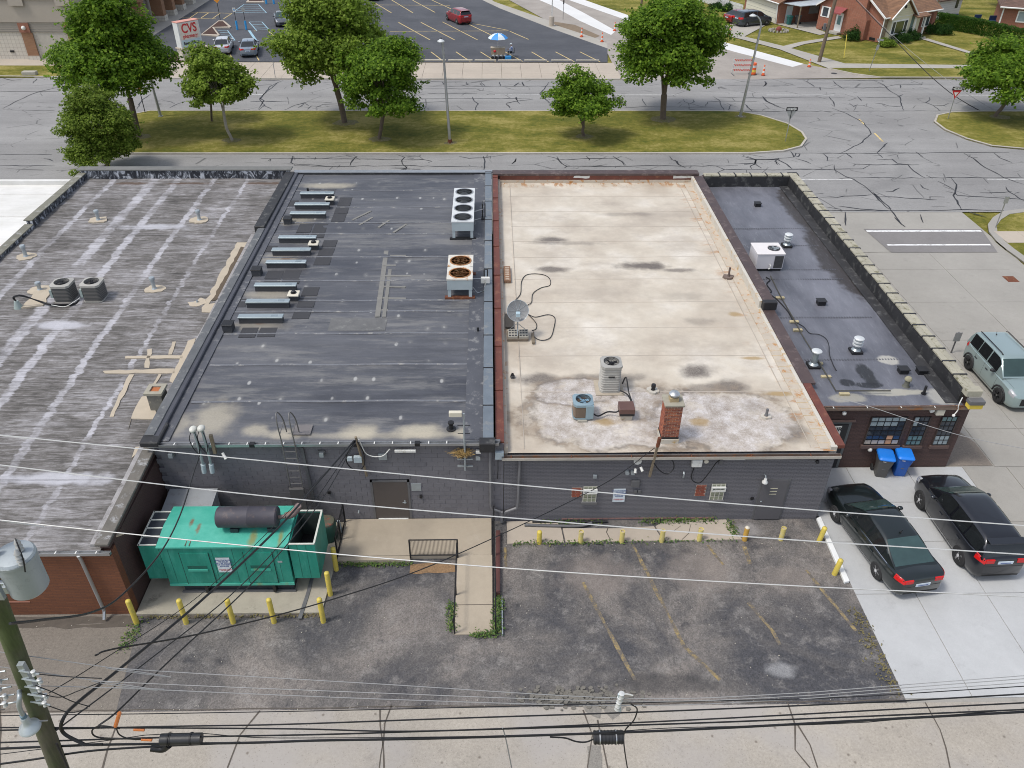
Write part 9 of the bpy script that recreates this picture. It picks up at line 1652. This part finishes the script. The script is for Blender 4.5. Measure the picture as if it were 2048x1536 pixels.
# porch, door, right window
hb('porch_floor', plain('porch_grey', (.30,.28,.25), .9), 4.9,7.0,-1.0,-.01,0,.35); hb('porch_step', WALKG, 5.6,6.9,-1.6,-1.01,0,.17)
for x in (5.0,6.95): hb('porch_post', WT, x-.08,x+.08,-.95,-.8,.35,2.6)
roofp([(4.7,-1.3,2.55),(7.3,-1.3,2.55),(7.3,.6,3.1),(4.7,.6,3.1)]); hb('front_door', plain('teal_door', (.16,.24,.23), .5), 5.15,5.95,-.06,-.01,.36,2.4); hb('porch_panel', CREAMS, 6.0,7.2,-.05,-.01,.35,2.6)
hb('shutter', REDMETAL, 7.25,7.7,-.05,-.01,.8,2.4); w = hb('window', WT, 7.8,9.2,-.06,-.01,.9,2.3); hb('pane', GD, 7.92,9.08,-.07,-.062,1.0,2.2, par=w); hb('shutter', REDMETAL, 9.3,9.75,-.05,-.01,.8,2.4)
# side wall: chimney, door with awning, window
ch = MB().add([(-.75,1.7,0),(0,1.7,0),(0,4.3,0),(-.75,4.3,0),(-.75,1.7,2.2),(0,1.7,2.2),(0,4.3,2.2),(-.75,4.3,2.2),(-.7,2.2,3.2),(0,2.2,3.2),(0,3.7,3.2),(-.7,3.7,3.2),(-.7,2.2,7.2),(0,2.2,7.2),(0,3.7,7.2),(-.7,3.7,7.2)], [(0,1,5,4),(1,2,6,5),(2,3,7,6),(3,0,4,7),(4,5,9,8),(5,6,10,9),(6,7,11,10),(7,4,8,11),(8,9,13,12),(9,10,14,13),(10,11,15,14),(11,8,12,15),(12,13,14,15)]).build('chimney', BRICK_H, h, world=0)
d = hb('side_door', WT, -.06,-.005,5.5,6.5,.25,2.3); hb('door_glass', GT, -.075,-.062,5.75,6.25,1.0,2.0, par=d); hb('door_step', WALKG, -.9,-.01,5.3,6.7,0,.24)
MB().add([(-.02,5.2,2.95),(-.02,6.8,2.95),(-1.1,6.8,2.45),(-1.1,5.2,2.45),(-1.1,5.2,2.3),(-1.1,6.8,2.3)],[(0,1,2,3),(3,2,5,4)]).build('awning', plain('awning_maroon', (.25,.06,.06), .7), h, world=0)
w = hb('window', WT, -.05,-.005,7.6,8.9,1.5,2.7); hb('pane', GD, -.062,-.052,7.85,8.65,1.6,2.6, par=w); hb('basement_window', BLACK, -.03,-.004,7.3,8.3,.1,.4); hb('basement_window', BLACK, -.03,-.004,.5,1.3,.1,.4)
# --- brick garage with a cream door
a = (35.152, 118.72); b = (37.112, 111.784); GR = math.atan2(b[1]-a[1], b[0]-a[0]); gw = math.hypot(b[0]-a[0], b[1]-a[1])
g = thing('brick_garage', 'brick garage with a wide cream door and brown roof behind the parked minivan', 'garage', (b[0], b[1], 0), GR)
MB().box(-gw-.7,.5,0,7.5,0,2.55).build('wall', BRICK_H, g, world=0); MB().box(-gw-.2,.0,-.06,-.01,0,2.2).build('garage_door', plain('cream_garage_door', (.62,.60,.50), .6, 0, .04, 2), g, world=0)
for i in range(3): MB().box(-gw-.2,.0,-.07,-.061,.53+i*.55,.55+i*.55).build('door_groove', PAINTGREY, g, world=0)
roofp([(-gw-1.1,-.5,2.5),(.9,-.5,2.5),(.9,3.75,4.6),(-gw-1.1,3.75,4.6)], par=g); roofp([(-gw-1.1,3.75,4.6),(.9,3.75,4.6),(.9,8,2.5),(-gw-1.1,8,2.5)], par=g); MB().tube([(-gw-1.1,-.55,2.45),(.9,-.55,2.45)], .08, 6).build('gutter', WT, g, world=0)
MB().tube([(.3,-.3,2.45),(.35,-.12,.1)], .07, 6).build('downspout', WT, g, world=0); MB().box(.505,.55,1.0,1.9,.05,2.1).build('side_door', plain('pale_blue_door', (.50,.55,.58), .5), g, world=0); MB().box(.53,.56,4.4,5.8,1.0,1.9).build('window', SILVER, g, world=0)
t = thing('porch_roof', 'pale blue grey lean to roof between the garage and the house', 'canopy', (b[0], b[1], 0), GR); MB().add([(.55,.3,2.5),(3.6,.9,2.6),(3.6,7.2,2.75),(.55,7.2,2.75),(.55,.3,2.42),(3.6,.9,2.52),(3.6,7.2,2.67),(.55,7.2,2.67)],[(0,1,2,3),(7,6,5,4),(0,4,5,1),(1,5,6,2),(2,6,7,3),(3,7,4,0)]).build('roof_panel', plain('pale_blue_canopy', (.45,.50,.53), .5), t, world=0)
for x, y in ((3.5,1.0),(3.5,7.0)): MB().box(x-.06,x+.06,y-.06,y+.06,0,2.5).build('post', WOODOLD, t, world=0)
for p, l, m in (((38.595, 110.864),'teal wheeled bin beside the garage side door',plain('teal_bin', (.02,.12,.11), .5)),((39.802, 111.188),'dark wheeled bin right of the teal one by the garage',_mc['bin_grey'])): bin_(l, p[0], p[1], GR, m, m)
p = (41.809, 113.751); t = thing('picnic_table', 'weathered picnic table on the patio between garage and house', 'table', (p[0], p[1], 0), .3); MB().box(-.9,.9,-.4,.4,.7,.75).build('tabletop', WHITEMET, t, world=0)
for s_ in (-1,1): MB().box(-.9,.9,s_*.75-.13,s_*.75+.13,.42,.46).build('bench', WHITEMET, t, world=0); MB().box(s_*.7-.04,s_*.7+.04,-.7,.7,.0,.7).build('leg', WOODOLD, t, world=0)
p = (36.129, 106.937); t = thing('flower_bed', 'round stone ringed flower bed in the lawn', 'flower bed', (p[0], p[1], 0))
for k_ in range(16): a_ = k_*math.pi/8; MB().obox((1.1*math.cos(a_),.95*math.sin(a_),.08),(.3,.2,.2),a_).build('stone', CINDER, t, world=0)
MB().ball((0,0,.2),(.35,.3,.35)).build('red_plant', plain('red_leaves', (.22,.05,.04), .8, 0, .4, 9), t, world=0)
p = (39.306, 93.035); t = thing('guy_wire_guard', 'yellow guy wire guard standing in the corner lawn', 'guy wire', (p[0], p[1], 0)); MB().tube([(0,0,0),(-.25,.1,2.4)], .05, 8).build('guard', plain('guard_yellow', (.68,.55,.10), .5), t, world=0)
p = (35.897, 91.216); t = thing('utility_pole', 'brown wooden utility pole at the street corner in front of the brick house', 'utility pole', (p[0], p[1], 0)); MB().tube([(0,0,-.2),(.5,0,11)], [.20,.14], 10).build('pole', plain('brown_pole_wood', (.15,.115,.08), .95, 0, .35, 5, .5), t, world=0, smooth=40); MB().box(-.35,-.1,-.1,.1,3.2,3.9).build('riser_box', PAINTGREY, t, world=0)
p = (21.19, 121.754); tag(MB().tube([(p[0],p[1],0),(p[0]+.1,p[1],8)], .15, 8).build('wooden_post', _mc['brown_pole_wood']), 'brown wooden pole at the top edge behind the big round maple', 'utility pole')
# white garage, far right house, fence
p = (59.164, 112.658); t = thing('white_garage', 'white sided garage with a brown roof behind the hedge', 'garage', (p[0]-.5, p[1]+1.0, 0), R(31.6)); MB().box(0,5.6,0,6,0,2.5).build('wall', plain('white_siding', (.68,.69,.70), .6, 0, .04, 1), t, world=0); roofp([(-.4,-.5,2.45),(6,-.5,2.45),(6,3,4.2),(-.4,3,4.2)], m=SHING2, par=t); roofp([(-.4,3,4.2),(6,3,4.2),(6,6.5,2.45),(-.4,6.5,2.45)], m=SHING2, par=t)
MB().box(4.2,4.8,-.04,-.01,1.1,2.2).build('window', GD, t, world=0)
for i in range(8): MB().box(0,5.6,-.015,-.002,.25+i*.28,.265+i*.28).build('siding_lap', SILVER, t, world=0)
p = (64.495, 108.394); t = thing('brick_house', 'low brick house at the right edge with a white framed window', 'house', (p[0], p[1], 0), R(-24)); MB().box(0,14,0,8,0,2.7).build('wall', BRICK_H, t, world=0); roofp([(-.5,-.6,2.7),(14.5,-.6,2.7),(14.5,4,4.8),(1.5,4,4.8)], m=SHING2, par=t); roofp([(-.5,-.6,2.7),(1.5,4,4.8),(1.5,4.02,4.8),(-.5,8.6,2.7)], m=SHING2, par=t)
MB().tube([(-.5,-.65,2.62),(14.5,-.65,2.62)], .10, 6).build('gutter', WT, t, world=0); MB().box(-.06,.10,-.06,-.01,0,2.6).build('corner_trim', WT, t, world=0); w = MB().box(1.7,3.6,-.06,-.01,.95,2.3).build('window', WT, t, world=0); MB().box(1.85,3.45,-.075,-.062,1.1,2.15).build('pane', GL, w, world=0)
for i, p in enumerate(((61.03, 112.679),(63.844, 112.074),(65.509, 111.462))):
    t = thing('garden_chair', ['dark blue tub by the white garage','left blue garden chair behind the hedge','right blue garden chair behind the hedge'][i], 'chair', (p[0], p[1], 0)); NB_ = plain('navy_plastic', (.01,.03,.09), .5); MB().box(-.45,.45,-.4,.4,.3,.42).build('seat', NB_, t, world=0); MB().box(-.45,.45,.32,.42,.42,.95).build('backrest', NB_, t, world=0)
    for sx in (-.4,.4): MB().box(sx-.04,sx+.04,-.38,.4,0,.3).build('leg', NB_, t, world=0)
t = thing('white_fence', 'white slatted fence running beside the brick garage', 'fence', ((30.828, 127.997)[0], (30.828, 127.997)[1], 0)); A_ = Vector((*(30.289, 127.195),0)); B_ = Vector((*(34.15, 116.983),0)); n = int((B_-A_).length/.16)
for i in range(n): p = A_.lerp(B_, i/n); MB().box(p.x-.06,p.x+.06,p.y-.02,p.y+.02,.08,1.25).build('slat', WT, t)
for z in (.3,1.05): MB().tube([A_+Vector((0,.04,z)),B_+Vector((0,.04,z))], .03, 4).build('rail', WT, t)

# ---------------------------------------------------------------- utility pole and overhead lines
px0 = (-8.28, 7.5)
t = thing('utility_pole', 'mossy green wooden utility pole at the lower left corner', 'utility pole', (px0[0], px0[1], 0))
pole = lambda z: Vector((-8.26+.110*z, 7.5, z)); MB().tube([pole(-.2), pole(6), pole(10), pole(14.2)], [.165,.15,.135,.125], 16).build('pole', MOSSPOLE, t, smooth=50)
rack = MB(); q = pole(10.9); MB().box(q.x+.13,q.x+.22,7.30,7.38,10.32,11.3).build('insulator_rack', SILVER, t)
INS = plain('glazed_insulator', (.55,.56,.55), .2, 0, .1, 6)
for i in range(5):
    z = 10.42+i*.19; q = pole(z)
    for s_ in (1,-1): MB().lathe([(.02,-.05),(.036,-.04),(.022,0),(.036,.04),(.02,.05)], (q.x+s_*(.33 if s_>0 else .27)+.05*(i%2), 7.26, z), 10).build('spool_insulator', INS, t, smooth=40); MB().tube([(q.x+s_*.1,7.3,z),(q.x+s_*.42,7.24,z)], .014, 5).build('rack_bolt', SILVER, t)
MB().box(-7.0,-6.95,7.26,7.33,12.1,12.25).build('clamp', MAST, t); MB().tube([(-7.2,7.3,9.9),(-6.9,7.28,9.95)], .012, 4).build('tie_wire', GALV, t)
# transformer can
t = thing('transformer', 'grey pole mounted transformer can with two ribbed bushings', 'transformer', (-6.35,7.5,12.8)); TG_ = plain('transformer_grey', (.36,.40,.42), .45, .2, .08, 3, dirt=(.28,.31,.33)); cx, cy = -6.27, 7.42
MB().lathe([(.20,12.82),(.245,12.87),(.25,13.42),(.262,13.43),(.262,13.47),(.25,13.48)], (cx,cy,0), 28).build('tank', TG_, t, smooth=40); MB().lathe([(.26,13.48),(.24,13.51),(.13,13.54),(.001,13.55)], (cx,cy,0), 28).build('lid', TG_, t, smooth=40)
for dx, dy in ((-.20,-.05),(.10,.02),(.19,-.17)):
    MB().lathe([(.045,13.5),(.03,13.54),(.05,13.56),(.03,13.60),(.048,13.62),(.028,13.66),(.045,13.68),(.02,13.74),(.001,13.76)], (cx+dx,cy+dy,0), 12).build('bushing', plain('bushing_porcelain', (.38,.38,.37), .25), t, smooth=40)
for z in (12.9,13.3): MB().box(cx-.62,cx-.26,cy-.02,cy+.05,z-.05,z+.05).box(cx-.30,cx-.24,cy-.10,cy+.12,z-.07,z+.07).build('bracket', SILVER, t, bevel=.006)
MB().box(cx-.27,cx-.20,cy-.26,cy-.2,12.9,13.35).build('hanger_plate', SILVER, t); MB().tube(catmull([(cx+.1,cy+.02,13.76),(cx+.18,cy-.08,13.8),(cx+.24,cy-.18,13.6),(cx+.22,cy-.22,13.4)],4), .01, 5).build('lead_wire', BLACK, t)
t = thing('yard_lamp', 'silver dish shaped yard lamp on a curved arm, on the left side of the pole', 'street lamp', (-7.6,7.2,9.4)); lx, lz = -7.15, 9.92
MB().tube(catmull([(pole(10.6).x-.06,7.36,10.6),(lx+.06,7.25,10.62),(lx+.02,7.2,10.45),(lx,7.2,10.2)],5), .035, 8).build('arm', SILVER, t, smooth=50); MB().lathe([(.05,.25),(.06,.22),(.06,.15),(.07,.12),(.085,.07),(.15,.01),(.16,-.03),(.15,-.05),(.001,-.09)], (lx,7.2,lz), 22).build('lamp_head', plain('lamp_silver', (.45,.50,.53), .35, .3, .06, 3), t, smooth=40); MB().lathe([(.045,.25),(.045,.31),(.001,.32)], (lx,7.2,lz), 14).build('photocell', plain('photocell_blue', (.12,.20,.26), .5), t, smooth=40)
def wire(label, pts, r=.014, mat=BLACK, k_=8, name='overhead_cable', cat='cable'):
    if len(pts) > 4 and pts[-1][0] > 7.5 and pts[0][1] < 12: a, b, c, d = map(Vector, (pts[0], pts[1], pts[-2], pts[-1])); pts = [a+(a-b).normalized()*22] + list(pts) + [d+(d-c).normalized()*25]
    return tag(MB().tube(catmull(pts, k_), r, 5).build(name, mat, smooth=60), label, cat)
ALW = plain('bare_aluminium_wire', (.52,.52,.51), .5, .2, .05, 2); DULL = plain('dull_grey_wire', (.30,.30,.30), .6, .2, .1, 2)
wire('topmost of three bare white power lines crossing the whole view', [(-9.988, 11.4, 12.523),(-8.672, 11.2, 12.48),(-3.949, 10.5, 12.45),(0.334, 9.9, 12.408),(4.661, 9.4, 12.323),(9.54, 8.9, 12.245)], .010, ALW)
wire('middle one of three bare white power lines crossing the whole view', [(-9.727, 10.8, 12.333),(-8.518, 10.7, 12.215),(-3.89, 10, 12.108),(0.325, 9.4, 12.133),(4.501, 8.8, 12.226),(9.157, 8.3, 12.263)], .010, ALW)
wire('lowest of three bare white power lines crossing the whole view', [(-8.909, 9.4, 12.405),(-7.808, 9.3, 12.272),(-3.606, 8.8, 12.141),(0.298, 8.3, 12.162),(4.237, 7.9, 12.204),(8.644, 7.5, 12.29)], .0098, ALW)
wire('thickest black service cable from the leaning timber mast down to the pole', [(-4.66,21.25,4.15),(-5.262, 18.5, 4.835),(-5.867, 16, 5.386),(-6.598, 12.5, 6.68),(-6.91, 9.5, 8.323),(-6.855, 8, 9.397),(-6.778, 7.45, 9.762),(-6.829, 7.35, 9.51),(-6.543, 7.3, 9.233)], .030)
wire('thin black drop wire left of the thickest service cable', [(-4.66,21.25,4.1),(-5.905, 16.2, 5.419),(-6.771, 12.5, 6.682),(-7.123, 9.2, 8.817),(-6.944, 7.6, 10.19)], .009)
wire('black drop wire right of the thickest service cable', [(-4.64,21.25,4.1),(-5.308, 16.6, 5.253),(-5.89, 12.7, 6.731),(-6.578, 9.4, 8.38),(-6.968, 7.4, 9.487)], .013)
wire('second black drop wire right of the thickest service cable', [(-4.62,21.25,4.1),(-4.944, 17, 5.315),(-5.487, 13, 6.781),(-6.029, 9.2, 8.65),(-5.961, 7.6, 9.744),(-6.187, 7.3, 9.758)], .016)
wire('black service cable from the twin masts sweeping past the pole', [(-9.85,21.15,4.1),(-9.9,20.9,3.7),(-9.237, 19, 4.816),(-8.787, 16.5, 5.328),(-8.553, 14.5, 5.917),(-8.215, 12, 7.294),(-7.554, 10, 9.161),(-6.835, 8, 11.446),(-6.6, 7.2, 12.374)], .022)
wire('black drop wire from the grey brick wall across the lot to the pole', [(5.62,21.25,3.75),(3.538, 19.5, 3.596),(-1.097, 14.5, 5.699),(-3.413, 11.5, 7.692),(-4.903, 9, 9.853),(-5.609, 7.6, 11.277),(-5.769, 7.35, 11.454)], .014)
for lab, pts, m, r_ in (('uppermost thin grey line above the alley edge', [(-6.614, 7.55, 11.110),(-5.736, 7.55, 10.877),(-1.753, 7.55, 10.404),(2.025, 7.55, 9.967),(4.576, 7.55, 10.027),(8.896, 7.55, 10.500)], DULL, .0065), ('second thin grey line above the alley edge', [(-6.868, 7.55, 10.785),(-6.029, 7.55, 10.557),(-1.773, 7.55, 10.170),(2.032, 7.55, 9.886),(4.593, 7.55, 9.946),(8.928, 7.55, 10.423)], DULL, .0065), ('third thin grey line above the alley edge', [(-6.902, 7.55, 10.445),(-5.850, 7.55, 10.375),(-1.786, 7.55, 10.011),(2.043, 7.55, 9.763),(4.610, 7.55, 9.865),(8.971, 7.55, 10.318)], DULL, .0065), ('lone dark line just above the bundled cables', [(-8.333, 7.55, 9.676),(-5.244, 7.55, 9.684),(-1.810, 7.55, 9.728),(2.840, 7.55, 9.844),(5.726, 7.55, 9.925),(9.014, 7.55, 10.212)], BLACK, .008), ('upper thick black communication cable along the alley', [(-8.489, 7.55, 9.259),(-5.329, 7.55, 9.323),(-3.465, 7.55, 9.342),(-0.698, 7.55, 9.456),(2.871, 7.55, 9.596),(6.570, 7.55, 9.801),(9.101, 7.55, 9.998)], BLACK, .013),
  ('second black communication cable along the alley', [(-8.452, 7.55, 9.358),(-5.339, 7.55, 9.281),(-3.160, 7.55, 9.208),(-1.039, 7.55, 9.107),(2.906, 7.55, 9.314),(6.635, 7.55, 9.579),(9.202, 7.55, 9.751)], BLACK, .013), ('third black communication cable along the alley', [(-8.623, 7.55, 8.900),(-5.404, 7.55, 9.008),(-2.855, 7.55, 9.042),(-0.709, 7.55, 9.114),(2.917, 7.55, 9.228),(5.868, 7.55, 9.369),(9.282, 7.55, 9.556)], BLACK, .014), ('lowest thick black communication cable along the alley', [(-8.695, 7.55, 8.709),(-6.685, 7.55, 8.815),(-4.208, 7.55, 8.821),(-2.877, 7.55, 8.867),(-0.717, 7.55, 8.895),(2.940, 7.55, 9.040),(6.713, 7.55, 9.310),(9.305, 7.55, 9.500)], BLACK, .021), ('thin messenger strand between the communication cables', [(-8.784, 7.55, 8.469),(-5.380, 7.55, 9.109),(-3.525, 7.55, 8.954),(0.948, 7.55, 8.949),(2.931, 7.55, 9.112),(5.912, 7.55, 9.197),(9.259, 7.55, 9.612)], BLACK, .007), ('bottom left cable that passes behind the pole', [(-8.899, 7.55, 8.163),(-7.813, 7.55, 8.386),(-6.737, 7.55, 8.636),(-5.462, 7.55, 8.759),(-4.206, 7.55, 8.836)], BLACK, .018)):
    wire(lab, pts, r_, m)
def closure(label, a, b, r_, ribs=True):
    A_ = Vector(a); B_ = Vector(b); t = thing('splice_closure', label, 'cable closure', tuple(A_)); d = (B_-A_); MB().cyl(A_, B_, r_, n=16).build('case', plain('closure_black', (.022,.023,.026), .45, 0, .15, 6), t, smooth=40)
    for i in range(9 if ribs else 2): p = A_.lerp(B_, (i+.5)/(9 if ribs else 2)); MB().cyl(p-d*.012, p+d*.012, r_*1.06, n=16).build('rib', BLACK, t, smooth=40)
    for f_ in (.2,.75): p = A_.lerp(B_, f_); MB().cyl(p-d*.02, p+d*.02, r_*1.12, n=16).build('strap', GALV if ribs else BLACK, t, smooth=40)
closure('long black splice closure hanging at the lower left, beside the pole', (-5.483, 7.55, 8.951), (-4.814, 7.55, 8.967), .095, False); closure('ribbed black splice closure hanging right of the middle of the alley', (1.679, 7.55, 8.860), (2.173, 7.55, 8.864), .11, True)
tag(MB().tube(catmull([Vector((-5.707, 7.55, 8.704)), Vector((-5.525, 7.55, 8.670)), Vector((-5.390, 7.55, 8.787))],4), [.06]*9, 10).build('cable_shoe', BLACK, smooth=50), 'short fat black cable boot below the long splice closure', 'cable fitting')
for (a, b), l in ((((-5.845, 7.55, 9.262),(-5.680, 7.55, 9.245)),'upper orange marker sleeve on the black cables'),(((-5.797, 7.55, 8.973),(-5.629, 7.55, 8.954)),'lower orange marker sleeve on the black cables'),(((-6.119, 7.55, 9.353),(-5.959, 7.55, 9.712)),'upright orange marker sleeve on a drop wire')): tag(MB().cyl(a, b, .032, n=10).build('marker_sleeve', plain('orange_sleeve', (.70,.22,.06), .5), smooth=40), l, 'cable marker')
wire('black cable loop slung between the bundled cables near the pole', [(-6.066, 7.55, 9.281), (-6.367, 7.55, 9.358), (-6.536, 7.55, 9.219), (-6.496, 7.55, 9.045), (-6.143, 7.55, 8.994), (-5.658, 7.55, 8.970)], .014); wire('black cable curving down to the orange marked sleeve', [(-6.123, 7.55, 9.311), (-6.116, 7.55, 9.096), (-5.968, 7.55, 8.976), (-5.662, 7.55, 8.955)], .012)
wire('black feeder curving down into the ribbed closure', [(0.950, 7.55, 8.890), (1.202, 7.55, 8.855), (1.392, 7.55, 8.747), (1.562, 7.55, 8.728), (1.691, 7.55, 8.815)], .014)
wire('loose cable hanging from the right hand insulator bracket', [(2.217, 7.55, 9.801), (2.328, 7.55, 9.662), (2.309, 7.55, 9.354), (2.190, 7.55, 9.040), (2.212, 7.55, 8.624), (2.361, 7.55, 7.760)], .012); wire('thin guy strand dropping from the middle of the cable bundle', [(0.156, 7.55, 9.183), (0.216, 7.55, 8.817), (0.336, 7.55, 7.807)], .011, DULL)
t = thing('line_bracket', 'pale blue bracket with white insulators on the lines above the alley', 'line bracket', tuple(Vector((2.036, 7.55, 9.845)))); 
for i, p in enumerate(((2.042, 7.55, 10.047),(2.028, 7.55, 9.940),(2.014, 7.55, 9.819),(2.008, 7.55, 9.709))): c_ = p; MB().lathe([(.02,-.05),(.05,-.04),(.035,0),(.05,.04),(.02,.05)], tuple(c_), 10).build('insulator', INS, t, smooth=40)
MB().tube([Vector((2.000, 7.55, 10.074)),Vector((2.057, 7.55, 9.612))], .022, 6).build('bracket', MAST, t); MB().tube(catmull([Vector((2.044, 7.55, 10.020)),Vector((2.111, 7.55, 10.072)),Vector((2.227, 7.55, 10.030))],4), .01, 5).build('lead', WHITEMET, t)
# drip loops and leads crowded round the pole
for i, (P_, r_) in enumerate((([(10.9,.30),(10.7,.55),(10.5,.75),(10.35,1.0)],.008),([(10.7,.30),(10.6,.6),(10.75,.9),(10.95,1.25)],.008),([(10.45,.30),(10.3,.5),(10.2,.7),(10.3,.95)],.008),([(11.2,.28),(11.15,.5),(11.1,.8),(11.05,1.3)],.008),([(10.3,-.3),(10.25,-.6),(10.1,-.9)],.008),([(10.8,-.3),(10.9,-.5),(10.8,-.8)],.008))):
    wire('%s jumper lead at the insulator rack of the mossy pole' % ['first','second','third','fourth','left lower','left upper'][i], [(pole(z).x+dx, 7.25, z) for z, dx in P_], r_)
wire('black lead running down the right side of the mossy pole', [(pole(9.2).x+.22,7.35,9.2),(pole(8.4).x+.3,7.3,8.4),(pole(7.6).x+.26,7.3,7.6),(pole(7).x+.26,7.3,7.0)], .02)
# wires of the far corner
wire('thick black line slanting across the street from the corner pole', [(34.603, 91, 9.025),(38.893, 84, 4.702),(42.8, 76, 0.882),(47.139, 70, -0.93),(49.574, 65, -2.072)], .035); wire('thin grey line slanting beside the thick black one', [(34.86, 91, 9.026),(39.467, 84, 4.428),(43.632, 76, 1.2),(47.589, 70, -0.71)], .015, DULL)
wire('thin cable from the brown roof wall over the pale driveway', [(12.939, 24.3, 3.622),(13.93, 23.6, 3.736),(15.849, 22.6, 3.545),(17.424, 22, 3.393),(19.669, 21, 3.52)], .012, DULL)
